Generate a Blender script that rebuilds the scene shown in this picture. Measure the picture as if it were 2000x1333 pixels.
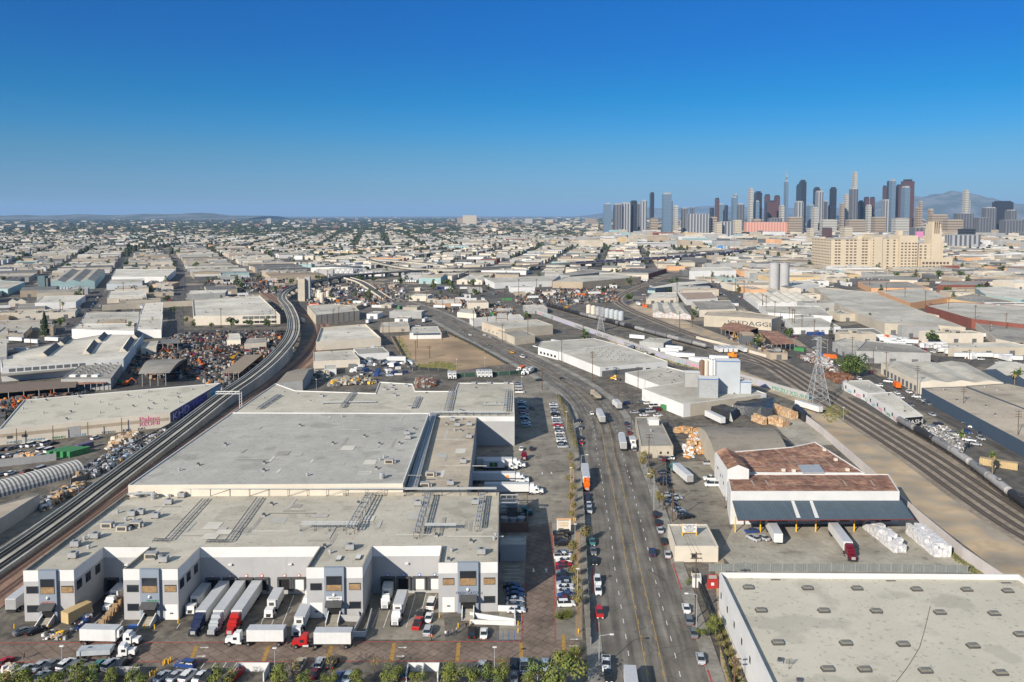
import bpy, bmesh, math, random
import numpy as np
from mathutils import Vector
R = math.radians
rnd = random.Random(7)
scene = bpy.context.scene
for o in list(bpy.data.objects): bpy.data.objects.remove(o)

# ---------------- camera ----------------
H = 100.5; FPX = 1556.0; PITCH = R(3.5)
CYP = 420.0 + FPX * math.tan(PITCH)          # row of the principal point (photo 2000 x 1333)
cam_d = bpy.data.cameras.new('camera'); cam = bpy.data.objects.new('camera', cam_d)
scene.collection.objects.link(cam); scene.camera = cam
cam.location = (0, 0, H); cam.rotation_euler = (math.pi / 2 - PITCH, 0, 0)
cam_d.sensor_width = 36.0; cam_d.lens = 36.0 * FPX / 2000.0
cam_d.shift_y = -(666.5 - CYP) / 2000.0
cam_d.clip_start = 1.0; cam_d.clip_end = 120000.0
scene.render.resolution_x = 1024; scene.render.resolution_y = 682

# ---------------- world, sun, exposure ----------------
SUN_EL, SUN_AZ = R(26.0), R(37.0)            # shadows run away from the camera and to the right
world = bpy.data.worlds.new('World'); scene.world = world; world.use_nodes = True
nt = world.node_tree; nt.nodes.clear()
out = nt.nodes.new('ShaderNodeOutputWorld'); bg = nt.nodes.new('ShaderNodeBackground')
sky = nt.nodes.new('ShaderNodeTexSky'); sky.sky_type = 'NISHITA'; sky.sun_disc = False
sky.sun_elevation = SUN_EL; sky.sun_rotation = math.pi + SUN_AZ
sky.altitude = 100; sky.air_density = 1.0; sky.dust_density = 0.0; sky.ozone_density = 4.0
tc = nt.nodes.new('ShaderNodeTexCoord'); sp = nt.nodes.new('ShaderNodeSeparateXYZ')
nt.links.new(tc.outputs['Generated'], sp.inputs[0])
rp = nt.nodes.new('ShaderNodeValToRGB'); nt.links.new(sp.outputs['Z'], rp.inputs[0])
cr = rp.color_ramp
for i_, (p_, c_) in enumerate([(0.0, (0.1233, 0.2213, 0.3412)), (0.045, (0.1289, 0.2506, 0.3972)), (0.077, (0.0981, 0.2602, 0.3908)), (0.102, (0.0531, 0.2596, 0.4265)), (0.14, (0.0104, 0.2442, 0.4212)), (0.2, (0.0083, 0.2147, 0.4462)), (0.27, (0.008, 0.2229, 0.4745)), (0.36, (0.3, 0.45, 0.65)), (0.55, (1.9, 1.35, 0.92)), (1.0, (2.4, 1.6, 0.98))]):  # top stops, above the view, are brightened and warmed as added ambient fill
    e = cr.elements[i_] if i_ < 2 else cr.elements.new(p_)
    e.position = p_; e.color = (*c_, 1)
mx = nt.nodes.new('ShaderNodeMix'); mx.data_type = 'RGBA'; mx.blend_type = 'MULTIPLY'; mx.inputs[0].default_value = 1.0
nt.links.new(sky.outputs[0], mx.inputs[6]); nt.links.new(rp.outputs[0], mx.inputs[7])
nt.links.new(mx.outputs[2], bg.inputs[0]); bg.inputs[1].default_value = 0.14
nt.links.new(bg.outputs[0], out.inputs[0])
sun_d = bpy.data.lights.new('sun', 'SUN'); sun_d.energy = 4.9; sun_d.angle = R(0.5); sun_d.color = (1.0, 0.915, 0.785)
sun = bpy.data.objects.new('sun', sun_d); scene.collection.objects.link(sun)
sdir = Vector((math.sin(SUN_AZ) * math.cos(SUN_EL), math.cos(SUN_AZ) * math.cos(SUN_EL), -math.sin(SUN_EL)))
sun.rotation_euler = sdir.to_track_quat('-Z', 'Y').to_euler()
vs = scene.view_settings; scene.display_settings.display_device = 'sRGB'
vs.view_transform = 'Standard'; vs.look = 'None'; vs.exposure = 0.52; vs.gamma = 1.0
cy = scene.cycles; cy.max_bounces = 4; cy.diffuse_bounces = 2; cy.glossy_bounces = 2; cy.transmission_bounces = 2
cy.volume_bounces = 0; cy.transparent_max_bounces = 4; cy.caustics_reflective = False; cy.caustics_refractive = False
cy.sample_clamp_indirect = 3.0

# ---------------- projection helper: photo pixel -> point at height z ----------------
cp, spn = math.cos(PITCH), math.sin(PITCH)
def G(x, y, z=0.0):
    u = (x - 1000.0) / FPX; v = (CYP - y) / FPX
    dz = -spn + v * cp; t = (z - H) / dz
    return Vector((u * t, (cp + v * spn) * t, z))
def PX(p):
    x, y, z = p[0], p[1], p[2] - H
    zc = y * cp - z * spn; yc = y * spn + z * cp
    return (1000 + FPX * x / zc, CYP - FPX * yc / zc)
def lin(h):
    h = h.lstrip('#'); c = [int(h[i:i+2], 16) / 255 for i in (0, 2, 4)]
    return tuple(a / 12.92 if a <= .04045 else ((a + .055) / 1.055) ** 2.4 for a in c)

# ---------------- materials ----------------
_M = {}
def mat(name, color, rough=0.85, var=0.12, scale=0.25, big=0.0, seams=None, metal=0.0, spec=0.3, bump=0.0, tint=None, coord='pos', specks=None):
    """flat paint broken up by two scales of noise; seams=(length, width, darkness) adds sheet joints"""
    if name in _M: return _M[name]
    if isinstance(color, str): color = lin(color)
    m = bpy.data.materials.new(name); m.use_nodes = True; n = m.node_tree.nodes; L = m.node_tree.links
    b = n['Principled BSDF']; b.inputs['Roughness'].default_value = rough; b.inputs['Metallic'].default_value = metal
    b.inputs['Specular IOR Level'].default_value = spec
    b.inputs['Base Color'].default_value = (*color, 1)
    _M[name] = m
    if var <= 0 and not seams: return m
    if coord == 'pos': src = n.new('ShaderNodeNewGeometry').outputs['Position']
    else: src = n.new('ShaderNodeTexCoord').outputs[coord]
    nz = n.new('ShaderNodeTexNoise'); nz.inputs['Scale'].default_value = scale; nz.inputs['Detail'].default_value = 5; nz.inputs['Roughness'].default_value = .65
    L.new(src, nz.inputs[0])
    mr = n.new('ShaderNodeMapRange'); mr.inputs[1].default_value = .3; mr.inputs[2].default_value = .7
    mr.inputs[3].default_value = 1 - var; mr.inputs[4].default_value = 1 + var; L.new(nz.outputs[0], mr.inputs[0])
    fac = mr.outputs[0]
    if big > 0:
        n2 = n.new('ShaderNodeTexNoise'); n2.inputs['Scale'].default_value = scale * .16; n2.inputs['Detail'].default_value = 3; L.new(src, n2.inputs[0])
        m2 = n.new('ShaderNodeMapRange'); m2.inputs[1].default_value = .35; m2.inputs[2].default_value = .62
        m2.inputs[3].default_value = 1 - big; m2.inputs[4].default_value = 1 + big * .4; L.new(n2.outputs[0], m2.inputs[0])
        mu = n.new('ShaderNodeMath'); mu.operation = 'MULTIPLY'; L.new(fac, mu.inputs[0]); L.new(m2.outputs[0], mu.inputs[1]); fac = mu.outputs[0]
    if seams:
        br = n.new('ShaderNodeTexBrick'); br.inputs['Scale'].default_value = 1.0
        br.inputs['Brick Width'].default_value = seams[0]; br.inputs['Row Height'].default_value = seams[1]
        br.inputs['Mortar Size'].default_value = seams[3] if len(seams) > 3 else .06; br.inputs['Mortar Smooth'].default_value = .6
        br.inputs['Color1'].default_value = (1, 1, 1, 1); d = 1 - seams[2] * .35; br.inputs['Color2'].default_value = (d, d, d, 1)
        k = 1 - seams[2]; br.inputs['Mortar'].default_value = (k, k, k, 1)
        mp = n.new('ShaderNodeMapping'); L.new(src, mp.inputs[0]); L.new(mp.outputs[0], br.inputs[0])
        if len(seams) > 4: mp.inputs['Rotation'].default_value = (0, 0, seams[4])
        bw = n.new('ShaderNodeRGBToBW'); L.new(br.outputs[0], bw.inputs[0])
        mu = n.new('ShaderNodeMath'); mu.operation = 'MULTIPLY'; L.new(fac, mu.inputs[0]); L.new(bw.outputs[0], mu.inputs[1]); fac = mu.outputs[0]
    if specks:
        for sc_, th_, dk_ in specks:
            n4 = n.new('ShaderNodeTexNoise'); n4.inputs['Scale'].default_value = sc_; n4.inputs['Detail'].default_value = 3; L.new(src, n4.inputs[0])
            m4 = n.new('ShaderNodeMapRange'); m4.inputs[1].default_value = th_; m4.inputs[2].default_value = th_ + .06; m4.inputs[3].default_value = 1; m4.inputs[4].default_value = 1 - dk_; L.new(n4.outputs[0], m4.inputs[0])
            mu = n.new('ShaderNodeMath'); mu.operation = 'MULTIPLY'; L.new(fac, mu.inputs[0]); L.new(m4.outputs[0], mu.inputs[1]); fac = mu.outputs[0]
    vm = n.new('ShaderNodeVectorMath'); vm.operation = 'SCALE'; L.new(fac, vm.inputs['Scale'])
    if tint:
        if isinstance(tint, str): tint = lin(tint)
        mc = n.new('ShaderNodeMix'); mc.data_type = 'RGBA'; mc.inputs[6].default_value = (*color, 1); mc.inputs[7].default_value = (*tint, 1)
        n3 = n.new('ShaderNodeTexNoise'); n3.inputs['Scale'].default_value = scale * .5; n3.inputs['Detail'].default_value = 4; L.new(src, n3.inputs[0])
        m3 = n.new('ShaderNodeMapRange'); m3.inputs[1].default_value = .42; m3.inputs[2].default_value = .6; L.new(n3.outputs[0], m3.inputs[0])
        L.new(m3.outputs[0], mc.inputs[0]); L.new(mc.outputs[2], vm.inputs[0])
    else: vm.inputs[0].default_value = color
    L.new(vm.outputs[0], b.inputs['Base Color'])
    if bump > 0:
        bp = n.new('ShaderNodeBump'); bp.inputs['Strength'].default_value = bump; bp.inputs['Distance'].default_value = .3
        L.new(nz.outputs[0], bp.inputs['Height']); L.new(bp.outputs[0], b.inputs['Normal'])
    return m

# ---------------- mesh builder ----------------
class MB:
    def __init__(s): s.v = []; s.f = []; s.m = []; s.mats = []; s.sm = []
    def mi(s, m):
        if m not in s.mats: s.mats.append(m)
        return s.mats.index(m)
    def face(s, pts, m, sm=False):
        i = len(s.v); s.v.extend([tuple(p) for p in pts]); s.f.append(tuple(range(i, i + len(pts)))); s.m.append(s.mi(m)); s.sm.append(sm)
    def prism(s, poly, z0, z1, m, mtop=None, bottom=False, top=True):
        P = [(p[0], p[1]) for p in poly]; n = len(P)
        a = sum(P[i][0] * P[(i+1) % n][1] - P[(i+1) % n][0] * P[i][1] for i in range(n))
        if a < 0: P = P[::-1]
        for i in range(n):
            p, q = P[i], P[(i+1) % n]
            s.face([(p[0], p[1], z0), (q[0], q[1], z0), (q[0], q[1], z1), (p[0], p[1], z1)], m)
        if top: s.face([(p[0], p[1], z1) for p in P], mtop or m)
        if bottom: s.face([(p[0], p[1], z0) for p in P[::-1]], m)
    def box(s, c, sz, m, rz=0.0, mtop=None, taper=1.0):
        """c = centre of the base, sz = full size"""
        ca, sa = math.cos(rz), math.sin(rz); hx, hy = sz[0] / 2, sz[1] / 2
        def q(x, y, z): return (c[0] + x * ca - y * sa, c[1] + x * sa + y * ca, c[2] + z)
        b = [q(-hx, -hy, 0), q(hx, -hy, 0), q(hx, hy, 0), q(-hx, hy, 0)]
        t = [q(-hx * taper, -hy * taper, sz[2]), q(hx * taper, -hy * taper, sz[2]), q(hx * taper, hy * taper, sz[2]), q(-hx * taper, hy * taper, sz[2])]
        for i in range(4):
            j = (i + 1) % 4; s.face([b[i], b[j], t[j], t[i]], m)
        s.face(t, mtop or m); s.face(b[::-1], m)
    def tube(s, a, b, r, m, n=6, r2=None, caps=True):
        a = Vector(a); b = Vector(b); d = b - a; L = d.length
        if L < 1e-6: return
        d /= L; u = d.orthogonal().normalized(); w = d.cross(u); r2 = r if r2 is None else r2
        A = [a + (u * math.cos(t) + w * math.sin(t)) * r for t in [2 * math.pi * i / n for i in range(n)]]
        B = [b + (u * math.cos(t) + w * math.sin(t)) * r2 for t in [2 * math.pi * i / n for i in range(n)]]
        for i in range(n):
            j = (i + 1) % n; s.face([A[i], A[j], B[j], B[i]], m, n > 6)
        if caps: s.face(B, m); s.face(A[::-1], m)
    def strip(s, a, b, w, h, m):
        """square bar from a to b"""
        s.tube(a, b, max(w, h) * .7, m, 4)
    def build(s, name, parent=None, loc=None, rz=0.0):
        me = bpy.data.meshes.new(name)
        me.from_pydata(s.v, [], s.f)
        for m in s.mats: me.materials.append(m)
        me.polygons.foreach_set('material_index', s.m)
        me.polygons.foreach_set('use_smooth', s.sm)
        me.update()
        o = bpy.data.objects.new(name, me); scene.collection.objects.link(o)
        if parent: o.parent = parent
        if loc is not None: o.location = loc
        o.rotation_euler.z = rz
        return o
    def merge(s, other):
        i = len(s.v); s.v.extend(other.v)
        s.f.extend([tuple(k + i for k in f) for f in other.f]); s.m.extend([s.mi(other.mats[k]) for k in other.m]); s.sm.extend(other.sm)

THINGS = []
def tag(o, label, cat, group=None):
    o['label'] = label; o['category'] = cat
    if group: o['group'] = group
    THINGS.append(o); return o
def thing(name, label, cat, loc=(0, 0, 0), rz=0.0, group=None):
    o = bpy.data.objects.new(name, None); scene.collection.objects.link(o); o.empty_display_size = 1
    o.location = loc; o.rotation_euler.z = rz
    return tag(o, label, cat, group)
def struct(o, kind='structure'): o['kind'] = kind; return o
def inst(name, me, parent=None, loc=(0, 0, 0), rz=0.0, sc=None):
    o = bpy.data.objects.new(name, me); scene.collection.objects.link(o)
    if parent: o.parent = parent
    o.location = loc; o.rotation_euler.z = rz
    if sc: o.scale = sc
    return o
def mesh_of(mb, name):
    o = mb.build(name); me = o.data; bpy.data.objects.remove(o); return me

# occupancy raster (5 m cells) so that generated blocks keep clear of what is placed by hand
OX, OY, OC = -2600, 100, 5.0
OCC = np.zeros((int(5600 / OC), int(4600 / OC)), bool); OCY = OCC.copy()   # OCY: yards, free for small things only
def inpoly(X, Y, P):
    r = np.zeros(X.shape, bool); n = len(P)
    for i in range(n):
        x1, y1 = P[i][0], P[i][1]; x2, y2 = P[(i+1) % n][0], P[(i+1) % n][1]
        if y1 == y2: continue
        c = ((Y < y1) != (Y < y2)) & (X < (x2 - x1) * (Y - y1) / (y2 - y1) + x1); r ^= c
    return r
def cells(P, grow=0):
    xs = [p[0] for p in P]; ys = [p[1] for p in P]
    i0 = max(0, int((min(xs) - OX) / OC) - grow); i1 = min(OCC.shape[0], int((max(xs) - OX) / OC) + 2 + grow)
    j0 = max(0, int((min(ys) - OY) / OC) - grow); j1 = min(OCC.shape[1], int((max(ys) - OY) / OC) + 2 + grow)
    if i1 <= i0 or j1 <= j0: return None
    X, Y = np.meshgrid(OX + (np.arange(i0, i1) + .5) * OC, OY + (np.arange(j0, j1) + .5) * OC, indexing='ij')
    m = inpoly(X, Y, P)
    return i0, i1, j0, j1, m
def mark(P, yard=False):
    c = cells(P)
    if c and yard: OCY[c[0]:c[1], c[2]:c[3]] |= c[4]
    elif c: OCC[c[0]:c[1], c[2]:c[3]] |= c[4]
def taken(P, small=False):
    c = cells(P)
    if not c: return 0.0
    n = c[4].sum()
    O = OCC[c[0]:c[1], c[2]:c[3]]
    if not small: O = O | OCY[c[0]:c[1], c[2]:c[3]]
    return (O & c[4]).sum() / max(1, n)

def inset(P, d):
    n = len(P); a = sum(P[i][0] * P[(i+1) % n][1] - P[(i+1) % n][0] * P[i][1] for i in range(n)); sg = 1 if a > 0 else -1
    r = []
    for i in range(n):
        p0, p1, p2 = Vector(P[i-1][:2]), Vector(P[i][:2]), Vector(P[(i+1) % n][:2])
        e1 = (p1 - p0).normalized(); e2 = (p2 - p1).normalized()
        n1 = Vector((-e1.y, e1.x)) * sg; n2 = Vector((-e2.y, e2.x)) * sg
        k = (n1 + n2); l = k.length
        if l < .3: r.append(p1 + n1 * d); continue
        k /= l; r.append(p1 + k * min(d / max(.35, k.dot(n1)), d * 2))
    return r

def smooth_path(pts, step=6.0):
    """Catmull-Rom through 3-D points"""
    P = [Vector(p) for p in pts]; P = [P[0] * 2 - P[1]] + P + [P[-1] * 2 - P[-2]]
    r = []
    for i in range(1, len(P) - 2):
        a, b, c, d = P[i-1], P[i], P[i+1], P[i+2]; n = max(1, int((c - b).length / step))
        for k in range(n):
            t = k / n
            r.append(.5 * ((2 * b) + (c - a) * t + (2 * a - 5 * b + 4 * c - d) * t * t + (3 * b - a - 3 * c + d) * t ** 3))
    r.append(P[-2]); return r
def normals(path):
    r = []
    for i in range(len(path)):
        d = path[min(i+1, len(path)-1)] - path[max(i-1, 0)]; d.z = 0; d.normalize()
        r.append(Vector((d.y, -d.x, 0)))       # to the right of travel
    return r
def ribbon(mb, path, o1, o2, dz, m, nr=None):
    nr = nr or normals(path)
    for i in range(len(path) - 1):
        a, b = path[i], path[i+1]
        mb.face([a + nr[i] * o1 + Vector((0, 0, dz)), a + nr[i] * o2 + Vector((0, 0, dz)), b + nr[i+1] * o2 + Vector((0, 0, dz)), b + nr[i+1] * o1 + Vector((0, 0, dz))][::-1] if o1 > o2 else
                [a + nr[i] * o1 + Vector((0, 0, dz)), a + nr[i] * o2 + Vector((0, 0, dz)), b + nr[i+1] * o2 + Vector((0, 0, dz)), b + nr[i+1] * o1 + Vector((0, 0, dz))], m)
def wallrib(mb, path, o, w, z0, z1, m, nr=None, m2=None):
    """upright band of thickness w, centred on offset o; z0/z1 relative to the path (z0=None: down to the ground)"""
    nr = nr or normals(path)
    for i in range(len(path) - 1):
        q = []
        for k in (i, i + 1):
            p = path[k]; a = p + nr[k] * (o - w / 2); b = p + nr[k] * (o + w / 2)
            lo = 0.0 if z0 is None else p.z + z0; hi = p.z + z1
            q.append((Vector((a.x, a.y, lo)), Vector((a.x, a.y, hi)), Vector((b.x, b.y, lo)), Vector((b.x, b.y, hi))))
        s, t = q
        mb.face([s[0], s[1], t[1], t[0]], m); mb.face([s[3], s[2], t[2], t[3]], m2 or m); mb.face([s[1], s[3], t[3], t[1]], m2 or m)
        if i == 0: mb.face([s[0], s[2], s[3], s[1]], m)
        if i == len(path) - 2: mb.face([t[0], t[1], t[3], t[2]], m)
def PP(pts, z=0.0): return [G(p[0], p[1], (p[2] if len(p) > 2 else z)) for p in pts]
_TC = {}
def text(parent, name, s, size, loc, rot, m, ext=0.03, align='CENTER', sx=1.0):
    cu = bpy.data.curves.new(name, 'FONT'); cu.body = s; cu.size = size; cu.extrude = ext; cu.align_x = align; cu.resolution_u = 2
    o = bpy.data.objects.new(name, cu); scene.collection.objects.link(o)
    bpy.context.view_layer.update()
    me = bpy.data.meshes.new_from_object(o.evaluated_get(bpy.context.evaluated_depsgraph_get()))
    bpy.data.objects.remove(o); me.materials.clear(); me.materials.append(m)
    q = bpy.data.objects.new(name, me); scene.collection.objects.link(q)
    if parent: q.parent = parent
    q.location = loc; q.rotation_euler = rot; q.scale = (sx, 1, 1)
    return q
# ---------------- shared materials ----------------
M_asph = mat('asphalt_yard', (.115, .103, .088), .9, .28, .5, .35, tint=(.155, .135, .108), specks=[(.18, .60, .35), (1.1, .66, .3)])
M_asph2 = mat('asphalt_dark', (.07, .064, .058), .9, .22, .4, .3)
M_conc = mat('concrete_yard', (.24, .215, .175), .9, .22, .35, .3, seams=(9, 9, .3), specks=[(.22, .58, .3), (1.2, .64, .3)])
M_conc2 = mat('concrete_pale', (.34, .31, .255), .9, .15, .6, .25, seams=(5, 5, .2), specks=[(.2, .6, .3), (1.0, .66, .3)])
M_walk = mat('sidewalk_concrete', (.26, .245, .215), .9, .2, .8, .3, seams=(3, 1.5, .25))
M_dirt = mat('dry_dirt', (.38, .265, .165), .95, .2, .12, .3, tint=(.30, .22, .135))
M_dirt2 = mat('pale_dirt', (.45, .34, .22), .95, .18, .2, .2, tint=(.29, .25, .195))
M_ball = mat('ballast', (.26, .215, .165), .95, .3, .5, .25)
M_ballb = mat('ballast_brown', (.25, .155, .11), .95, .3, .5, .2)
M_rail = mat('rail_steel', (.045, .038, .034), .6, .2, .5)
M_tie = mat('tie_strip', (.10, .08, .064), .95, .35, 1.5)
M_tieb = mat('tie_strip_brown', (.14, .085, .062), .95, .3, 1.5)
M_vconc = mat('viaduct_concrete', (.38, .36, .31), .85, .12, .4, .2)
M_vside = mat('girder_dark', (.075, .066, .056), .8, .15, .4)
M_vwhite = mat('viaduct_parapet', (.44, .43, .40), .85, .12, .4, .2)
M_line = mat('paint_white', (.62, .62, .6), .7, .2, 1.5)
M_yel = mat('paint_yellow', (.42, .27, .08), .7, .25, 1.0)
M_redp = mat('paint_red', (.33, .07, .06), .8, .3, 1.0)
M_grey = mat('metal_grey', (.30, .30, .30), .5, .1, .8)
M_dgrey = mat('metal_dark', (.07, .07, .07), .6, .15, .8)
M_black = mat('black_void', (.012, .012, .013), .8, 0)
M_glass = mat('dark_glass', (.02, .024, .03), .12, 0, spec=.5)
M_white = mat('white_paint', (.62, .61, .59), .7, .06, .3, .06)
M_galv = mat('galvanised', (.40, .41, .41), .45, .12, 1.0, metal=.3)
M_yelp = mat('bollard_yellow', (.72, .42, .03), .6, .1, 1)
M_wood = mat('pole_wood', (.11, .07, .045), .9, .2, 2)
M_orange = mat('orange_paint', (.75, .25, .03), .5, .05, 1)

# brick lane: dark mauve paving crossed by slanting tar lines
def brick_lane():
    m = mat('brick_lane', (.20, .15, .118), .9, .22, .8, .3, seams=(2.6, 2.6, .5, .13, R(38)))
    return m
M_brick = brick_lane()

def road_mat(name, col, lanes):
    m = bpy.data.materials.new(name); m.use_nodes = True; n = m.node_tree.nodes; L = m.node_tree.links
    b = n['Principled BSDF']; b.inputs['Roughness'].default_value = .88; b.inputs['Specular IOR Level'].default_value = .25
    g = n.new('ShaderNodeUVMap'); g.uv_map = 'UVMap'; s = n.new('ShaderNodeSeparateXYZ'); L.new(g.outputs[0], s.inputs[0])
    mp = n.new('ShaderNodeMapping'); mp.inputs['Scale'].default_value = (.55, .035, 1); L.new(g.outputs[0], mp.inputs[0])
    nz = n.new('ShaderNodeTexNoise'); nz.inputs['Scale'].default_value = 1; nz.inputs['Detail'].default_value = 5; L.new(mp.outputs[0], nz.inputs[0])
    mr = n.new('ShaderNodeMapRange'); mr.inputs[1].default_value = .3; mr.inputs[2].default_value = .7; mr.inputs[3].default_value = .55; mr.inputs[4].default_value = 1.32; L.new(nz.outputs[0], mr.inputs[0])
    geo = n.new('ShaderNodeNewGeometry'); n2 = n.new('ShaderNodeTexNoise'); n2.inputs['Scale'].default_value = .12; n2.inputs['Detail'].default_value = 6; L.new(geo.outputs['Position'], n2.inputs[0])
    m2 = n.new('ShaderNodeMapRange'); m2.inputs[1].default_value = .35; m2.inputs[2].default_value = .65; m2.inputs[3].default_value = .8; m2.inputs[4].default_value = 1.18; L.new(n2.outputs[0], m2.inputs[0])
    vr = n.new('ShaderNodeTexVoronoi'); vr.feature = 'DISTANCE_TO_EDGE'; vr.inputs['Scale'].default_value = .16; L.new(geo.outputs['Position'], vr.inputs[0])
    # wheel paths: darker towards the middle of each lane
    a = n.new('ShaderNodeMath'); a.operation = 'MULTIPLY'; a.inputs[1].default_value = lanes; L.new(s.outputs[0], a.inputs[0])
    si = n.new('ShaderNodeMath'); si.operation = 'SINE'; L.new(a.outputs[0], si.inputs[0])
    m3 = n.new('ShaderNodeMapRange'); m3.inputs[1].default_value = -1; m3.inputs[2].default_value = 1; m3.inputs[3].default_value = .9; m3.inputs[4].default_value = 1.08; L.new(si.outputs[0], m3.inputs[0])
    p1 = n.new('ShaderNodeMath'); p1.operation = 'MULTIPLY'; L.new(mr.outputs[0], p1.inputs[0]); L.new(m2.outputs[0], p1.inputs[1])
    mv = n.new('ShaderNodeMapRange'); mv.inputs[1].default_value = .0; mv.inputs[2].default_value = .018; mv.inputs[3].default_value = .62; mv.inputs[4].default_value = 1; L.new(vr.outputs['Distance'], mv.inputs[0])
    p3 = n.new('ShaderNodeMath'); p3.operation = 'MULTIPLY'; L.new(m3.outputs[0], p3.inputs[0]); L.new(mv.outputs[0], p3.inputs[1])
    p2 = n.new('ShaderNodeMath'); p2.operation = 'MULTIPLY'; L.new(p1.outputs[0], p2.inputs[0]); L.new(p3.outputs[0], p2.inputs[1])
    v = n.new('ShaderNodeVectorMath'); v.operation = 'SCALE'; v.inputs[0].default_value = col; L.new(p2.outputs[0], v.inputs['Scale']); L.new(v.outputs[0], b.inputs['Base Color'])
    return m
M_road = road_mat('road_asphalt', (.155, .14, .12), 1.75)
M_road2 = road_mat('side_street_asphalt', (.10, .092, .084), 1.9)

def uvribbon(name, path, w, z, m):
    nr = normals(path); mb = MB(); uv = []; s = 0
    for i in range(len(path) - 1):
        a, b = path[i], path[i+1]; l = (b - a).length
        mb.face([a - nr[i] * w / 2 + Vector((0, 0, z)), a + nr[i] * w / 2 + Vector((0, 0, z)), b + nr[i+1] * w / 2 + Vector((0, 0, z)), b - nr[i+1] * w / 2 + Vector((0, 0, z))], m)
        uv += [(-w/2, s), (w/2, s), (w/2, s + l), (-w/2, s + l)]; s += l
    o = mb.build(name); ul = o.data.uv_layers.new(name='UVMap')
    for i, c in enumerate(uv): ul.data[i].uv = c
    P = [p - n * w / 2 for p, n in zip(path, nr)] + [p + n * w / 2 for p, n in zip(path, nr)][::-1]
    mark(P)
    return struct(o)

# ---------------- ground ----------------
def ground_mat():
    m = bpy.data.materials.new('city_ground'); m.use_nodes = True; n = m.node_tree.nodes; L = m.node_tree.links
    b = n['Principled BSDF']; b.inputs['Roughness'].default_value = .95
    g = n.new('ShaderNodeNewGeometry'); vo = n.new('ShaderNodeTexVoronoi'); vo.inputs['Scale'].default_value = .035; L.new(g.outputs['Position'], vo.inputs[0])
    r = n.new('ShaderNodeValToRGB'); r.color_ramp.interpolation = 'CONSTANT'; e = r.color_ramp.elements
    e[0].position = 0; e[0].color = (.075, .068, .058, 1); e[1].position = .35; e[1].color = (.115, .10, .083, 1)
    for p, c in ((.55, (.18, .155, .12, 1)), (.72, (.085, .077, .066, 1)), (.86, (.27, .215, .15, 1))):
        k = e.new(p); k.color = c
    s = n.new('ShaderNodeSeparateColor'); L.new(vo.outputs['Color'], s.inputs[0]); L.new(s.outputs[0], r.inputs[0])
    nz = n.new('ShaderNodeTexNoise'); nz.inputs['Scale'].default_value = .3; nz.inputs['Detail'].default_value = 6; L.new(g.outputs['Position'], nz.inputs[0])
    mr = n.new('ShaderNodeMapRange'); mr.inputs[1].default_value = .3; mr.inputs[2].default_value = .7; mr.inputs[3].default_value = .6; mr.inputs[4].default_value = 1.35; L.new(nz.outputs[0], mr.inputs[0])
    v = n.new('ShaderNodeVectorMath'); v.operation = 'SCALE'; L.new(r.outputs[0], v.inputs[0]); L.new(mr.outputs[0], v.inputs['Scale']); L.new(v.outputs[0], b.inputs['Base Color'])
    return m
M_ground = ground_mat()
mb = MB(); gx = [-50000, -8000, -3000, -1000, 0, 1000, 3000, 8000, 50000]; gy = [-2000, 0, 500, 1500, 4000, 9000, 20000, 60000]
for i in range(len(gx) - 1):
    for j in range(len(gy) - 1): mb.face([(gx[i], gy[j], -.03), (gx[i+1], gy[j], -.03), (gx[i+1], gy[j+1], -.03), (gx[i], gy[j+1], -.03)], M_ground)
struct(mb.build('ground'))

_zl = [0.004]
def sheet(name, px, m, world=False, mk=True, z=None):
    P = px if world else PP(px)
    if z is None: _zl[0] += 0.004; z = _zl[0]
    mb = MB(); a = sum(P[i][0] * P[(i+1) % len(P)][1] - P[(i+1) % len(P)][0] * P[i][1] for i in range(len(P)))
    if a < 0: P = P[::-1]
    mb.face([(p[0], p[1], z) for p in P], m)
    if mk: mark(P, True)
    return struct(mb.build(name))
# yards of the near plots
sheet('yard_ground', [(-500, 1500), (-60, 740), (300, 640), (640, 600), (760, 590), (1000, 700), (1150, 840), (1160, 1500)], M_asph)
sheet('yard_ground', [(1150, 1500), (1150, 850), (1040, 700), (800, 586), (1210, 580), (1400, 660), (1640, 800), (1960, 1130), (2300, 1500)], M_asph)
sheet('yard_ground', [(-700, 1100), (-200, 1130), (110, 1010), (325, 850), (430, 775), (-100, 880), (-600, 960)], M_conc)
sheet('front_apron', [(-250, 1256), (40, 1218), (500, 1140), (1000, 1140), (1140, 1190), (1140, 1256)], M_asph)
sheet('truck_court', [(130, 1222), (205, 1120), (290, 1120), (245, 1222)], M_asph2)
sheet('truck_court', [(350, 1235), (392, 1120), (625, 1120), (590, 1235)], M_asph)
sheet('truck_court', [(715, 1250), (728, 1125), (862, 1120), (870, 1250)], M_conc)
sheet('east_yard', [(935, 965), (925, 870), (1000, 870), (1000, 745), (1035, 724), (1062, 742), (1095, 768), (1118, 800), (1132, 905), (1136, 1040), (1138, 1250), (975, 1250), (975, 965)], M_conc)
sheet('brick_lane', [(1018, 1256), (1024, 1140), (1031, 1030), (1078, 1020), (1083, 1140), (1086, 1256)], M_brick)
sheet('brick_lane', [(-320, 1258), (1090, 1254), (1132, 1252), (1136, 1290), (-380, 1296)], M_brick)
sheet('parking_lot', [(-420, 1297), (1136, 1292), (1142, 1480), (-600, 1480)], M_asph)
sheet('planting_strip', [(1124, 1040), (1133, 1040), (1137, 1245), (1124, 1245)], M_dirt)
sheet('planting_strip', [(1112, 900), (1120, 900), (1124, 1035), (1113, 1035)], M_dirt)
sheet('red_roof_yard', [(1430, 1020), (1800, 1015), (1860, 1085), (1900, 1120), (1440, 1118), (1400, 1075)], M_conc2)
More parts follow.
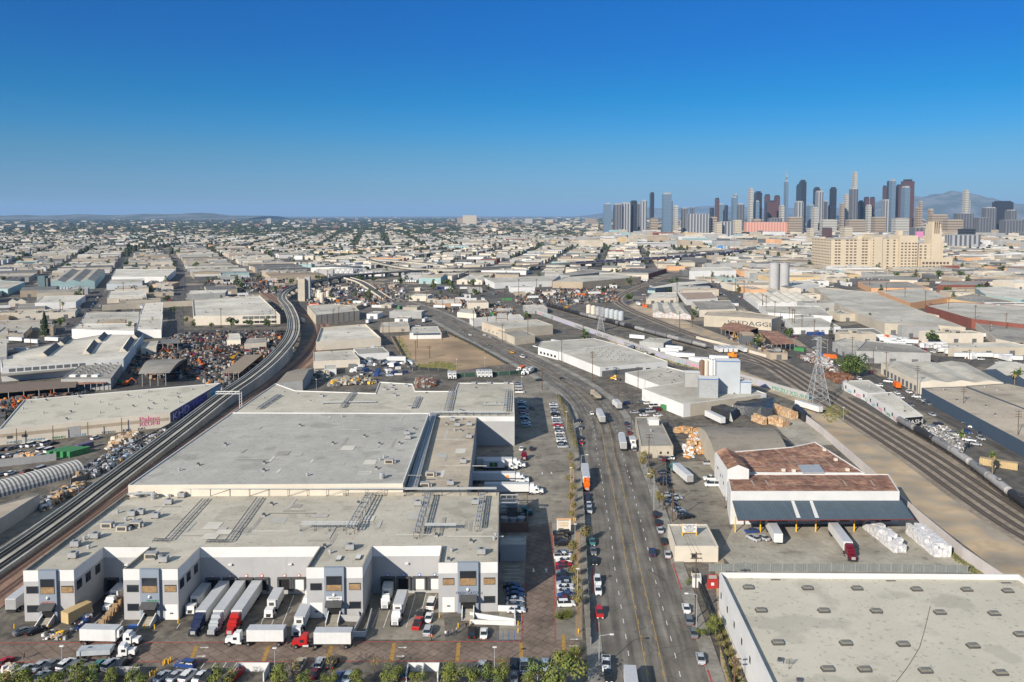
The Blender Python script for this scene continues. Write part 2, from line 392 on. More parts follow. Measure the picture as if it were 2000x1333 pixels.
sheet('side_yard', [(1300, 905), (1400, 900), (1440, 1010), (1400, 1100), (1330, 1100), (1305, 1000)], M_conc)
sheet('dirt_lot', [(762, 658), (868, 648), (915, 668), (992, 712), (880, 726), (790, 706)], M_dirt)
sheet('dirt_strip', [(1560, 796), (1632, 792), (1700, 838), (1800, 905), (1925, 985), (2120, 1090), (2180, 1300), (1962, 1125), (1850, 1040), (1707, 928), (1600, 828)], M_dirt2)
sheet('dirt_strip', [(1225, 598), (1340, 650), (1500, 706), (1500, 690), (1340, 628), (1240, 592)], M_dirt2)
sheet('dirt_strip', [(1190, 668), (1320, 712), (1440, 742), (1590, 800), (1600, 780), (1440, 722), (1300, 690), (1200, 655)], M_dirt2)
sheet('street_verge', [(1395, 1090), (1412, 1085), (1480, 1500), (1420, 1500)], M_dirt2)
sheet('rail_yard_ground', [(1025, 598), (1200, 585), (1230, 610), (1440, 690), (1600, 755), (1575, 765), (1440, 715), (1200, 655)], M_asph)
sheet('storage_yard', [(1500, 815), (1560, 800), (1625, 850), (1640, 868), (1560, 875), (1530, 850)], M_conc2)
sheet('left_storage_yard', [(-300, 1000), (-300, 900), (0, 872), (330, 832), (420, 780), (300, 870), (140, 960), (0, 1040)], M_asph)
sheet('scrap_yard_ground', [(200, 760), (270, 690), (350, 645), (560, 645), (545, 690), (430, 770)], M_asph2)

# ---------------- roads ----------------
MAIN = smooth_path(PP([(1302, 1450), (1283, 1332), (1267, 1250), (1251, 1175), (1235, 1100), (1227, 1050), (1214, 992), (1203, 937), (1192, 892), (1183, 842),
                       (1172, 812), (1153, 785), (1128, 762), (1094, 740), (1060, 721), (1024, 702), (985, 683), (930, 656), (880, 630), (845, 613), (815, 601), (770, 588), (720, 578)]), 6)
MAIN = [Vector((p.x, p.y, 0)) for p in MAIN]
for p, t in ((MAIN[0], 0),): pass
MW = 22.4
NM = normals(MAIN)
uvribbon('road', MAIN, MW, .11, M_road)
# sidewalks with a kerb step either side (kerb top stands 0.13 above the carriageway)
for sgn, nm in ((-1, 'sidewalk'), (1, 'sidewalk')):
    mb = MB(); a = sgn * MW / 2; b = sgn * (MW / 2 + 3.6)
    lo, hi = min(a, b), max(a, b)
    for i in range(len(MAIN) - 1):
        p, q = MAIN[i], MAIN[i+1]; n0, n1 = NM[i], NM[i+1]; Z = Vector((0, 0, .24))
        mb.face([p + n0 * lo + Z, p + n0 * hi + Z, q + n1 * hi + Z, q + n1 * lo + Z], M_walk)
        for o_ in (lo, hi):
            mb.face([p + n0 * o_, p + n0 * o_ + Z, q + n1 * o_ + Z, q + n1 * o_], M_walk)
    struct(mb.build(nm))
def along(path, i0, i1): return path[i0:i1 + 1]
def dashes(name, path, off, dash, gap, w, m, z=.118, s0=0, s1=1e9):
    mb = MB(); nr = normals(path); s = 0; per = dash + gap
    for i in range(len(path) - 1):
        a, b = path[i] + nr[i] * off, path[i+1] + nr[i+1] * off; l = (b - a).length; d = (b - a) / l; n = nr[i]
        k = math.floor(s / per)
        while k * per < s + l:
            u0 = max(s, k * per); u1 = min(s + l, k * per + dash)
            if u1 > u0 and s0 < s < s1:
                A = a + d * (u0 - s); B = a + d * (u1 - s); Z = Vector((0, 0, z))
                mb.face([A - n * w / 2 + Z, A + n * w / 2 + Z, B + n * w / 2 + Z, B - n * w / 2 + Z], m)
            k += 1
        s += l
    return struct(mb.build(name))
dashes('lane_line', MAIN, -5.3, 2.2, 5.1, .17, M_line)
dashes('lane_line', MAIN, 5.3, 2.2, 5.1, .17, M_line)
for o_ in (-1.75, 1.75):
    dashes('centre_line', MAIN, o_ + .13 * (1 if o_ > 0 else -1), 400, 0, .13, M_yel); dashes('centre_line', MAIN, o_ - .16 * (1 if o_ > 0 else -1), 2.2, 5.1, .13, M_yel)
for a, b, s in (((1382, 1308), (1391, 1334), 1), ((1314, 1100), (1331, 1152), 1), ((1157, 1110), (1156, 1160), 1), ((1166, 1215), (1168, 1235), 1)):
    mb = MB(); A = G(*a, .25); B = G(*b, .25); n = Vector((.22, 0, 0)); mb.face([A - n, A + n, B + n, B - n], M_redp); struct(mb.build('kerb_paint'))

def street(px, w, m=None, z=.125, name='road'):
    p = smooth_path(PP(px), 10); p = [Vector((q.x, q.y, 0)) for q in p]
    uvribbon(name, p, w, z, m or M_road2); return p
ST_R1 = street([(1385, 556), (1408, 568), (1440, 585), (1490, 615), (1545, 645), (1590, 672), (1650, 708), (1690, 735), (1750, 768), (1870, 822), (2000, 885), (2120, 943)], 17)
ST_R2 = street([(1620, 556), (1700, 576), (1790, 602), (1890, 640), (1950, 662), (2080, 712)], 12)
ST_L2 = street([(60, 720), (128, 656), (160, 612), (194, 566), (222, 532), (250, 507), (275, 485)], 13)
ST_L3 = street([(342, 646), (345, 600), (352, 560), (348, 520), (325, 496), (304, 479), (285, 465)], 14)
street([(120, 664), (-60, 690), (-250, 715)], 11); 

# left grid streets beyond, right grid streets beyond (world coordinates)
def wstreet(a, b, w=12): 
    p = smooth_path([Vector((*a, 0)), Vector(((a[0]+b[0])/2, (a[1]+b[1])/2, 0)), Vector((*b, 0))], 40); uvribbon('road', p, w, .125, M_road2)

# ---------------- railways ----------------
VIA = smooth_path([Vector(p) for p in [(-147.5, 120, .7), (-147.5, 190, .8), (-147.5, 246, .9), (-149.5, 292, 1.2), (-152, 362, 2.4), (-154, 425, 4), (-153, 465, 5.5), (-156, 520, 7), (-168, 602, 8), (-192, 695, 8), (-226, 800, 8), (-257, 885, 8), (-275, 965, 8), (-281, 1050, 8), (-272, 1130, 8), (-250, 1205, 8), (-215, 1265, 8), (-150, 1330, 8), (-60, 1400, 8), (100, 1490, 8), (328, 1700, 8), (500, 1900, 8), (620, 2100, 8), (700, 2300, 8)]], 7)
NV = normals(VIA)
via = thing('railway_viaduct', 'long curved grey concrete railway viaduct with two tracks sweeping past the cold store', 'viaduct')
W2 = 5.0
mb = MB()
for i in range(len(VIA) - 1):
    a, b = VIA[i], VIA[i+1]; n0, n1 = NV[i], NV[i+1]
    mb.face([a - n0 * W2, a + n0 * W2, b + n1 * W2, b - n1 * W2], M_vconc)
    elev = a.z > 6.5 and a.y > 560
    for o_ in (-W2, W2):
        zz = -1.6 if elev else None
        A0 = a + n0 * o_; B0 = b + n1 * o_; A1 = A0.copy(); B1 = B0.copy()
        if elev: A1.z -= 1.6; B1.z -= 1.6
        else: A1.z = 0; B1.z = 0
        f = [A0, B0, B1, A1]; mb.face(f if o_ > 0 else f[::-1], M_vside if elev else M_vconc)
    if elev:
        D = Vector((0, 0, 1.6)); mb.face([a + n0 * W2 - D, a - n0 * W2 - D, b - n1 * W2 - D, b + n1 * W2 - D], M_vconc)
mb.build('deck', via)
for o_ in (-W2 + .15, W2 - .15):
    mb = MB(); wallrib(mb, VIA, o_,   .3, .01, .6, M_vwhite, NV); mb.build('parapet', via)
for tr in (-2.15, 2.15):
    mb = MB(); wallrib(mb, VIA, tr - .75, .44, .004, .3, M_tie, NV); wallrib(mb, VIA, tr + .75, .44, .004, .3, M_tie, NV); mb.build('track_plinth', via)
    mb = MB(); wallrib(mb, VIA, tr - .75, .12, .304, .5, M_rail, NV); wallrib(mb, VIA, tr + .75, .12, .304, .5, M_rail, NV); mb.build('rail', via)
s = 0
for i in range(len(VIA) - 1):
    s += (VIA[i+1] - VIA[i]).length
    if VIA[i].y > 565 and s > 24:
        s = 0; mb = MB(); a = math.atan2(NV[i].y, NV[i].x)
        mb.box((0, 0, 0), (5.0, 1.7, VIA[i].z - 2.4), M_vconc, a); mb.box((0, 0, VIA[i].z - 2.4), (8.6, 2.0, .8), M_vconc, a)
        mb.build('pier', via, loc=(VIA[i].x, VIA[i].y, 0))
mark([p - n * 7 for p, n in zip(VIA, NV)] + [p + n * 7 for p, n in zip(VIA, NV)][::-1])

def track(name, path, offs, bed=None, bw=3.6, z=.02):
    path = [Vector((p.x, p.y, 0)) for p in path]; nr = normals(path); z += .11
    if bed:
        mb = MB(); ribbon(mb, path, min(offs) - bw, max(offs) + bw, z, bed, nr); struct(mb.build('rail_bed'))
        mark([p + n * (min(offs) - bw) for p, n in zip(path, nr)] + [p + n * (max(offs) + bw) for p, n in zip(path, nr)][::-1])
    for o_ in offs:
        mb = MB(); ribbon(mb, path, o_ - 1.35, o_ + 1.35, z + .03, M_tieb if bed is M_ballb else M_tie, nr)
        wallrib(mb, path, o_ - .73, .14, .05, .22, M_rail, nr); wallrib(mb, path, o_ + .73, .14, .05, .22, M_rail, nr)
        struct(mb.build(name))
WB = smooth_path([Vector((x, y, 0)) for x, y in [(-138, 120), (-138, 190), (-138, 300), (-139, 400), (-141, 480), (-145, 560), (-158, 650), (-178, 735), (-205, 800), (-245, 870), (-290, 960), (-354, 1100), (-420, 1250)]], 7)
track('railway_track', WB, (-2.2, 2.6), M_ballb, 4.6)
RC = smooth_path(PP([(2150, 1110), (2000, 1028), (1900, 962), (1800, 893), (1700, 830), (1600, 768), (1500, 706), (1400, 670), (1340, 650), (1280, 626), (1230, 605), (1206, 588), (1222, 572), (1280, 549), (1350, 526), (1400, 511)]), 8)
n1 = int(len(RC) * .5)
track('railway_track', RC, (-2.3, 2.3), M_ball, 4.2)
mb = MB(); near = [p for p in RC if p.y < 560]; near = [Vector((p.x, p.y, 0)) for p in near]
track('railway_track', near, (-6.9, 6.9), M_ball, 4.0, z=.012)
SA = smooth_path(PP([(1060, 597), (1085, 604), (1130, 617), (1200, 635), (1300, 662), (1380, 683), (1440, 699), (1520, 722)]), 8)
track('railway_track', SA, (0,), M_ball, 3, z=.03)
SB = smooth_path(PP([(1770, 838), (1812, 862), (1870, 898), (1910, 927), (1955, 962), (2000, 997), (2100, 1070)]), 8)
track('railway_track', SB, (0,), M_ball, 3, z=.03)
FT = smooth_path([Vector(p) for p in [(-600, 1090, 0), (-400, 1180, 0), (-200, 1250, 0), (100, 1330, 0), (420, 1700, 0)]], 20)
# ---------------- buildings ----------------
def rc(name, c, **k): return mat('roof_' + name, c, .92, k.pop('var', .10), k.pop('scale', .22), k.pop('big', .22), seams=k.pop('seams', (14, 1.0, .14, .05)), specks=k.pop('specks', [(.09, .57, .17), (.9, .62, .30), (2.2, .66, .25)]), **k)
R_main = rc('grey_cap_sheet', (.46, .425, .35), big=.14)
R_cool = rc('cool_grey_sheet', (.40, .385, .345), big=.10, seams=(3.2, 1.0, .16, .07))
R_tan = rc('tan_grey_sheet', (.50, .465, .38), big=.08, var=.05, seams=(30, 3.2, .07, .05, R(-35)))
R_white = rc('white_sheet', (.58, .54, .46), big=.2)
R_pale = rc('pale_grey', (.46, .43, .365), big=.22)
R_grey = rc('mid_grey', (.29, .27, .235), big=.25)
R_dark = rc('dark_grey', (.15, .15, .145), big=.25)
R_brown = rc('rust_red', (.20, .10, .07), big=.3, var=.3, scale=.6, tint=(.30, .17, .11), seams=(7, 5, -.9, .11))
R_tanb = rc('barrel_tan', (.25, .22, .18), big=.05, var=.06)
R_beige = rc('beige', (.42, .36, .28), big=.2)
W_white = mat('wall_white', (.60, .595, .58), .8, .05, .3, .08)
W_lav = mat('wall_pale_grey', (.36, .355, .355), .8, .05, .4, .06, seams=(60, 60, .0))
W_blue = mat('wall_slate_blue', (.215, .25, .30), .8, .04, .4, .04)
W_cream = mat('wall_cream', (.58, .52, .43), .8, .06, .3, .08)
W_tan = mat('wall_tan', (.38, .31, .23), .85, .08, .3, .1)
W_beige = mat('wall_beige', (.44, .39, .31), .85, .08, .3, .12)
W_grey = mat('wall_grey', (.33, .33, .32), .85, .1, .3, .12)
W_dgrey = mat('wall_dark_grey', (.12, .125, .13), .85, .1, .3, .1)
W_green = mat('wall_teal', (.30, .42, .42), .8, .08, .3, .08)
W_blue2 = mat('wall_light_blue', (.40, .43, .45), .8, .05, .3, .06)
W_brick = mat('wall_brick_red', (.20, .07, .052), .9, .15, .6, .1)
W_yell = mat('wall_sand', (.56, .42, .23), .8, .06, .3, .08)
W_oran = mat('wall_peach', (.62, .36, .20), .8, .06, .3, .08)
W_brown = mat('wall_brown', (.18, .11, .08), .85, .12, .5, .1)
W_door = mat('door_white', (.66, .65, .62), .6, .04, .5)
W_navy = mat('wall_navy', (.05, .075, .11), .8, .08, .4)
BLIND = mat('wood_blind', (.27, .175, .09), .6, .3, 1.3)

def shell(parent, P, z0, h, wm, rm, par=.6, th=.35, name='wall', band=None, rname='roof', cap=None):
    """walls up to h with a parapet; roof sheet h - par; band=(z, material) paints the wall above z"""
    P = [Vector((p[0], p[1])) for p in P]
    a = sum(P[i].x * P[(i+1) % len(P)].y - P[(i+1) % len(P)].x * P[i].y for i in range(len(P)))
    if a < 0: P = P[::-1]
    Q = inset(P, th); mb = MB(); n = len(P)
    for i in range(n):
        p, q, r, s = P[i], P[(i+1) % n], Q[(i+1) % n], Q[i]
        zs = [(z0, h, wm)] if not band else [(z0, band[0], wm), (band[0], h, band[1])]
        for za, zb, m in zs: mb.face([(p.x, p.y, za), (q.x, q.y, za), (q.x, q.y, zb), (p.x, p.y, zb)], m)
        t = cap or (band[1] if band else wm)
        mb.face([(p.x, p.y, h), (q.x, q.y, h), (r.x, r.y, h), (s.x, s.y, h)], t)
        mb.face([(r.x, r.y, h - par), (s.x, s.y, h - par), (s.x, s.y, h), (r.x, r.y, h)], t)
    w = mb.build(name, parent)
    mb = MB(); mb.face([(q.x, q.y, h - par) for q in Q], rm); r = mb.build(rname, parent)
    return w, r
class Face:
    """wall frame: s metres along from p0 to p1, z up, outward normal to the right of travel"""
    def __init__(s, p0, p1):
        s.a = Vector((p0[0], p0[1], 0)); d = Vector((p1[0], p1[1], 0)) - s.a; s.L = d.length; s.d = d / s.L; s.n = Vector((s.d.y, -s.d.x, 0)); s.rz = math.atan2(s.d.y, s.d.x)
    def pt(s, u, z=0, o=0): return s.a + s.d * u + s.n * o + Vector((0, 0, z))
    def panel(s, parent, name, u, z, w, h, m, out=.06, dep=.12):
        mb = MB(); mb.box((0, 0, 0), (w, dep, h), m); p = s.pt(u, z, out - dep / 2); return mb.build(name, parent, loc=p, rz=s.rz)
    def text(s, parent, name, t, u, z, size, m, out=.1, sx=1): 
        p = s.pt(u, z, out); return text(parent, name, t, size, p, (math.pi / 2, 0, s.rz), m, sx=sx)

def vent_mb(k):
    mb = MB()
    if k == 0: mb.box((0, 0, 0), (1.0, 1.0, .5), M_grey); mb.box((0, 0, .5), (.7, .7, .5), M_dgrey)
    elif k == 1: mb.tube((0, 0, 0), (0, 0, .8), .35, M_galv, 8); mb.tube((0, 0, .8), (0, 0, 1.05), .6, M_galv, 8, .3)
    elif k == 2: mb.box((0, 0, .3), (2.2, 1.6, 1.3), M_grey, 0, M_galv); mb.tube((.0, 0, 1.6), (.0, 0, 1.75), .5, M_dgrey, 10); mb.box((-.9, 0, 0), (.1, 1.6, .3), M_dgrey); mb.box((.9, 0, 0), (.1, 1.6, .3), M_dgrey)
    elif k == 3: mb.box((0, 0, 0), (3.0, 2.0, 1.5), W_beige, 0, M_grey); mb.box((0, -1.02, .3), (2.2, .1, .9), M_dgrey); mb.box((1.9, 0, .2), (.8, 1.0, .8), M_grey)
    elif k == 4: mb.tube((0, 0, 0), (0, 0, 1.6), .8, M_galv, 10); mb.tube((0, 0, 1.6), (0, 0, 1.9), 1.0, M_galv, 10, .5); mb.tube((0, 0, .7), (0, 0, .85), 1.1, M_grey, 10)
    elif k == 5: mb.box((0, 0, 0), (1.2, 2.4, .5), M_dgrey, 0, M_white)      # skylight kerb with pale lens
    return mb
VENT = {k: mesh_of(vent_mb(k), ['roof_vent', 'turbine_vent', 'air_conditioner', 'air_handler', 'exhaust_fan', 'skylight'][k]) for k in range(6)}
VNAME = ['roof_vent', 'turbine_vent', 'air_conditioner', 'air_handler', 'exhaust_fan', 'skylight']
def vents(parent, pts, z, rz=0.0):
    for x, y, k in pts: inst(VNAME[k], VENT[k], parent, G(x, y, z), rz)
def scatter_vents(parent, P, z, n, kinds=(0, 1, 2), rz=0, seed=0):
    r = random.Random(seed + int(P[0][0])); xs = [p[0] for p in P]; ys = [p[1] for p in P]; Q = inset(P, 2.0); k = 0; t = 0
    while k < n and t < 400:
        t += 1; x, y = r.uniform(min(xs), max(xs)), r.uniform(min(ys), max(ys))
        if inpoly(np.array([x]), np.array([y]), Q)[0]:
            q = r.choice(kinds); inst(VNAME[q], VENT[q], parent, (x, y, z), rz); k += 1

def bld(name, label, cat, px, h, wm, rm, par=.5, group=None, mk=True, nv=0, kinds=(0, 1), band=None, roof=None, z0=-.05, zt=None, cap=None):
    """roof corners given as photo pixels at height h"""
    P = PP(px, h); 
    if mk: mark(P)
    t = thing(name, label, cat, (0, 0, 0), 0, group)
    if roof is None: shell(t, P, z0, h, wm, rm, par, band=band, cap=cap)
    else:
        mb = MB(); mb.prism(P, z0, h, wm, top=False); mb.build('wall', t)
        gable(t, P, h, roof, rm, wm)
    if nv: scatter_vents(t, P, h - (par if roof is None else 0), nv, kinds)
    return t, P
def gable(parent, P, h, rise, rm, wm, over=.3, name='roof', along=None, n=1, curve=False):
    """P: quad p0 p1 p2 p3; ridge(s) run along p0->p3 direction if along=='v' else p0->p1"""
    p0, p1, p2, p3 = [Vector((p[0], p[1], 0)) for p in P[:4]]
    if along == 'v': p0, p1, p2, p3 = p1, p2, p3, p0
    # ridge parallel to p0->p1; spans go from p0->p3
    mb = MB(); wb = MB(); segs = 10 if curve else 2
    for k in range(n):
        for j in range(segs):
            def prof(t): return (math.sin(math.pi * t) if curve else 1 - abs(2 * t - 1)) * rise
            ta, tb = j / segs, (j + 1) / segs; A, B = (k + ta) / n, (k + tb) / n
            za, zb = h + .02 + prof(ta), h + .02 + prof(tb)
            a0, a1 = p0.lerp(p3, A), p1.lerp(p2, A); b0, b1 = p0.lerp(p3, B), p1.lerp(p2, B)
            mb.face([(a0.x, a0.y, za), (a1.x, a1.y, za), (b1.x, b1.y, zb), (b0.x, b0.y, zb)], rm)
            for a, b in ((a0, b0), (b1, a1)):
                zA, zB = (za, zb) if a is a0 else (zb, za)
                wb.face([(a.x, a.y, h - .01), (b.x, b.y, h - .01), (b.x, b.y, zB - .02), (a.x, a.y, zA - .02)], wm)
    mb.build(name, parent); wb.build('gable_end', parent)

# ======== the cold-storage complex in front ========
ZR = 12.9
main = thing('cold_storage_warehouse', 'huge flat-roofed grey and white cold storage warehouse with four front office wings', 'warehouse')
FA = [(45, 1115), (144, 1113.5), (202, 1069), (292, 1069), (240, 1112), (347, 1112), (391, 1069), (625, 1067.5), (598, 1109), (708, 1108), (727, 1067), (862, 1066), (856, 1099.5), (972, 1098), (975, 962), (250, 962)]
A = PP(FA, ZR); mark(A)
shell(main, A, -.05, ZR, W_lav, R_main, .9, .3, band=(10.1, W_white), cap=M_conc2)
ZB = 15.7
B = PP([(250, 948), (787, 945), (838, 807), (452, 806)], ZB); mark(B)
shell(main, B, -.05, ZB, W_cream, R_cool, .35, .3, name='tall_block_wall', rname='tall_block_roof', cap=W_white)
C_ = PP([(790, 961.5), (913, 961.5), (931, 814), (843, 814)], ZR); mark(C_)
shell(main, C_, -.05, ZR - .3, W_lav, R_beige, .45, .3, name='east_block_wall', rname='east_block_roof', cap=M_conc2)
D_ = PP([(1005, 814), (1003, 748), (895, 748), (889, 764), (811, 764), (806, 750), (741, 746), (733, 768), (577, 763), (538, 749), (455, 806), (838, 807), (843, 813.5)], ZR); mark(D_)
shell(main, D_, -.05, ZR, W_lav, R_main, .4, .3, name='rear_block_wall', rname='rear_block_roof', band=(10.8, W_white), cap=W_white)
F_back = Face(G(931, 814, ZR), G(1005, 814, ZR))
F_east = Face(G(913, 961.5, ZR), G(931, 814, ZR))
for u in range(4): F_east.panel(main, 'dock_door', 8 + u * 8, 1.1, 2.6, 2.8, M_black)

def wing(i, p0, p1, pside, s):
    f = Face(p0, p1); W = f.L; cx = s.get('cx', .5) * W; cw = .35 * W
    # projecting centre bay
    mb = MB(); mb.box((0, 0, 0), (cw, .9, 13.1), W_blue); mb.build('entrance_bay', main, loc=f.pt(cx, 0, .25), rz=f.rz)
    o = .72
    def win(u, z, w, h, out=.05, blind=None, nm='window'):
        q = f.panel(main, nm, u, z, w, h, M_glass, out)
        if blind: 
            mb = MB(); mb.box((0, -.08, 0), (w - .1, .1, h * blind), BLIND); mb.build('blind', q)
        mb = MB()
        for a in (-w / 2, w / 2): mb.box((a, -.02, -.06), (.1, .18, h + .12), M_dgrey)
        mb.box((0, -.02, -.12), (w + .1, .18, .1), M_dgrey); mb.box((0, -.02, h), (w + .1, .18, .1), M_dgrey); mb.build('frame', q)
        return q
    win(cx, 7.3, cw * .78, 3.6, o, s['blind'])
    win(W * .17, 7.2, 2.8, 1.6, .05, s['ub'][0]); win(W * .86, 7.2, 2.8, 1.6, .05, s['ub'][1])
    if s.get('ll'): win(W * .17, 2.4, 2.8, 1.6)
    if s.get('lr'): win(W * .86, 2.4, 2.8, 1.6)
    for u in s.get('door', []):
        q = f.panel(main, 'roller_door', W * u, 0, 3.1, 3.9, W_door, .05)
        mb = MB(); mb.box((0, -.12, 1.5), (.8, .06, .35), M_dgrey); mb.build('vent_plate', q)
    # canopy, doorway, steps
    f.panel(main, 'doorway', cx, 1.1, cw * .72, 2.5, M_black, o, .3)
    mb = MB(); hw = cw * .42
    mb.face([(-hw, 0, 1.2), (-hw, -1.7, .35), (hw, -1.7, .35), (hw, 0, 1.2)], M_dgrey); mb.face([(-hw, -1.7, .35), (-hw, -1.7, 0), (hw, -1.7, 0), (hw, -1.7, .35)], M_dgrey)
    mb.face([(-hw, 0, 1.2), (-hw, 0, 0), (-hw, -1.7, 0), (-hw, -1.7, .35)], M_dgrey); mb.face([(hw, 0, 0), (hw, 0, 1.2), (hw, -1.7, .35), (hw, -1.7, 0)], M_dgrey)
    mb.build('awning', main, loc=f.pt(cx, 3.7, o), rz=f.rz)
    mb = MB(); n = 8; dl = s.get('sl', 3.6) / n
    for k in range(n): mb.box((0, -dl * (k + .5), 0), (2.6, dl, 1.2 * (1 - k / n)), M_conc2)
    mb.build('steps', main, loc=f.pt(cx, 0, o), rz=f.rz)
    for sd in (-1.45, 1.45):
        mb = MB(); L_ = s.get('sl', 3.6)
        mb.face([(-.12, 0, 0), (-.12, 0, 2.1), (-.12, -L_, .9), (-.12, -L_, 0)], W_lav); mb.face([(.12, 0, 2.1), (.12, 0, 0), (.12, -L_, 0), (.12, -L_, .9)], W_lav)
        mb.face([(-.12, 0, 2.1), (.12, 0, 2.1), (.12, -L_, .9), (-.12, -L_, .9)], M_white); mb.face([(-.12, -L_, .9), (.12, -L_, .9), (.12, -L_, 0), (-.12, -L_, 0)], W_lav)
        mb.build('handrail_wall', main, loc=f.pt(cx + sd, 0, o), rz=f.rz)
    q = MB(); q.tube((0, 0, 0), (0, -.5, .15), .5, M_white, 8, .2); q.build('wall_lamp', main, loc=f.pt(cx, 6.2, o), rz=f.rz)
    if pside is not None:
        g = Face(p1, pside)
        for u in (.16, .45, .78): g.panel(main, 'window', g.L * u, 7.2, 2.3, 2.3, M_glass, .05)
    return f, cx, o
f1, c1, o1 = wing(1, G(45, 1115, ZR), G(144, 1113.5, ZR), G(202, 1069, ZR), dict(cx=.50, blind=.45, ub=(None, .9), ll=1))
f2, c2, o2 = wing(2, G(240, 1112, ZR), G(347, 1112, ZR), G(391, 1069, ZR), dict(cx=.50, blind=.45, ub=(None, .9), ll=1, door=[.87]))
f3, c3, o3 = wing(3, G(598, 1109, ZR), G(708, 1108, ZR), None, dict(cx=.50, blind=.4, ub=(None, .9), lr=1, door=[.17]))
f4, c4, o4 = wing(4, G(856, 1099.5, ZR), G(972, 1098, ZR), None, dict(cx=.50, blind=.5, ub=(.9, .9), lr=1, door=[.17]))
T_red = mat('lettering_red', (.55, .12, .06), .6, 0); T_grn = mat('lettering_green', (.03, .25, .12), .6, 0); T_dk = mat('lettering_dark', (.05, .06, .10), .6, 0); T_blu = mat('lettering_blue', (.05, .14, .45), .6, 0)
f4.text(main, 'lettering', 'FRESH CATCH', c4, 5.0, .95, T_dk, o4 + .02)
sg = f3.panel(main, 'sign_board', c3, 4.5, 3.9, 1.3, M_white, o3 + .1)
text(sg, 'lettering', 'WHOLESALE', .5, (0, -.08, .72), (math.pi / 2, 0, 0), T_dk); text(sg, 'lettering', 'Foods', .55, (.4, -.08, .2), (math.pi / 2, 0, 0), T_dk)
f2.text(main, 'lettering', 'ORGANICS', c2 + .7, 5.0, .62, T_grn, o2 + .02); f2.text(main, 'lettering', 'MARKET', c2 + .7, 4.5, .4, T_grn, o2 + .02)
f1.text(main, 'lettering', 'FOOD CO', c1, 4.9, .65, T_red, o1 + .02)

# docks on the recessed facades
def docks(p0, p1, us, kinds, num=False, blue=False):
    f = Face(G(*p0, ZR), G(*p1, ZR))
    for u, k in zip(us, kinds):
        q = f.panel(main, 'dock_door', f.L * u, 1.1, 2.7, 3.0, M_black if k == 0 else W_door, .06)
        mb = MB()
        for a in (-1.6, 1.6): mb.box((a, -.25, -.1), (.5, .6, 3.4), M_dgrey)
        mb.box((0, -.25, 3.1), (3.7, .6, .45), M_dgrey); mb.build('dock_seal', q)
        mb = MB(); mb.tube((0, 0, 0), (0, -.07, 0), .42, T_blu if blue else T_red, 12); r_ = mb.build('door_number', main, loc=f.pt(f.L * u, 5.1, .08), rz=f.rz)
        mb = MB(); mb.tube((0, -.075, 0), (0, -.085, 0), .28, M_white, 12); mb.build('number_disc', r_)
    for k in range(int(f.L // 9)): f.panel(main, 'panel_joint', 4.5 + k * 9, 0, .08, 10, W_grey, .02)
    n = max(1, int(f.L // 14))
    for k in range(n):
        mb = MB(); mb.box((0, -.3, 0), (.9, .6, .35), M_white); mb.build('wall_lamp', main, loc=f.pt(f.L * (k + .5) / n, 8.1, .02), rz=f.rz)
    return f
F12 = docks((202, 1069), (292, 1069), [.17, .55], [0, 0]); F23 = docks((391, 1069), (625, 1067.5), [.10, .245, .38, .51, .70, .82], [0, 0, 0, 0, 0, 1]); F34 = docks((727, 1067), (862, 1066), [.22, .45, .68, .90], [0, 0, 1, 1], blue=True)

# ramps and low walls at the wings
def lowwall(px, h, m, name='retaining_wall', lab=None, w=.25, parent=None, cat='wall'):
    P = PP(px); mb = MB(); wallrib(mb, P, 0, w, 0, h, m); o = mb.build(name, parent)
    if lab: tag(o, lab, cat)
    return o
lowwall([(662, 1213), (702, 1215), (698, 1195)], 1.6, W_lav, 'ramp_wall', None, .25, main)
lowwall([(690, 1243), (712, 1198)], 1.3, W_lav, 'ramp_wall', None, .25, main); lowwall([(714, 1244), (726, 1198)], 1.3, W_lav, 'ramp_wall', None, .25, main); lowwall([(690, 1244), (714, 1244)], 1.3, M_white, 'ramp_wall', None, .25, main)
lowwall([(918, 1205), (1005, 1218)], 1.2, M_white, 'ramp_wall', None, .3, main); lowwall([(918, 1219), (1005, 1222)], 1.1, M_white, 'ramp_wall', None, .3, main); lowwall([(918, 1192), (1005, 1195)], 1.5, M_white, 'ramp_wall', None, .3, main); lowwall([(1005, 1195), (1006, 1222)], 1.2, M_white, 'ramp_wall', None, .3, main)

# ---- roof equipment on the complex ----
def rack(a, b, z, wid=1.6, hgt=1.5, step=3.5, npipe=3, m=M_galv, legs=M_dgrey, parent=main, name='pipe_rack'):
    A = G(*a, z); B_ = G(*b, z); d = B_ - A; L_ = d.length; d.normalize(); n = Vector((d.y, -d.x, 0)); mb = MB()
    k = int(L_ // step)
    for i in range(k + 1):
        p = A + d * (i * L_ / max(1, k))
        for sd in (-1, 1): mb.tube(p + n * wid / 2 * sd, p + n * wid / 2 * sd + Vector((0, 0, hgt)), .07, legs, 4)
        mb.tube(p - n * wid * .6 + Vector((0, 0, hgt)), p + n * wid * .6 + Vector((0, 0, hgt)), .08, legs, 4)
        mb.box((p.x, p.y, z), (.5, .5, .12), legs)
        if i < k and i % 2 == 0: 
            q = A + d * ((i + 1) * L_ / max(1, k)); mb.tube(p + n * wid / 2 + Vector((0, 0, .1)), q + n * wid / 2 + Vector((0, 0, hgt)), .05, legs, 4)
    for j in range(npipe):
        o_ = (j - (npipe - 1) / 2) * wid / max(1, npipe - 1) * .9; mb.tube(A + n * o_ + Vector((0, 0, hgt + .18)), B_ + n * o_ + Vector((0, 0, hgt + .18)), .13 if j % 2 else .18, m, 6)
    return mb.build(name, parent)
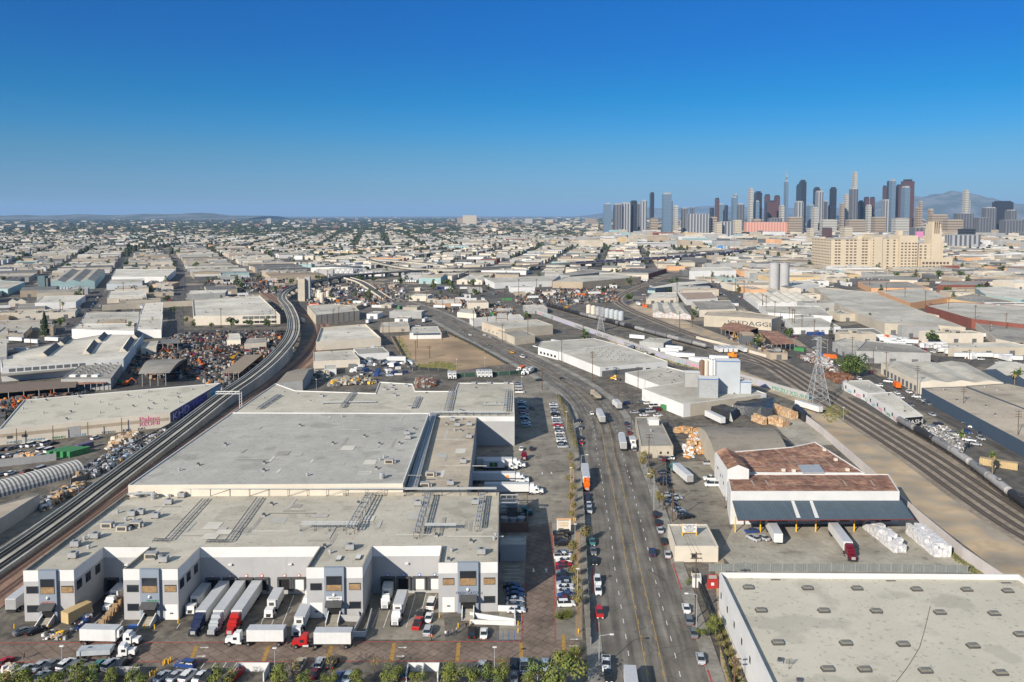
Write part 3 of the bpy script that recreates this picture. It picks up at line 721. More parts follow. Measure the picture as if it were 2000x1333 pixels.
def duct(a, b, z, w=1.2, h=.5, m=M_grey, name='cable_tray'):
    A = G(*a, z); B_ = G(*b, z); mb = MB(); d = (B_ - A).normalized(); n = Vector((d.y, -d.x, 0)) * w / 2
    for s_ in (-1, 1): mb.tube(A + n * s_ + Vector((0, 0, h)), B_ + n * s_ + Vector((0, 0, h)), .12, M_dgrey, 4)
    L_ = (B_ - A).length; k = int(L_ / 1.1)
    for i in range(k + 1):
        p = A + d * (i * L_ / k); mb.tube(p - n + Vector((0, 0, h)), p + n + Vector((0, 0, h)), .07, m, 4)
        if i % 3 == 0:
            for s_ in (-1, 1): mb.tube(p + n * s_, p + n * s_ + Vector((0, 0, h)), .06, M_dgrey, 4)
    return mb.build(name, main)
ZA = ZR - .9
duct((328, 1058), (402, 977), ZA, 2.0); duct((447, 1060), (508, 975), ZA, 2.0); duct((404, 1060), (447, 1060), ZA, 1.2); duct((300, 1058), (328, 1058), ZA, 1.2)
rack((588, 1036), (700, 1036), ZA, 2.0, 1.9); rack((684, 1044), (722, 975), ZA, 2.2, 1.9); rack((814, 1052), (836, 975), ZA, 1.6, 1.9); rack((830, 1036), (892, 1036), ZA, 1.4, 1.5); rack((932, 1038), (942, 975), ZA, 1.4, 1.5)
rack((262, 968), (790, 968), ZA, 1.6, 2.2, 6); rack((790, 968), (970, 967), ZA, 1.4, 2.0, 5); rack((250, 975), (300, 972), ZA, 1.5, 1.4, 4)
rack((505, 803), (545, 776), ZA, 1.8, 1.2); rack((668, 800), (690, 771), ZA, 1.8, 1.2); rack((808, 801), (818, 780), ZA, 1.8, 1.2); rack((872, 808), (882, 768), ZA, 2.2, 1.6); rack((988, 808), (992, 768), ZA, 2.2, 1.6); rack((632, 791), (735, 789), ZA, 1.0, .9); rack((846, 811), (988, 811), ZR - .4, 1.5, 1.3); rack((943, 794), (985, 794), ZA, 1.0, .8)
# sunken pipe alley between the tall block and the east block
mb = MB(); q = PP([(790, 961), (800, 961), (846, 814), (838, 814)], 8.0); mb.face([(p.x, p.y, 8.5) for p in q], M_dgrey); mb.build('alley_floor', main)
for o_ in (0, 7, 13): 
    rack((799 + o_, 958), (843 + o_ * .6, 812), ZR - .5, .9, .9, 5, 3)
for k in range(9): 
    t = k / 9; inst('exhaust_fan', VENT[4 if k % 2 else 2], main, G(806 + 38 * t, 950 - 128 * t, ZR - 2), 0)
vents(main, [(210, 1030, 3), (240, 1036, 3), (266, 1029, 3), (186, 1052, 2), (175, 1050, 1), (165, 1055, 1), (258, 1008, 2), (275, 1005, 2), (148, 1068, 2), (143, 1090, 2), (173, 1072, 1), (304, 1012, 2), (296, 1090, 3), (320, 1098, 2), (230, 1003, 1), (246, 1018, 1), (262, 1018, 1),
             (300, 1093, 0), (645, 1082, 1), (662, 1093, 5), (700, 1091, 5), (684, 1074, 2), (634, 1070, 0), (876, 1096, 0), (940, 1083, 2), (882, 1078, 1), (968, 1048, 1), (965, 1055, 1), (920, 1060, 0), (852, 1048, 0), (330, 985, 2), (355, 972, 2), (395, 968, 1), (330, 972, 1), (300, 975, 4), (271, 972, 4), (928, 985, 2), (816, 988, 2), (530, 987, 0), (515, 1009, 0), (700, 985, 0)], ZA)
vents(main, [(650, 868, 0), (586, 833, 0), (668, 815, 1), (746, 935, 4), (741, 869, 0), (780, 868, 0), (742, 900, 1), (750, 895, 1), (760, 905, 3), (735, 917, 0), (795, 850, 2), (797, 858, 2), (809, 840, 0), (516, 906, 0), (515, 921, 0), (440, 870, 0), (387, 910, 0), (350, 920, 1), (600, 930, 1), (712, 854, 0)], ZB - .35)
vents(main, [(840, 930, 3), (830, 951, 3), (880, 948, 2), (884, 823, 2), (893, 833, 2), (917, 832, 2), (916, 856, 2), (905, 905, 2), (903, 820, 1), (888, 842, 1), (900, 843, 0), (872, 830, 0), (895, 955, 0)], ZR - .75)
vents(main, [(556, 757, 1), (554, 768, 1), (627, 777, 2), (605, 785, 1), (763, 756, 2), (793, 757, 2), (751, 764, 2), (767, 764, 2), (770, 776, 2), (833, 770, 0), (925, 752, 2), (955, 752, 2), (988, 752, 2), (930, 760, 0), (720, 787, 1), (631, 792, 1), (640, 790, 1), (948, 790, 1), (968, 790, 1), (978, 790, 1), (899, 807, 2), (905, 809, 2), (515, 780, 1), (800, 800, 2), (580, 772, 1)], ZA)
M_rp = [mat('roof_repair_pale', (.54, .51, .44), .9, .1), mat('roof_repair_dark', (.31, .29, .25), .9, .15), mat('roof_repair_grey', (.40, .385, .35), .9, .1)]
def patches(n, x0, x1, y0, y1, z, seed):
    r = random.Random(seed)
    for k_ in range(n):
        a = G(r.uniform(x0, x1), r.uniform(y0, y1), z); w, l = r.choice(((1, r.uniform(3, 14)), (r.uniform(2, 5), r.uniform(2, 6)), (r.uniform(4, 16), .8)))
        mb = MB(); mb.face([(-w / 2, -l / 2, 0), (w / 2, -l / 2, 0), (w / 2, l / 2, 0), (-w / 2, l / 2, 0)], r.choice(M_rp)); mb.build('roof_patch', main, loc=(a.x, a.y, z + .010 + .005 * k_))
patches(34, 300, 950, 985, 1058, ZA, 1); patches(26, 470, 800, 815, 935, ZB - .35, 2); patches(10, 860, 910, 830, 950, ZR - .75, 3); patches(18, 600, 985, 772, 800, ZA, 4)
# equipment court and annex along the east wall
annex = bld('pump_house', 'low pale grey lean-to with flat roof on the east side of the cold store', 'shed', [(977, 1064), (1027, 1064), (1027, 1047), (977, 1047)], 5.0, W_lav, R_cool, .3)
court = thing('equipment_court', 'dark steel pipework and tanks in a walled court beside the cold store', 'plant yard', G(1003, 1030))
b0 = court.location
def CL(x, y, z=0): return G(x, y, z) - Vector(b0)
mb = MB(); wallrib(mb, [CL(1031, 1040), CL(1030, 985)], 0, .3, 0, 3.2, W_brown); wallrib(mb, [CL(978, 1040), CL(1031, 1040)], 0, .3, 0, 3.2, W_brown); mb.build('court_wall', court)
for i, x in enumerate((986, 1002, 1018)): 
    mb = MB(); mb.tube(CL(x, 1028), CL(x, 1028) + Vector((0, 0, 3)), 1.4, M_grey, 10); mb.box(CL(x, 1034), (2.2, 1.6, 2), M_grey); mb.build('tank', court)
for y in (995, 1004, 1013, 1020):
    mb = MB(); a, b = CL(978, y), CL(1012, y)
    for k in range(4): p = a.lerp(b, k / 3); mb.tube(p, p + Vector((0, 0, 5)), .12, M_grey, 5)
    mb.tube(a + Vector((0, 0, 5)), b + Vector((0, 0, 5)), .25, M_galv, 6); mb.tube(a + Vector((0, 0, 3.6)), b + Vector((0, 0, 3.6)), .2, M_grey, 6); mb.build('pipe_frame', court)
mb = MB(); mb.prism([p - Vector(b0) for p in PP([(991, 992), (1010, 992), (1010, 985), (991, 985)], 6)], 0, 6, M_dgrey); mb.build('condenser', court)
# ---------------- vehicles ----------------
PC = {'white': (.66, .66, .65), 'silver': (.36, .38, .40), 'grey': (.13, .14, .15), 'black': (.012, .012, .014), 'blue': (.025, .06, .20), 'red': (.38, .015, .015), 'maroon': (.12, .01, .02),
      'navy': (.015, .025, .07), 'teal': (.05, .17, .16), 'beige': (.38, .32, .23), 'orange': (.70, .13, .01), 'yellow': (.72, .38, .02), 'green': (.05, .22, .09), 'lightblue': (.25, .31, .37), 'tan': (.45, .33, .17), 'purple': (.12, .10, .18), 'brown': (.13, .06, .03)}
def paint(c):
    m = mat('car_paint_' + c, PC[c], .28, 0, spec=.5); return m
M_tyre = mat('tyre_rubber', (.015, .015, .016), .9, 0); M_hub = mat('wheel_rim', (.25, .25, .26), .4, 0, metal=.5)
M_lamp = mat('headlamp', (.7, .7, .68), .2, 0); M_tail = mat('tail_lamp', (.35, .02, .02), .3, 0)
M_troof = mat('trailer_roof', (.42, .43, .45), .5, .08, .6); M_tside = mat('trailer_side', (.60, .60, .59), .45, .05, .6, seams=(1.2, 6, .1))
M_chass = mat('chassis', (.03, .03, .032), .7, 0)
KD = {'sedan': (4.7, 1.84, [(-2.35, .62, .8), (-2.2, .95, .92), (-1.5, 1.0, .97), (1.1, .95, 1), (1.95, .82, .95), (2.35, .58, .78)], [(-1.75, .98, .80), (-1.0, 1.42, .66), (.3, 1.44, .66), (1.15, .95, .82)]),
      'suv': (4.75, 1.92, [(-2.35, .8, .9), (-2.25, 1.08, .95), (-1.5, 1.1, 1), (1.15, 1.08, 1), (2.0, .98, .97), (2.35, .65, .85)], [(-2.2, 1.08, .84), (-1.95, 1.7, .72), (.3, 1.72, .72), (1.2, 1.08, .86)]),
      'van': (5.3, 2.0, [(-2.65, 1.0, .95), (-2.6, 1.2, 1), (1.6, 1.2, 1), (2.3, 1.05, .96), (2.65, .7, .88)], [(-2.6, 1.2, .96), (-2.55, 2.15, .86), (.9, 2.15, .86), (1.8, 1.15, .92)]),
      'pickup': (5.7, 1.98, [(-2.85, 1.0, .96), (-2.8, 1.12, 1), (1.3, 1.12, 1), (2.5, 1.05, .96), (2.85, .7, .88)], [(-.7, 1.12, .9), (-.5, 1.82, .76), (.7, 1.82, .76), (1.35, 1.12, .88)])}
def car_parts(kind, col):
    L_, W, body, gh = KD[kind]; p = paint(col); b = MB(); g = MB(); hw = W / 2
    for i in range(len(body) - 1):
        (y0, z0, w0), (y1, z1, w1) = body[i], body[i+1]; w0 *= hw; w1 *= hw
        b.face([(-w0, y0, z0), (w0, y0, z0), (w1, y1, z1), (-w1, y1, z1)], p)
        for s in (-1, 1):
            f = [(s * w0, y0, .28), (s * w1, y1, .28), (s * w1, y1, z1), (s * w0, y0, z0)]; b.face(f if s > 0 else f[::-1], p)
    y, z, w = body[0]; w *= hw; b.face([(w, y, .28), (-w, y, .28), (-w, y, z), (w, y, z)], p)
    for s in (-1, 1): b.box((s * w * .75, y - .02, z - .28), (.35, .06, .2), M_tail)
    y, z, w = body[-1]; w *= hw; b.face([(-w, y, .28), (w, y, .28), (w, y, z), (-w, y, z)], M_chass)
    for s in (-1, 1): b.box((s * w * .75, y, z - .22), (.4, .08, .2), M_lamp)
    for i in range(len(gh) - 1):
        (y0, z0, w0), (y1, z1, w1) = gh[i], gh[i+1]; w0 *= hw; w1 *= hw
        flat = abs(z1 - z0) < .05
        (b if flat else g).face([(-w0, y0, z0), (w0, y0, z0), (w1, y1, z1), (-w1, y1, z1)], p if flat else M_glass)
    q = gh; n = len(q); base = q[0][1]
    for s in (-1, 1):
        f = [(s * q[0][2] * hw, q[0][0], q[0][1])] + [(s * q[3][2] * hw, q[3][0], q[3][1])] + [(s * q[2][2] * hw, q[2][0], q[2][1]), (s * q[1][2] * hw, q[1][0], q[1][1])]
        g.face(f if s > 0 else f[::-1], M_glass)
        m_ = [(.5 * (q[1][0] + q[2][0])), ]; b.box((s * (q[1][2] + .06) * hw, m_[0], base), (.07, .1, q[1][1] - base), p, 0)
    if kind == 'pickup': b.face([(-hw * .85, -2.7, 1.125), (hw * .85, -2.7, 1.125), (hw * .85, -.8, 1.125), (-hw * .85, -.8, 1.125)], M_chass)
    return b, g, L_, hw
def wheel_mb(r=.34, w=.24):
    m = MB(); m.tube((-w / 2, 0, 0), (w / 2, 0, 0), r, M_tyre, 10); m.tube((-w / 2 - .01, 0, 0), (w / 2 + .01, 0, 0), r * .55, M_hub, 8); return m
_WH = mesh_of(wheel_mb(), 'wheel'); _WT = mesh_of(wheel_mb(.5, .55), 'wheel')
_CM = {}
def heading(a, b): d = G(*b) - G(*a); return math.atan2(-d.x, d.y)
def car(p, rz, kind, col, label, near=True, z=.0, group=None):
    """p: photo pixel of the middle of the car on the ground, or a point"""
    if not isinstance(p, Vector): p = G(*p)
    p = Vector((p.x, p.y, z)); key = (kind, col, near)
    if key not in _CM:
        b, g, L_, hw = car_parts(kind, col)
        if near: _CM[key] = (mesh_of(b, 'body'), mesh_of(g, 'windows'), L_, hw)
        else:
            b.merge(g)
            for sx in (-1, 1):
                for sy in (-.31, .31): b.tube((sx * (hw - .2), sy * L_, .34), (sx * (hw + .02), sy * L_, .34), .34, M_tyre, 7)
            _CM[key] = (mesh_of(b, 'parked_car'),)
    c = _CM[key]; nm = {'sedan': 'parked_car', 'suv': 'parked_suv', 'van': 'parked_van', 'pickup': 'pickup_truck'}[kind]
    cat = {'sedan': 'car', 'suv': 'SUV', 'van': 'van', 'pickup': 'pickup'}[kind]
    if not near:
        o = inst(nm, c[0], None, p, rz); return tag(o, label, cat, group)
    t = thing(nm, label, cat, p, rz, group); inst('body', c[0], t); inst('windows', c[1], t)
    for sx in (-1, 1):
        for sy in (-.31, .31): inst('wheel', _WH, t, (sx * (c[3] - .13), sy * c[2], .34))
    return t
def semi(p, rz, label, cab='white', tl=16.0, trailer=True, reefer=True, box='white', tractor=True, name=None, z=0.02, group=None, hood=True, rear=False, near=True, th=2.75, deck=1.25):
    """origin at the front bumper (or the trailer tail when rear=True), heading +Y"""
    if not isinstance(p, Vector): p = G(*p)
    cl = (6.4 if hood else 5.0) if tractor else 0
    tot = cl + (tl - (1.2 if tractor else 0) if trailer else 0)
    d = Vector((-math.sin(rz), math.cos(rz), 0)); p = Vector((p.x, p.y, z))
    if rear: p = p + d * tot
    nm = name or ('semi_truck' if tractor and trailer else 'truck_tractor' if tractor else 'truck_trailer')
    t = thing(nm, label, 'truck' if tractor else 'trailer', p, rz, group)
    side = M_tside if box == 'white' else mat('trailer_paint_' + box, PC[box], .5, .1, .6)
    cp_ = paint(cab)
    def wh(y, x=1.0): 
        for s in (-1, 1): inst('wheel', _WT, t, (s * x, y, .5))
    if tractor:
        m = MB()
        if hood:
            m.box((0, -.9, .7), (1.7, 1.8, 1.0), cp_, 0, taper=.94); m.box((0, -2.6, .7), (2.2, 1.9, 1.7), cp_); m.box((0, -2.85, 2.4), (2.1, 1.4, .6), cp_, taper=.88)
            if tl > 12 and trailer: m.box((0, -4.2, .8), (2.3, 1.6, 2.4), cp_); m.box((0, -4.1, 3.2), (2.2, 1.5, .6), cp_, taper=.85)
        else: m.box((0, -1.1, .6), (2.2, 2.0, 1.9), cp_, taper=.93); m.box((0, -.3, .5), (2.2, .6, .7), cp_)
        m.build('cab', t)
        m = MB(); yf = -1.64 if hood else -.13
        m.face([(-.95, yf, 1.75 if hood else 1.5), (.95, yf, 1.75 if hood else 1.5), (.88, yf - .12, 2.35), (-.88, yf - .12, 2.35)][:4], M_glass); m.build('windscreen', t)
        m = MB()
        for s in (-1, 1): m.box((s * 1.1, -2.4 if hood else -.9, 1.5), (.06, .9, .65), M_glass)
        m.build('side_window', t)
        m = MB(); m.box((0, -.02, .75), (1.1, .08, .8), M_galv if hood else M_chass); m.build('grille', t)
        m = MB(); m.box((0, .05, .35), (2.2, .25, .3), M_chass); m.box((0, -cl / 2, .55), (.9, cl - .4, .25), M_chass)
        for s in (-1, 1): m.tube((s * .95, -3.9 if hood else -2.6, .65), (s * .95, -2.6 if hood else -1.9, .65), .3, M_galv, 8)
        m.build('frame', t); wh(-1.0, 1.0)
        if trailer or True: wh(-(cl - .9)); 
        if hood and tl > 12: wh(-(cl - 2.2))
    if trailer:
        y1 = -cl + 1.2 if tractor else 0; y0 = y1 - tl
        m = MB(); m.box((0, (y0 + y1) / 2, deck), (2.6, tl, th), side, 0, M_troof if box in ('white',) else side)
        m.box((0, y0 - .02, deck + .1), (2.4, .06, th - .25), M_grey if box == 'white' else side); m.build('box_body', t)
        m = MB(); m.box((0, (y0 + y1) / 2, deck - .3), (1.2, tl - .6, .29), M_chass); m.box((0, y0 + .1, .5), (2.4, .12, .5), M_chass)
        if not tractor:
            for s in (-1, 1): m.box((s * .8, y1 - 2.5, 0), (.15, .15, deck - .3), M_chass)
        m.build('chassis', t)
        if reefer: m = MB(); m.box((0, y1 + .36, deck + .8), (2.1, .7, 1.7), M_white, taper=.92); m.box((0, y1 + .7, deck + 1.2), (1.2, .06, .8), M_dgrey); m.build('cooling_unit', t)
        wh(y0 + 1.2)
        if tl > 10: wh(y0 + 2.5)
    return t
def van_box(p, rz, label, cab='white', box='white', L_=6.2, **k): return semi(p, rz, label, cab, L_, True, k.pop('reefer', True), box, hood=k.pop('hood', False), name='box_truck', th=k.pop('th', 2.5), deck=.95, **k)
PI = math.pi
def rhead(p):
    if not isinstance(p, Vector): p = G(*p)
    i = min(range(len(MAIN)), key=lambda k: (MAIN[k].x - p.x) ** 2 + (MAIN[k].y - p.y) ** 2); i = min(i, len(MAIN) - 2)
    d = MAIN[i+1] - MAIN[i]; return math.atan2(-d.x, d.y)

# --- trucks of the front court ---
yw = 1
def docked(px, L_, label, **k):
    """trailer backed against the recessed front wall; px = roof pixel of its far end"""
    a = G(px, 1134, 4.0); f = k.pop('f', F23); t = (a.x - f.a.x) / f.d.x; p = f.pt(t, 0, .45 + L_)
    return p
for px, cab, lab in ((436, 'navy', 'long white refrigerated trailer at the dock with dark blue tractor'), (467.5, 'silver', 'long white refrigerated trailer at the dock with silver tractor'), (500, 'red', 'long white refrigerated trailer at the dock with red tractor')):
    semi(docked(px, 16 - 1.2 + 6.4, ''), PI, lab, cab)
van_box(docked(402, 7.3 + 3.8, ''), PI, 'white box truck docked beside the left office wing, left of the long trailers', L_=7.3)
van_box((207, 1198), PI + .04, 'white refrigerated truck backed into the narrow court between two office wings', L_=11, hood=True)
van_box((524, 1212), heading((544, 1175), (524, 1212)), 'white box truck standing alone in the wide court, cab towards camera', L_=6.5)
van_box((596, 1199), PI, 'white truck mostly hidden behind the third office wing', L_=6.5, hood=True)
van_box((578, 1248), PI + .03, 'white box truck in front of the third wing behind the red tractor', L_=6.4)
van_box((751, 1194), heading((762, 1150), (751, 1194)), 'white refrigerated truck docked between third and fourth wings', L_=6.6, hood=True)
van_box((771, 1227), heading((784, 1185), (771, 1227)), 'white box truck parked in the court with white hood, right of the docked one', L_=7.6, hood=True)
semi((442, 1258), PI / 2, 'white tractor with short white trailer crossing the brick lane', 'white', 8.6, reefer=False)
semi((572, 1263), PI / 2, 'short white trailer crossing the brick lane behind a bright red tractor', 'red', 8.6, reefer=False)
semi((274, 1259), -PI / 2 - .05, 'white tractor with white trailer in front of the second wing stairs', 'white', 8.6, reefer=True)
t = semi((266, 1281), -PI / 2 + .1, 'white truck with low silver hopper body, nearest the parking row', 'white', 7.2, reefer=False, box='silver', th=1.1, name='dump_truck')
semi(G(127, 1228), PI - .42, 'tan box trailer parked beside the leftmost office wing', tractor=False, tl=6.5, reefer=False, box='tan', rear=False)
semi(Vector((-126.3, 211, 0)), 0.0, 'long white trailer at the left edge beside the railway tracks', tractor=False, tl=16, reefer=False)
# --- east dock trucks (facing right) ---
E = -PI / 2
semi((1061, 965), E, 'long white trailer with white streamlined cab, nearest truck of the east dock', 'white', 16, reefer=False)
q = semi((1033, 943), E, 'second white semi truck at the east dock with an orange disc on its trailer', 'white', 16, reefer=False)
m = MB(); m.tube((1.31, -8, 2.7), (1.34, -8, 2.7), .6, mat('orange_disc', (.75, .28, .05), .6, 0), 14); m.build('emblem', q)
q = semi((1011, 918), E, 'short white truck with dark and green panel picture at the east dock', 'white', 8.4, reefer=False)
M_gr = mat('panel_green', (.10, .26, .05), .6, .3, 1.5)
m = MB(); m.box((1.32, -9.5, 1.6), (.04, 3.2, 1.7), M_dgrey); m.box((1.33, -9.5, 1.7), (.05, 1.0, 1.5), M_gr); m.build('side_picture', q)
semi((1026, 914), E, 'white semi truck behind the picture truck at the east dock', 'white', 14, reefer=False)
semi((1040, 1006), E, 'pale teal cab truck beside the equipment court', 'teal', 12, reefer=True)
semi((1024, 901), PI, 'dark bobtail tractor waiting in the east yard', 'maroon', trailer=False, tl=8)
# --- trucks on the street ---
a = G(1230, 1300, 4.0); semi(a, rhead(a) + PI, 'white trailer on the street at the bottom edge, with long shadow', 'white', 16, rear=True, z=.12, reefer=False)
semi((1146.5, 962), rhead((1146, 940)) + PI, 'orange tractor with pale grey trailer parked at the left kerb', 'orange', 16, z=.12, reefer=False)
semi((1177, 830), rhead((1177, 820)), 'grey trailer seen from behind in the middle of the street', 'silver', 15, rear=True, z=.12, reefer=False)
semi((1218, 883), rhead((1218, 870)), 'white trailer seen from behind in the right lanes of the street', 'white', 15, rear=True, z=.12, reefer=False)
semi((1210, 803), rhead((1205, 790)), 'white truck with grey box in the right lane by the white workshops', 'white', 9, rear=True, z=.12, reefer=False)
semi((1170, 783), rhead((1165, 775)), 'sand-coloured flatbed lorry carrying beige military style vehicles', 'beige', 11, rear=True, z=.12, reefer=False, box='beige', th=1.2)
van_box((1238, 880), rhead((1236, 860)) + PI, 'white box truck parked at the right kerb beside the tan shed', L_=6, z=.12)
semi((1054, 0 + 741), 0, 'pale trailer near the yard gate by the street', tractor=False, tl=8, reefer=False) if 0 else None
for i, x in enumerate((878, 887, 935, 942.5, 950, 957.5)):
    van_box((x + 1, 742 if i < 2 else 739), PI + .1, 'white delivery truck in the far row behind the cold store', L_=6.5, group='white delivery trucks behind the cold store', near=False, reefer=True)
for i, (x, y) in enumerate(((1008, 728), (1018, 732), (1026, 731))): van_box((x + 3, y + 2), PI - .35, 'white delivery truck beside the street bend, %s' % ['with red side', 'middle one', 'last of the row'][i], L_=7, box=['orange', 'white', 'white'][i])
semi((1311, 916), heading((1350, 948), (1315, 917)), 'white trailer with dark teal tractor in the gated yard', 'teal', 14.5, reefer=False)
semi((1667, 1099), heading((1622, 1035), (1664, 1092)), 'pale grey trailer with shiny maroon tractor in the red-roof warehouse yard', 'maroon', 16, reefer=False)
semi((1520, 1068), heading((1500, 1030), (1519, 1066)), 'white trailer without tractor under the blue-grey dock canopy', tractor=False, tl=13.5, reefer=False)
semi((1882, 824), heading((1850, 806), (1880, 823)), 'dark red container on a trailer parked along the side street', tractor=False, tl=12.2, reefer=False, box='maroon')
semi((1755, 762), heading((1740, 752), (1754, 761)), 'small orange-red box trailer on the side street', tractor=False, tl=5.5, reefer=False, box='orange')
semi((2003, 893), heading((1990, 878), (2003, 892)), 'bright red box trailer at the right edge of the photo', tractor=False, tl=7, reefer=False, box='red')
semi((1230, 789), 0.35, 'blue flatbed truck', tractor=False) if 0 else None

# --- cars: (x, y, kind, colour) ---
def cars(lst, rz, where, near=True, jit=.04, z=.03, group=None):
    for c in lst:
        x, y, k, col = c[:4]; a = c[4] if len(c) > 4 else rz
        r_ = (a(x, y) if callable(a) else a) + rnd.uniform(-jit, jit)
        nm = {'sedan': 'car', 'suv': 'SUV', 'van': 'van', 'pickup': 'pickup'}[k]
        car((x, y), r_, k, col, f'{col if col != "lightblue" else "light blue"} {nm} {where}', near, z, group)
S_, U, V_, P_ = 'sedan', 'suv', 'van', 'pickup'
cars([(51, 1315, U, 'silver'), (80, 1305, S_, 'silver'), (80, 1326, S_, 'silver'), (105, 1302, S_, 'grey'), (130, 1303, U, 'white'), (152, 1305, U, 'grey'), (172, 1309, S_, 'grey'), (195, 1305, U, 'teal'), (216, 1303, U, 'silver'), (242, 1300, S_, 'black'), (317, 1326, S_, 'silver'), (343, 1325, S_, 'silver'), (367, 1325, U, 'white'), (392, 1326, S_, 'white'), (410, 1326, P_, 'black'), (461, 1322, U, 'red'), (8, 1299, S_, 'red'), (22, 1320, S_, 'grey')], -.2, 'in the parking row behind the round trees', group='cars in the front parking rows')
cars([(585, 1305, P_, 'beige'), (625, 1301, U, 'silver'), (616, 1319, S_, 'maroon'), (650, 1299, U, 'black'), (662, 1327, S_, 'blue'), (680, 1326, S_, 'lightblue'), (790, 1320, U, 'black'), (941, 1306, S_, 'silver'), (1004, 1303, U, 'black'), (1024, 1306, P_, 'lightblue'), (1047, 1307, U, 'black'), (1064, 1302, S_, 'lightblue'), (1004, 1326, S_, 'grey')], -.05, 'in the parking row at the bottom edge', group='cars in the front parking rows')
cars([(362, 1303, U, 'blue', PI / 2 - .15)], 0, 'driving alone beside the yellow bollards')
cars([(47, 1237, S_, 'grey', -.7), (72, 1236, S_, 'black', -.7)], 0, 'parked askew by the leftmost office wing')
cars([(816, 1222, P_, 'red'), (822, 1203, S_, 'black'), (838, 1210, S_, 'white'), (836, 1236, U, 'silver'), (843, 1184, V_, 'white')], -.06, 'in the truck court left of the fourth wing')
cars([(922, 1240, U, 'black'), (945, 1241, S_, 'white')], 0, 'in the bays before the fourth wing'); cars([(670, 1238, U, 'black', .15)], 0, 'in the accessible bay beside the third wing')
ys = [(1045, 'black', P_), (1052, 'black', U), (1059, 'black', U), (1066, 'black', U), (1084, 'grey', S_), (1091, 'white', P_), (1099, 'white', S_), (1106, 'red', S_), (1113, 'maroon', S_), (1121, 'grey', S_), (1128, 'black', S_), (1136, 'navy', S_), (1144, 'silver', S_), (1152, 'white', S_), (1160, 'silver', S_), (1167, 'blue', S_), (1175, 'maroon', S_), (1184, 'white', U)]
cars([((1097 if y < 1070 else 1100 + (y - 1080) * .06), y, k, c, E + (.06 if i % 3 else PI)) for i, (y, c, k) in enumerate(ys)], 0, 'in the row along the brick lane', group='cars beside the brick lane')
cars([(1006, 1157, S_, 'blue'), (1007, 1166, S_, 'navy'), (1006, 1176, S_, 'silver'), (1006, 1186, S_, 'grey'), (1008, 1196, S_, 'white'), (1000, 1148, S_, 'black')], E, 'against the east wall of the cold store', group='cars on the east side')
col = ['white', 'silver', 'grey', 'silver', 'black', 'white', 'lightblue', 'silver', 'red', 'white', 'grey', 'white', 'beige', 'silver', 'white', 'black', 'silver']
cars([(1080 + (y - 790) * .23 + (0 if y > 800 else 1), y, [S_, U, S_][i % 3], col[i], E + .1) for i, y in enumerate([792, 797, 802, 807, 812, 818, 823, 828, 833, 838, 843, 848, 853, 858, 864, 869, 875])], 0, 'in the right row of the upper yard', group='cars in the upper east yard')
cars([(1012 + (y - 750) * .19, y, [S_, U, S_, V_][i % 4], col[(i * 5 + 2) % 17], E) for i, y in enumerate([751, 756, 761, 768, 788, 793, 798, 803, 808, 813, 818, 823, 828, 834])], 0, 'in the left row of the upper yard', group='cars in the upper east yard')
cars([(1038, 799, S_, 'grey', .2), (1038, 879, S_, 'black', 0), (1018, 879, S_, 'white', 0), (1052, 745, U, 'black', 1.0)], 0, 'standing loose in the upper yard')
rh = lambda x, y: rhead((x, y)); rb = lambda x, y: rhead((x, y)) + PI
cars([(1131, 825, S_, 'black'), (1134, 838, S_, 'grey'), (1134, 859, S_, 'black'), (1135, 868, S_, 'red'), (1147, 972, S_, 'navy'), (1148, 981, S_, 'black'), (1150, 990, S_, 'white'), (1151, 1001, U, 'silver'), (1157, 1063, S_, 'teal'), (1159, 1081, S_, 'grey'), (1161, 1100, S_, 'black'), (1167, 1140, U, 'white'), (1168, 1158, S_, 'white'), (1171, 1203, U, 'red'), (1184, 1303, P_, 'white'), (1188, 1325, S_, 'black')], rb, 'parked at the left kerb', z=.12, group='cars along the left kerb')
cars([(1224, 830, S_, 'navy'), (1227, 838, S_, 'grey'), (1229, 848, S_, 'maroon'), (1239, 881, S_, 'grey'), (1281, 1009, U, 'black'), (1285, 1024, S_, 'black'), (1289, 1039, S_, 'silver'), (1297, 1061, S_, 'black'), (1304, 1087, S_, 'silver'), (1340, 1193, S_, 'white'), (1345, 1216, U, 'grey'), (1354, 1241, S_, 'grey'), (1368, 1291, S_, 'silver')], rh, 'parked at the right kerb', z=.12, group='cars along the right kerb')
cars([(1274, 1083, U, 'navy', rh), (1156, 810, S_, 'white', rb), (1097, 742, S_, 'black', rb), (955, 678, S_, 'grey', rb), (1000, 690, U, 'yellow', rh), (918, 656, S_, 'white', rb), (903, 649, S_, 'grey', rb), (946, 656, S_, 'white', rh), (957, 660, S_, 'silver', rh), (866, 622, S_, 'grey', rb), (1020, 699, V_, 'white', rh)], 0, 'driving on the street', z=.12)
cars([(1296, 899, U, 'maroon', 0), (1290, 897, S_, 'grey', 0), (1302, 897, S_, 'silver', 0), (1312, 896, S_, 'white', 0)], 0, 'by the tan shed front wall')
cars([(1388, 938, P_, 'white', PI / 2), (1390, 950, V_, 'white', PI / 2), (1387, 908, P_, 'silver', E)], 0, 'beside the white wall of the red-roof warehouse')
cars([(x, y, [S_, U][i % 2], c, E + .1) for i, (x, y, c) in enumerate([(1297, 925, 'black'), (1298, 932, 'grey'), (1299, 940, 'navy'), (1301, 948, 'black'), (1304, 970, 'silver'), (1308, 978, 'white'), (1313, 987, 'grey'), (1320, 975, 'silver')])], 0, 'packed behind the yard fence', group='cars packed behind the fence')
cars([(1325, 999, S_, 'lightblue', E + .2), (1332, 1006, S_, 'grey', E + .3), (1340, 1013, P_, 'black', E + .3)], 0, 'behind the small white sign building')
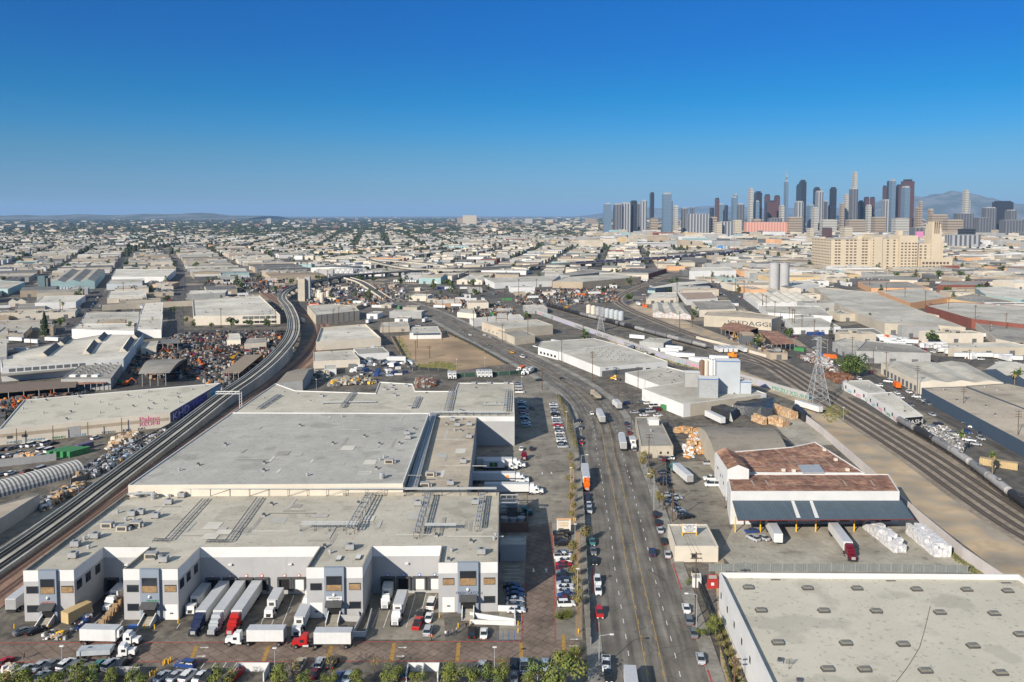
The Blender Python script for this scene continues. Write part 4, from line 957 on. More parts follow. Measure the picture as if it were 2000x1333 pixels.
cars([(1467, 1041, S_, 'blue', PI / 2 + .1), (1471, 1055, U, 'silver', .5), (1490, 1054, S_, 'silver', .5)], 0, 'on the pale yard by the yellow posts')
cars([(x, y, [S_, U, V_][i % 3], c, E + .25) for i, (x, y, c) in enumerate([(1254, 788, 'grey'), (1266, 790, 'white'), (1278, 796, 'white'), (1240, 808, 'silver'), (1256, 806, 'black'), (1270, 806, 'silver'), (1258, 813, 'white'), (1272, 804, 'grey'), (1285, 802, 'maroon'), (1285, 814, 'white'), (1226, 790, 'navy')])], 0, 'in the workshop car park', group='cars in the workshop car park')
cars([(x, y, S_, c, (lambda x, y: heading((1700, 741), (1870, 822)))) for x, y, c in [(1752, 770, 'white'), (1760, 778, 'white'), (1806, 786, 'white'), (1812, 790, 'grey')]], 0, 'on the side street', group='cars on the side street')
cars([(1790, 777, S_, 'white', .9), (1800, 783, S_, 'grey', .9), (1810, 789, S_, 'navy', .9), (1889, 829, S_, 'grey', .9), (1902, 837, U, 'white', .9), (1921, 848, S_, 'navy', .9), (1860, 848, S_, 'grey', .9), (1874, 852, S_, 'white', .9), (1893, 862, P_, 'white', .9), (1897, 868, S_, 'grey', .9), (1906, 870, S_, 'silver', .9), (1820, 835, S_, 'grey', .9), (1832, 830, S_, 'black', .9), (1735, 747, V_, 'white', .9), (1717, 755, U, 'white', .9)], 0, 'parked along the right side street', near=False, group='cars along the right side street')
# left storage yard
cars([(8, 880, S_, 'black'), (22, 879, S_, 'grey'), (36, 875, S_, 'grey'), (49, 873, U, 'white'), (63, 872, V_, 'white'), (75, 871, S_, 'silver'), (91, 869, V_, 'white'), (104, 869, S_, 'black'), (2, 894, S_, 'navy'), (16, 893, S_, 'white'), (28, 891, S_, 'grey'), (40, 887, S_, 'silver'), (83, 883, V_, 'white'), (98, 883, V_, 'white'), (78, 897, V_, 'silver'), (187, 858, U, 'white'), (240, 858, U, 'white')], -.35, 'in the recycling yard below the graffiti warehouse', near=False, group='cars in the recycling yard')
cars([(6, 929, S_, 'grey'), (21, 927, S_, 'white'), (53, 923, S_, 'brown'), (82, 920, V_, 'silver')], -.3, 'behind the striped half-round shed', near=False)
# ---------------- hand-placed neighbours ----------------
def openings(t, p0, p1, n, w, h, z, m, nm='window', a=.06, b=.94, out=.05):
    f = Face(p0, p1)
    for i in range(n): f.panel(t, nm, f.L * (a + (b - a) * (i + .5) / n), z, w, h, m, out)
    return f
W_ = 'warehouse'
# the big white warehouse bottom right
t, P = bld('warehouse', 'large white warehouse with pale flat roof and rows of skylights at the bottom right', W_, [(1576, 1480), (2480, 1480), (1990, 1122), (1405, 1118)], 10.6, W_white, R_tan, 1.3)
f = Face(G(1405, 1118, 10.6), G(1576, 1480, 10.6))
for y in (1165, 1192, 1222, 1255, 1291): f.panel(t, 'window', f.a.y - G(1500, y, 5.6).y, 5.0, 1.0, 1.5, M_glass, .04)
mb = MB()
for (w, l, z, s, m) in ((2.5, 1.5, 0, .96, M_dgrey), (2.3, 1.3, .35, .8, mat('skylight_lens', (.17, .16, .13), .3, .2, 2))): mb.box((0, 0, z), (w, l, .38), m, taper=s)
SKY = mesh_of(mb, 'skylight')
for x, y in ((308, 603), (695, 605), (1160, 612), (1553, 615), (1873, 625), (435, 780), (845, 783), (1343, 794), (1767, 802), (1970, 965), (78, 1030), (608, 1034), (1055, 1042), (1602, 1055), (466, 1236), (753, 1240), (1230, 1250), (1818, 1267), (-153, 597), (-55, 777)):
    inst('skylight', SKY, t, G(1500 + x / 4, 1000 + y / 4, 9.3), 0.03)
for x, y in ((15, 1133), (240, 1135), (465, 1139)): 
    mb = MB(); mb.box((0, 0, 0), (2.4, .5, .06), M_dgrey); mb.build('roof_drain', t, loc=G(1500 + x, y, 9.31))
mb = MB(); a = G(1817, 1184, 9.35)
pts = [G(x, y, 9.36) for x, y in ((1817, 1184), (1806, 1230), (1796, 1265), (1775, 1300), (1750, 1333), (1738, 1350))]
for i in range(5): mb.tube(pts[i], pts[i+1], .06, M_dgrey, 4)
mb.build('roof_cable', t)
mb = MB(); mb.tube((0, 0, 0), (0, 0, 2.2), .05, M_dgrey, 4)
for k in range(5): mb.tube((-.7, 0, 1.2 + k * .22), (.7, .3, 1.2 + k * .22), .04, M_dgrey, 4)
mb.build('aerial', t, loc=G(1541, 1308, 9.3))
vents(t, [(1523, 1295, 0), (1560, 1335, 0)], 9.3)

# red-roof warehouse
t = thing('warehouse', 'old white warehouse with patched rust-red roof, small gabled monitor and blue-grey dock canopy', W_)
PA = PP([(1427, 960), (1757, 960), (1735, 926), (1420, 926)], 11); shell(t, PA, -.05, 11, W_white, R_brown, .25)
PB = PP([(1419, 923), (1689, 924), (1592, 863), (1545, 873), (1396, 885)], 10.2); shell(t, PB, -.05, 10.2, W_white, R_brown, .3, name='rear_wall', rname='rear_roof')
PC_ = PP([(1396, 884), (1540, 882), (1500, 836), (1364, 835)], 8); mb = MB(); mb.prism(PC_, -.05, 8, W_beige, top=False); mb.build('barrel_wall', t); gable(t, PC_, 8, 2.6, R_tanb, W_beige, name='barrel_roof', curve=True)
for p in (PA, PB, PC_): mark(p)
Pm = PP([(1421, 917), (1463, 917), (1436, 883), (1398, 882)], 14.2); mb = MB(); mb.prism(Pm, 10, 14.2, W_white, top=False); mb.build('monitor_wall', t); gable(t, Pm, 14.2, 1.5, R_brown, W_white, name='monitor_roof', along='v')
mb = MB(); c = [G(1430, 977, 8.0), G(1760, 977, 8.0), G(1786, 1014, 6.2), G(1441, 1016, 6.2)]; d_ = Vector((0, 0, .3))
M_awn = mat('canopy_blue_grey', (.075, .105, .13), .7, .1, .5, seams=(1.2, 30, .3, .1))
mb.face([c[3], c[2], c[1], c[0]], M_awn); mb.face([p - d_ for p in c], W_brown); mb.face([c[3] - d_, c[2] - d_, c[2], c[3]], mat('fascia_red', (.13, .03, .025), .7, .1)); mb.face([c[2] - d_, c[1] - d_, c[1], c[2]], W_brown); mb.face([c[0] - d_, c[3] - d_, c[3], c[0]], W_brown); mb.build('dock_canopy', t)
for x in (1545, 1581): 
    mb = MB(); q = [G(x, 978.5, 8.03), G(x + 6, 978.5, 8.03), G(x + 19, 1012, 6.45), G(x + 11, 1012, 6.45)]; mb.face(q[::-1], M_white); mb.build('canopy_panel', t)
f = Face(G(1427, 960, 11), G(1757, 960, 11))
for i in range(8): f.panel(t, 'loading_door', f.L * (.07 + i * .122), 1.0, 3.0, 3.2, M_black if i % 3 else W_door, .05)
for x in (1433, 1554, 1592, 1630, 1667, 1705, 1482): 
    mb = MB(); mb.tube((0, 0, 0), (0, 0, 4.6 if x > 1500 else 5), .22, M_yelp, 8); mb.build('canopy_post', t, loc=G(x + (1 if x > 1500 else 3), 1039 if x > 1500 else 1040, 0))
f = Face(G(1396, 885, 10.2), G(1427, 960, 10.5))
for u in (.2, .4, .6): f.panel(t, 'window', f.L * u, 6.8, .7, 1.0, M_glass)
f.panel(t, 'side_door', f.L * .7, 0, 1.6, 4.2, W_brown)
mb = MB(); q = [G(1558, 909, 10.4), G(1600, 908, 10.4), G(1611, 923, 10.4), G(1568, 923, 10.4)]; mb.prism(q, 10.0, 10.5, M_galv); mb.build('roof_panel', t)
for x, y in ((1610, 881), (1632, 900), (1655, 920), (1550, 922), (1530, 921)): mb = MB(); mb.box((0, 0, 0), (1.2, 1, .9), W_cream); mb.build('roof_vent', t, loc=G(x, y, 10.0))
M_pat = mat('roof_patch', (.32, .27, .22), .9, .15, 1)
for z, L_ in ((10.85, [((1467, 938), (1474, 950)), ((1495, 938), (1502, 950)), ((1646, 938), (1654, 950)), ((1700, 938), (1708, 950)), ((1505, 948), (1640, 946)), ((1480, 934), (1730, 934))]), (10.0, [((1430, 890), (1480, 891)), ((1520, 882), (1545, 905)), ((1455, 912), (1530, 913)), ((1555, 873), (1600, 905)), ((1575, 870), (1640, 922)), ((1570, 890), (1590, 885)), ((1585, 902), (1625, 890)), ((1600, 914), (1632, 905)), ((1548, 888), (1560, 907)), ((1500, 905), (1560, 906))])):
    for a, b in L_:
        A_ = G(*a, z + .02); B2 = G(*b, z + .02); d = (B2 - A_).normalized(); n_ = Vector((-d.y, d.x, 0)) * (.28 if (a[1] != b[1] and abs(a[0]-b[0]) < 12) else .16); mb = MB(); mb.face([A_ - n_, B2 - n_, B2 + n_, A_ + n_], M_pat); o = mb.build('roof_patch', t)
        if o.data.polygons[0].normal.z < 0: o.data.flip_normals()

# tan shed by the street
t, P = bld('shed', 'long low beige shed with pale flat roof between the street and the cardboard heap', 'shed', [(1252, 872), (1315, 871), (1287, 814), (1241, 815)], 5, W_beige, R_grey, .3, nv=2)
mb = MB(); mb.box((0, 0, 0), (4.5, 4, 2.6), M_white); mb.build('roof_unit', t, loc=G(1276, 829, 4.7)); openings(t, P[0], P[1], 2, .8, 1.0, 1.6, M_glass, a=.5, b=.95)
# white workshops with towers
t, P = bld('factory', 'low white workshop range with grey flat roof next to the street bend', 'factory', [(1221, 728), (1290, 754), (1402, 742), (1302, 716)], 6, W_white, R_pale, .4, nv=7, kinds=(0, 0, 1, 2))
openings(t, P[0], P[1], 4, 3.6, 3.6, 0, W_door, 'roller_door')
t, P = bld('factory', 'white factory with roller doors, pale blue towers and a tan side wall', 'factory', [(1254, 759), (1335, 790), (1497, 769), (1422, 743), (1340, 745)], 6.6, W_white, R_pale, .4, nv=9, kinds=(0, 0, 1, 2))
openings(t, P[0], P[1], 5, 3.8, 3.8, 0, W_door, 'roller_door'); openings(t, P[1], P[2], 1, 46, 6.4, 0, W_beige, 'tan_wall_cladding', .02, .98)
for nm, x, y, w, l, h, m in (('tower', 1351, 754, 8, 6, 7.5, W_grey), ('tower', 1382, 774, 9.5, 8, 9.5, M_galv), ('tall_tower', 1420, 766, 12, 8, 17, W_blue2), ('tower', 1450, 767, 8, 6, 6, W_blue2)):
    mb = MB(); mb.box((0, 0, 0), (w, l, h), m, -.12, M_white if 'tall' not in nm else R_pale); mb.box((0, 0, h), (w + .4, l + .4, .4), mat('trim_blue', (.06, .16, .38), .6, 0) if x > 1370 else W_grey, -.12, M_white); mb.box((1.5, -l / 2 - .1, h * .6), (1.8, .2, 1.8), M_dgrey, -.12); mb.build(nm, t, loc=G(x, y, 6.2))
for x, m in ((1371, W_brown), (1379, W_cream), (1389, M_white), (1397, M_white)): mb = MB(); mb.tube((0, 0, 0), (0, 0, 8.5), 1.7, m, 12); mb.tube((0, 0, 8.5), (0, 0, 9.3), 1.7, m, 12, .4); mb.build('tank', t, loc=G(x, 733, 5.8))
# long white building by the bend with many vents
t, P = bld('warehouse', 'white flat-roofed warehouse with dozens of dark roof vents beside the street bend', W_, [(1172, 718), (1304, 706), (1207, 672), (1092, 687)], 5.8, W_white, R_pale, .35)
for i in range(6):
    for j in range(6):
        if (i * 7 + j * 3) % 5: a = G(1146 + i * 13 + j * 9 - 12, 683 + j * 4.3 + i * .4 - 2, 5.5); inst('turbine_vent', VENT[1], t, a)
openings(t, P[0], P[1], 1, 30, 3.4, 0, W_dgrey, 'open_bay', .05, .6, .04); openings(t, P[0], P[1], 2, 3.4, 2.6, 0, M_black, 'loading_door', .62, .96)
Face(P[0], P[1]).text(t, 'lettering', 'BEST', 5, 4.2, 1.0, T_dk)
t, P = bld('workshop', 'pale grey ribbed-roof workshop adjoining the vented white warehouse', 'workshop', [(1051, 678), (1090, 688), (1203, 672), (1160, 661), (1057, 667)], 5.6, W_white, R_pale, .3)
openings(t, P[0], P[1], 5, 2.4, 1.6, 1.2, M_glass)
# tan building with billboard frame
t, P = bld('workshop', 'peach-fronted workshop with grey roof along the street beyond the dirt lot', 'workshop', [(941, 629), (986, 643), (1080, 635), (1048, 624)], 8, W_beige, R_pale, .4, nv=3); openings(t, P[0], P[1], 5, 1.4, 2.4, 4, W_oran); openings(t, P[0], P[1], 5, 1.2, 1.6, 1.4, M_glass)
t, P = bld('workshop', 'low beige corner workshop with barred yard, near the yellow car', 'workshop', [(972, 645), (1005, 659), (1045, 655), (1012, 639)], 6.2, W_beige, R_grey, .4)
t, P = bld('shed', 'long white shed behind the peach-fronted workshop', 'shed', [(917, 622), (925, 628), (1023, 621), (1015, 614)], 5, W_white, R_white, .3)
t = thing('billboard', 'empty brown steel billboard frame rising over the peach-fronted workshop', 'billboard', G(980, 642, 0))
mb = MB()
for x in (-5, 5): mb.tube((x, 0, 0), (x, 0, 15), .35, W_brown, 6)
mb.tube((-5, 0, 15), (5, 0, 15), .4, W_brown, 6); mb.tube((-5, 0, 9), (5, 0, 9), .3, W_brown, 6); mb.build('frame', t); mb = MB(); mb.box((0, .2, 9.5), (8, .3, 4), W_grey); mb.build('panel', t)
# beside the brown tracks
t, P = bld('warehouse', 'white warehouse with white parapet right of the curved viaduct', W_, [(617, 668), (744, 660), (714, 633), (627, 640)], 6.6, W_cream, R_white, 1.2, nv=4)
t, P = bld('workshop', 'cluster workshop with pale grey roof in front of the white parapet warehouse', 'workshop', [(612, 706), (703, 702), (688, 684), (612, 688)], 5, W_cream, R_pale, .3, nv=4)
bld('workshop', 'low pale workshop with stepped roof left of the dirt lot', 'workshop', [(700, 692), (760, 689), (748, 678), (690, 681)], 4.6, W_white, R_grey, .3, nv=2)
bld('site_office', 'white site office cabin among rubble behind the cold store', 'cabin', [(633, 722), (657, 721), (657, 712), (634, 713)], 3.6, W_white, R_pale, .2)
bld('site_office', 'long white cabin with cream end below the pale workshop', 'cabin', [(634, 709), (698, 705), (694, 699), (634, 702)], 3.6, W_white, R_pale, .2)
bld('barn', 'brown-grey gabled shed between brown railway tracks and the cold store', 'shed', [(541, 748), (591, 744), (613, 719), (578, 722)], 6, W_grey, R_tanb, roof=2.2)
t, P = bld('warehouse', 'cream warehouse with ribbed walls beside the viaduct bend', W_, [(617, 616), (702, 607), (692, 598), (652, 594), (600, 597)], 9, W_beige, R_pale, .5, nv=8)
openings(t, P[0], P[1], 7, .5, 9, 0, W_brown, 'wall_rib')
t, P = bld('warehouse', 'large pale flat-roofed warehouse left of the viaduct bend with windowed right half', W_, [(378, 618), (547, 615), (507, 577), (376, 586)], 8.6, W_cream, R_white, .8, nv=14, kinds=(0, 1, 2))
openings(t, P[0], P[1], 6, 4.6, 2.4, 5.2, W_dgrey, 'window', .56, .96); openings(t, P[0], P[1], 6, 4.6, 2.0, 1.2, M_glass, 'window', .56, .96)
# graffiti warehouse
t, P = bld('warehouse', 'cream warehouse with tan stripe and purple graffiti wall beside the viaduct', W_, [(-3, 839), (332, 806), (431, 748), (47, 781)], 7, W_cream, R_tan, .4, cap=W_white)
f = Face(P[0], P[1]); f.panel(t, 'tan_stripe', f.L / 2, 3.2, f.L - 1, 1.5, W_tan, .04, .06)
M_pk = mat('graffiti_pink', (.62, .16, .28), .7, .1, 1); M_pur = mat('graffiti_purple', (.10, .08, .25), .7, .25, .6, tint=(.05, .05, .09)); M_lil = mat('graffiti_lilac', (.40, .38, .62), .7, .1, 1); M_cy = mat('graffiti_cyan', (.10, .36, .50), .7, .3, 1, tint=(.3, .35, .4))
f.text(t, 'graffiti', 'Palms', f.L - 9, 4.1, 3.0, M_pk, .12, 1.3); f.text(t, 'graffiti', 'REUNI', f.L - 9, 1.9, 2.6, M_pk, .12, 1.2)
for u, s in ((.08, .9), (.2, 1), (.33, .9), (.45, 1), (.62, .8), (.73, .9), (.82, .8)): f.text(t, 'graffiti', ['SVNRES', 'OBAWV', 'MANO', 'GRUZ', 'TORO', 'OTZGO', 'JUKS'][int(u * 8.5)], f.L * u, .3, 1.5 * s, [M_cy, M_cy, T_grn, M_cy, T_dk, T_dk, T_dk][int(u * 8.5)], .1, 1.3)
for u in (.06, .14): f.panel(t, 'window', f.L * u, 2.4, 2.2, 1.3, M_dgrey)
f.panel(t, 'roller_door', f.L * .42, 0, 5, 5, W_grey)
g = Face(P[1], P[2]); g.panel(t, 'painted_wall', g.L * .5, 0, g.L - .5, 6.6, M_pur, .04, .06); g.panel(t, 'painted_wall', g.L * .86, .8, g.L * .24, 5.2, M_cy, .08, .06)
g.text(t, 'graffiti', 'KHD', g.L * .19, 2.0, 5.6, M_lil, .12, 1.75); g.text(t, 'graffiti', 'THC', g.L * .53, 2.2, 5.2, mat('graffiti_violet', (.17, .13, .42), .7, .1, 1), .12, 2.1)
g.panel(t, 'painted_wall', g.L * .72, 2.5, g.L * .06, 3.5, W_tan, .1, .06)
for i, (x, y) in enumerate(((155, 777), (195, 787), (212, 792), (250, 774), (270, 777), (290, 784), (300, 790), (320, 783), (290, 766), (290, 800), (225, 800), (195, 808), (260, 795), (320, 800), (345, 770), (348, 778), (350, 787), (400, 755), (90, 783), (145, 791), (85, 808), (138, 806), (45, 800), (60, 787), (130, 820), (375, 762))): inst('turbine_vent' if i % 3 else 'roof_vent', VENT[1 if i % 3 else 0], t, G(x, y, 6.6))
# monitor-roof hall
t, P = bld('factory', 'pale factory hall with three slanting roof monitors and a row of front windows', 'factory', [(3, 719), (241, 701), (280, 653), (204, 653), (124, 667), (50, 684), (1, 703)], 8.5, W_white, R_white, .3)
openings(t, P[0], P[1], 10, 3.4, 2.0, 5.6, W_dgrey, 'window', .05, .68)
for a, b in (((84, 697), (110, 677)), ((168, 693), (184, 671)), ((240, 688), (256, 664)), ((191, 668), (204, 655)), ((118, 674), (133, 661)), ((262, 661), (272, 653))):
    A_, B_ = G(*a, 8.3), G(*b, 8.3); d = (B_ - A_); n_ = Vector((d.y, -d.x, 0)).normalized() * 2.6; mb = MB(); u = Vector((0, 0, 2.8))
    mb.face([A_ - n_, A_ + n_, A_ + u], W_cream); mb.face([B_ + n_, B_ - n_, B_ + u], W_cream); mb.face([A_ + n_, B_ + n_, B_ + u, A_ + u], W_dgrey); mb.face([B_ - n_, A_ - n_, A_ + u, B_ + u], W_cream); mb.build('roof_monitor', t)
mb = MB(); q = PP([(2, 735), (140, 722), (150, 714), (2, 727)], 5); mb.prism(q, 4.7, 5, R_grey, bottom=True); mb.build('lean_to_roof', t)
t, P = bld('warehouse', 'grey-roofed front hall with rows of vents and three white hatches', W_, [(119, 741), (216, 740), (238, 711), (162, 709)], 6.5, W_grey, R_grey, .3)
for i in range(5):
    for j in range(5): inst('roof_vent', VENT[0], t, G(150 + i * 15 + j * 5, 733 - j * 5 - i * .4, 6.2))
for x in (144, 166, 187): mb = MB(); mb.box((0, 0, 0), (3.6, 3, 1.2), M_white); mb.build('roof_hatch', t, loc=G(x, 736, 6.2))
def openshed(label, px, h, rm, nm='open_shed', rise=0, posts=4, curve=False, back=W_brown):
    P = PP(px, h); mark(P); t = thing(nm, label, 'shed')
    if rise: gable(t, P, h, rise, rm, back, curve=curve)
    else: mb = MB(); mb.prism(P, h - .3, h, rm, bottom=True); mb.build('roof', t)
    for i in range(posts):
        a = P[0].lerp(P[1], (i + .5) / posts); mb = MB(); mb.tube((a.x, a.y, 0), (a.x, a.y, h - .2), .2, M_grey, 4); mb.build('post', t)
        a = P[3].lerp(P[2], (i + .5) / posts); mb = MB(); mb.tube((a.x, a.y, 0), (a.x, a.y, h - .2), .2, M_grey, 4); mb.build('post', t)
    mb = MB(); a, b = P[3], P[2]; mb.face([(a.x, a.y, 0), (b.x, b.y, 0), (b.x, b.y, h - .3), (a.x, a.y, h - .3)], back); mb.build('back_wall', t)
    return t
openshed('long open shed with ribbed brown roof at the left edge, orange machines beneath', [(-60, 772), (148, 756), (151, 741), (-60, 756)], 5, mat('roof_brown_rib', (.20, .15, .115), .9, .12, .4, seams=(50, 1.6, .35, .3)), posts=7)
openshed('open shed with low brown roof beside the white-hatched hall', [(147, 751), (207, 748), (214, 741), (150, 743)], 4.6, R_brown, posts=5)
openshed('round-roofed grey shed in the middle of the scrapyard', [(270, 731), (331, 729), (366, 701), (294, 703)], 7.5, R_grey, rise=2.2, curve=True)
openshed('brown flat-roofed shed at the scrapyard beside the viaduct', [(433, 728), (470, 727), (513, 692), (478, 694)], 5, mat('roof_drab_brown', (.25, .2, .15), .9, .1), posts=4)
openshed('small dark brown shed at the far side of the scrapyard', [(313, 672), (352, 671), (350, 662), (316, 663)], 6, R_dark, rise=1)
bld('workshop', 'small white shed left of the viaduct in the scrapyard', 'shed', [(443, 665), (470, 665), (468, 652), (446, 652)], 5, W_cream, R_white, .2)
bld('workshop', 'grey shed with small annexe beside the viaduct in the scrapyard', 'shed', [(477, 672), (521, 669), (520, 660), (484, 662)], 5, W_cream, R_grey, .2)
bld('workshop', 'pale shed at the left side of the scrapyard below the white street block', 'shed', [(275, 680), (305, 678), (309, 666), (285, 668)], 5, W_cream, R_pale, .2)
# striped half-round shed
a = Vector((-170.5, 307, 0)); b = Vector((-203, 254, 0)); d = (b - a).normalized(); n_ = Vector((-d.y, d.x, 0)) * -1; t = thing('tunnel_shed', 'half-round shed covered in grey and white stripes, lower left', 'shed')
mS = [mat('stripe_white', (.58, .56, .52), .7, .05), mat('stripe_grey', (.17, .165, .155), .7, .05)]; L_ = (b - a).length; mb = MB(); ns = 84
for i in range(ns):
    p, q = a + d * L_ * i / ns, a + d * L_ * (i + 1) / ns
    for k in range(10):
        t0, t1 = PI * k / 10, PI * (k + 1) / 10
        def qq(c, tt): return c + n_ * (5.4 * math.cos(tt)) + Vector((0, 0, 4.6 * math.sin(tt)))
        mb.face([qq(p, t0), qq(p, t1), qq(q, t1), qq(q, t0)], mS[i % 2])
mb.build('shell', t); mb = MB(); mb.face([a + n_ * (5.3 * math.cos(PI * k / 10)) + Vector((0, 0, 4.5 * math.sin(PI * k / 10))) for k in range(11)], W_grey); mb.build('end_wall', t)
mark([a - n_ * 6, a + n_ * 6, b + n_ * 6, b - n_ * 6])
t, P = bld('warehouse', 'grey-walled building with beige flat roof at the left edge below the striped shed', W_, [(-95, 1068), (10, 1007), (77, 965), (0, 985), (-140, 1022)], 5, W_grey, R_beige, .25)
Face(P[0], P[2]).text(t, 'graffiti', 'QUEDE', 24, 1.2, 2.0, T_dk, .2, 1.4)
# left middle distance
t, P = bld('warehouse', 'triple-gabled blue-green metal warehouse on the left', W_, [(97, 553), (185, 550), (205, 529), (130, 529)], 10, W_green, R_grey, roof=3.2); 
for o in list(t.children):
    if o.name.startswith(('roof', 'gable_end')): bpy.data.objects.remove(o)
gable(t, P, 10, 3.4, R_grey, W_green, along='v', n=3)
t = thing('silo_tower', 'dark square teal silo tower beside the triple-gabled warehouse', 'silo', G(85, 576))
mb = MB()
for i in (-1, 1):
    for j in (-1, 1): mb.tube((i * 3, j * 3, 0), (i * 3, j * 3, 10), .4, W_dgrey, 6)
mb.box((0, 0, 10), (9, 8, 14), mat('tower_teal', (.09, .14, .15), .8, .1), 0, R_dark); mb.box((6, 0, 8), (3.5, 6, 13), W_dgrey); mb.build('hopper_body', t)
LEFT = [('white warehouse with curved front wall left of the leftmost street bridge', [(68, 592), (148, 590), (167, 577), (84, 579)], 8, W_white, R_white),
 ('long green-walled gabled warehouse at the left edge', [(-40, 563), (15, 565), (49, 551), (-20, 547)], 8, W_green, R_pale),
 ('light blue walled warehouse right of the triple-gabled one', [(208, 555), (278, 554), (278, 545), (216, 546)], 8, W_blue2, R_pale),
 ('long white warehouse behind the light blue one', [(218, 541), (326, 541), (343, 527), (226, 526)], 9, W_white, R_white),
 ('peach coloured warehouse by the left street', [(298, 556), (335, 556), (350, 551), (312, 551)], 7, W_oran, R_beige),
 ('pale flat shop block beside the river wall', [(209, 583), (286, 580), (285, 566), (215, 569)], 6, W_cream, R_white),
 ('low beige row above the river wall', [(232, 588), (286, 585), (286, 579), (232, 582)], 4.5, W_beige, R_beige),
 ('white-roofed block by the parking street, farther one', [(273, 615), (317, 613), (319, 591), (281, 593)], 6.5, W_white, R_white),
 ('white-roofed block by the parking street, nearer one', [(265, 644), (315, 644), (318, 615), (272, 618)], 7, W_white, R_white),
 ('large white warehouse with stained roof in front of the river wall', [(140, 643), (262, 647), (262, 632), (153, 633)], 8, W_white, R_white),
 ('pale depot roof with tanks behind the stained-roof warehouse', [(160, 624), (271, 622), (272, 609), (166, 611)], 5, W_grey, R_pale),
 ('long tan-roofed hall at the left edge', [(-30, 636), (78, 633), (78, 625), (-30, 627)], 6, W_grey, R_beige),
 ('beige terrace behind the river wall at left', [(30, 605), (88, 603), (88, 592), (34, 594)], 5, W_beige, R_grey),
 ('white fruit store on the left street corner', [(80, 641), (108, 640), (108, 634), (82, 635)], 4, W_white, R_white),
 ('pale round tank building at the left edge', [(-25, 700), (13, 697), (14, 662), (-25, 662)], 10, W_lav, R_pale),
 ('grey shed with overhead canopy by the left tracks', [(365, 575), (440, 572), (445, 566), (370, 568)], 7, W_grey, R_white)]
for lab, px, h, wm, rm in LEFT: bld('warehouse', lab, W_, px, h, wm, rm, .4, nv=4, kinds=(0, 1))
CEN = [('white warehouse with dark loading bays beyond the rail junction', [(966, 553), (1078, 549), (1094, 538), (946, 544)], 8, W_white, R_pale),
 ('long brown-walled warehouse with pale roof in the centre distance', [(1079, 550), (1138, 551), (1252, 541), (1200, 535), (1108, 541)], 9, W_tan, R_pale),
 ('low grey warehouse touching the brown-walled one', [(1090, 536), (1113, 539), (1192, 530), (1150, 526)], 7, W_grey, R_grey),
 ('warehouse with bright red front band near the rail curve', [(1205, 534), (1267, 535), (1302, 525), (1232, 524)], 7, W_brick, R_dark),
 ('tall white warehouse with blue entrance beyond the rail curve', [(1346, 530), (1438, 529), (1425, 522), (1350, 523)], 13, W_white, R_white),
 ('long dark-fronted warehouse with white roof inside the rail curve', [(1264, 562), (1280, 563), (1388, 553), (1378, 548), (1322, 551)], 7, W_navy, R_white),
 ('cream double block inside the rail curve', [(1262, 584), (1325, 582), (1320, 571), (1272, 572)], 6, W_cream, R_white),
 ('brown-roofed white workshop inside the rail curve', [(1341, 586), (1402, 583), (1390, 570), (1325, 571)], 6, W_white, mat('roof_faded_brown', (.32, .24, .18), .9, .1)),
 ('khaki-roofed hall inside the rail curve', [(1366, 606), (1438, 604), (1426, 587), (1350, 588)], 7, W_cream, R_grey),
 ('white low store beside the dark side street', [(1550, 640), (1642, 639), (1602, 620), (1530, 622)], 6, W_white, R_pale),
 ('white hall with small dark doors beside the pine', [(1632, 654), (1726, 653), (1706, 641), (1632, 643)], 6, W_white, R_grey),
 ('pale roof block in front of the twin silos', [(1500, 611), (1626, 618), (1600, 598), (1482, 597)], 6, W_white, R_pale),
 ('very long pale grey warehouse roof right of the twin silos', [(1728, 632), (1812, 634), (1886, 640), (1704, 571), (1590, 561), (1640, 598)], 9, W_beige, R_pale),
 ('white back range touching the twin silos', [(1541, 560), (1600, 556), (1580, 548), (1541, 549)], 8, W_white, R_white),
 ('brick-walled warehouse with pale roof at right', [(1898, 623), (2060, 640), (2040, 600), (1862, 590), (1808, 597)], 9, W_brick, R_pale),
 ('peach walled market hall at right', [(1716, 568), (1778, 592), (1858, 580), (1800, 562)], 8, W_oran, R_pale),
 ('sand walled market hall at right', [(1850, 583), (1922, 594), (1985, 590), (1902, 574)], 7, W_yell, R_grey),
 ('orange brick fronted warehouse behind the market halls', [(1702, 563), (1778, 563), (1815, 562), (1770, 550), (1676, 551)], 7, W_oran, R_grey),
 ('low grey terrace under the cream landmark block', [(1685, 546), (1792, 548), (1800, 543), (1780, 538), (1672, 540)], 6, W_cream, R_grey),
 ('dark brick warehouse at right between trees', [(1830, 557), (1921, 557), (1930, 549), (1842, 549)], 7, W_brick, R_grey),
 ('blue-green walled warehouse with white roof at the right edge', [(1925, 576), (1995, 586), (2060, 576), (1962, 560), (1904, 562)], 8, W_green, R_white),
 ('beige and brick workshop row at the right edge', [(1852, 680), (2010, 678), (1995, 668), (1852, 670)], 6, W_beige, R_white),
 ('grey concrete hall with two small windows beside the twin trees', [(1672, 686), (1818, 690), (1782, 674), (1692, 665)], 8, W_grey, R_grey),
 ('low grey hall end beside the side street', [(1626, 668), (1671, 688), (1694, 668), (1652, 660)], 7, W_grey, R_pale),
 ('pale concrete hall behind the container yard at right', [(1945, 662), (2080, 690), (2080, 650), (1900, 626)], 6, W_cream, R_grey)]
for lab, px, h, wm, rm in CEN:
    t, P = bld('warehouse', lab, W_, px, h, wm, rm, .5, nv=5, kinds=(0, 1)); 
    if wm in (W_white, W_grey, W_beige, W_cream, W_navy): openings(t, P[0], P[1], 3, 4, 3.4, .1, W_dgrey if wm is not W_navy else W_green, 'loading_door')
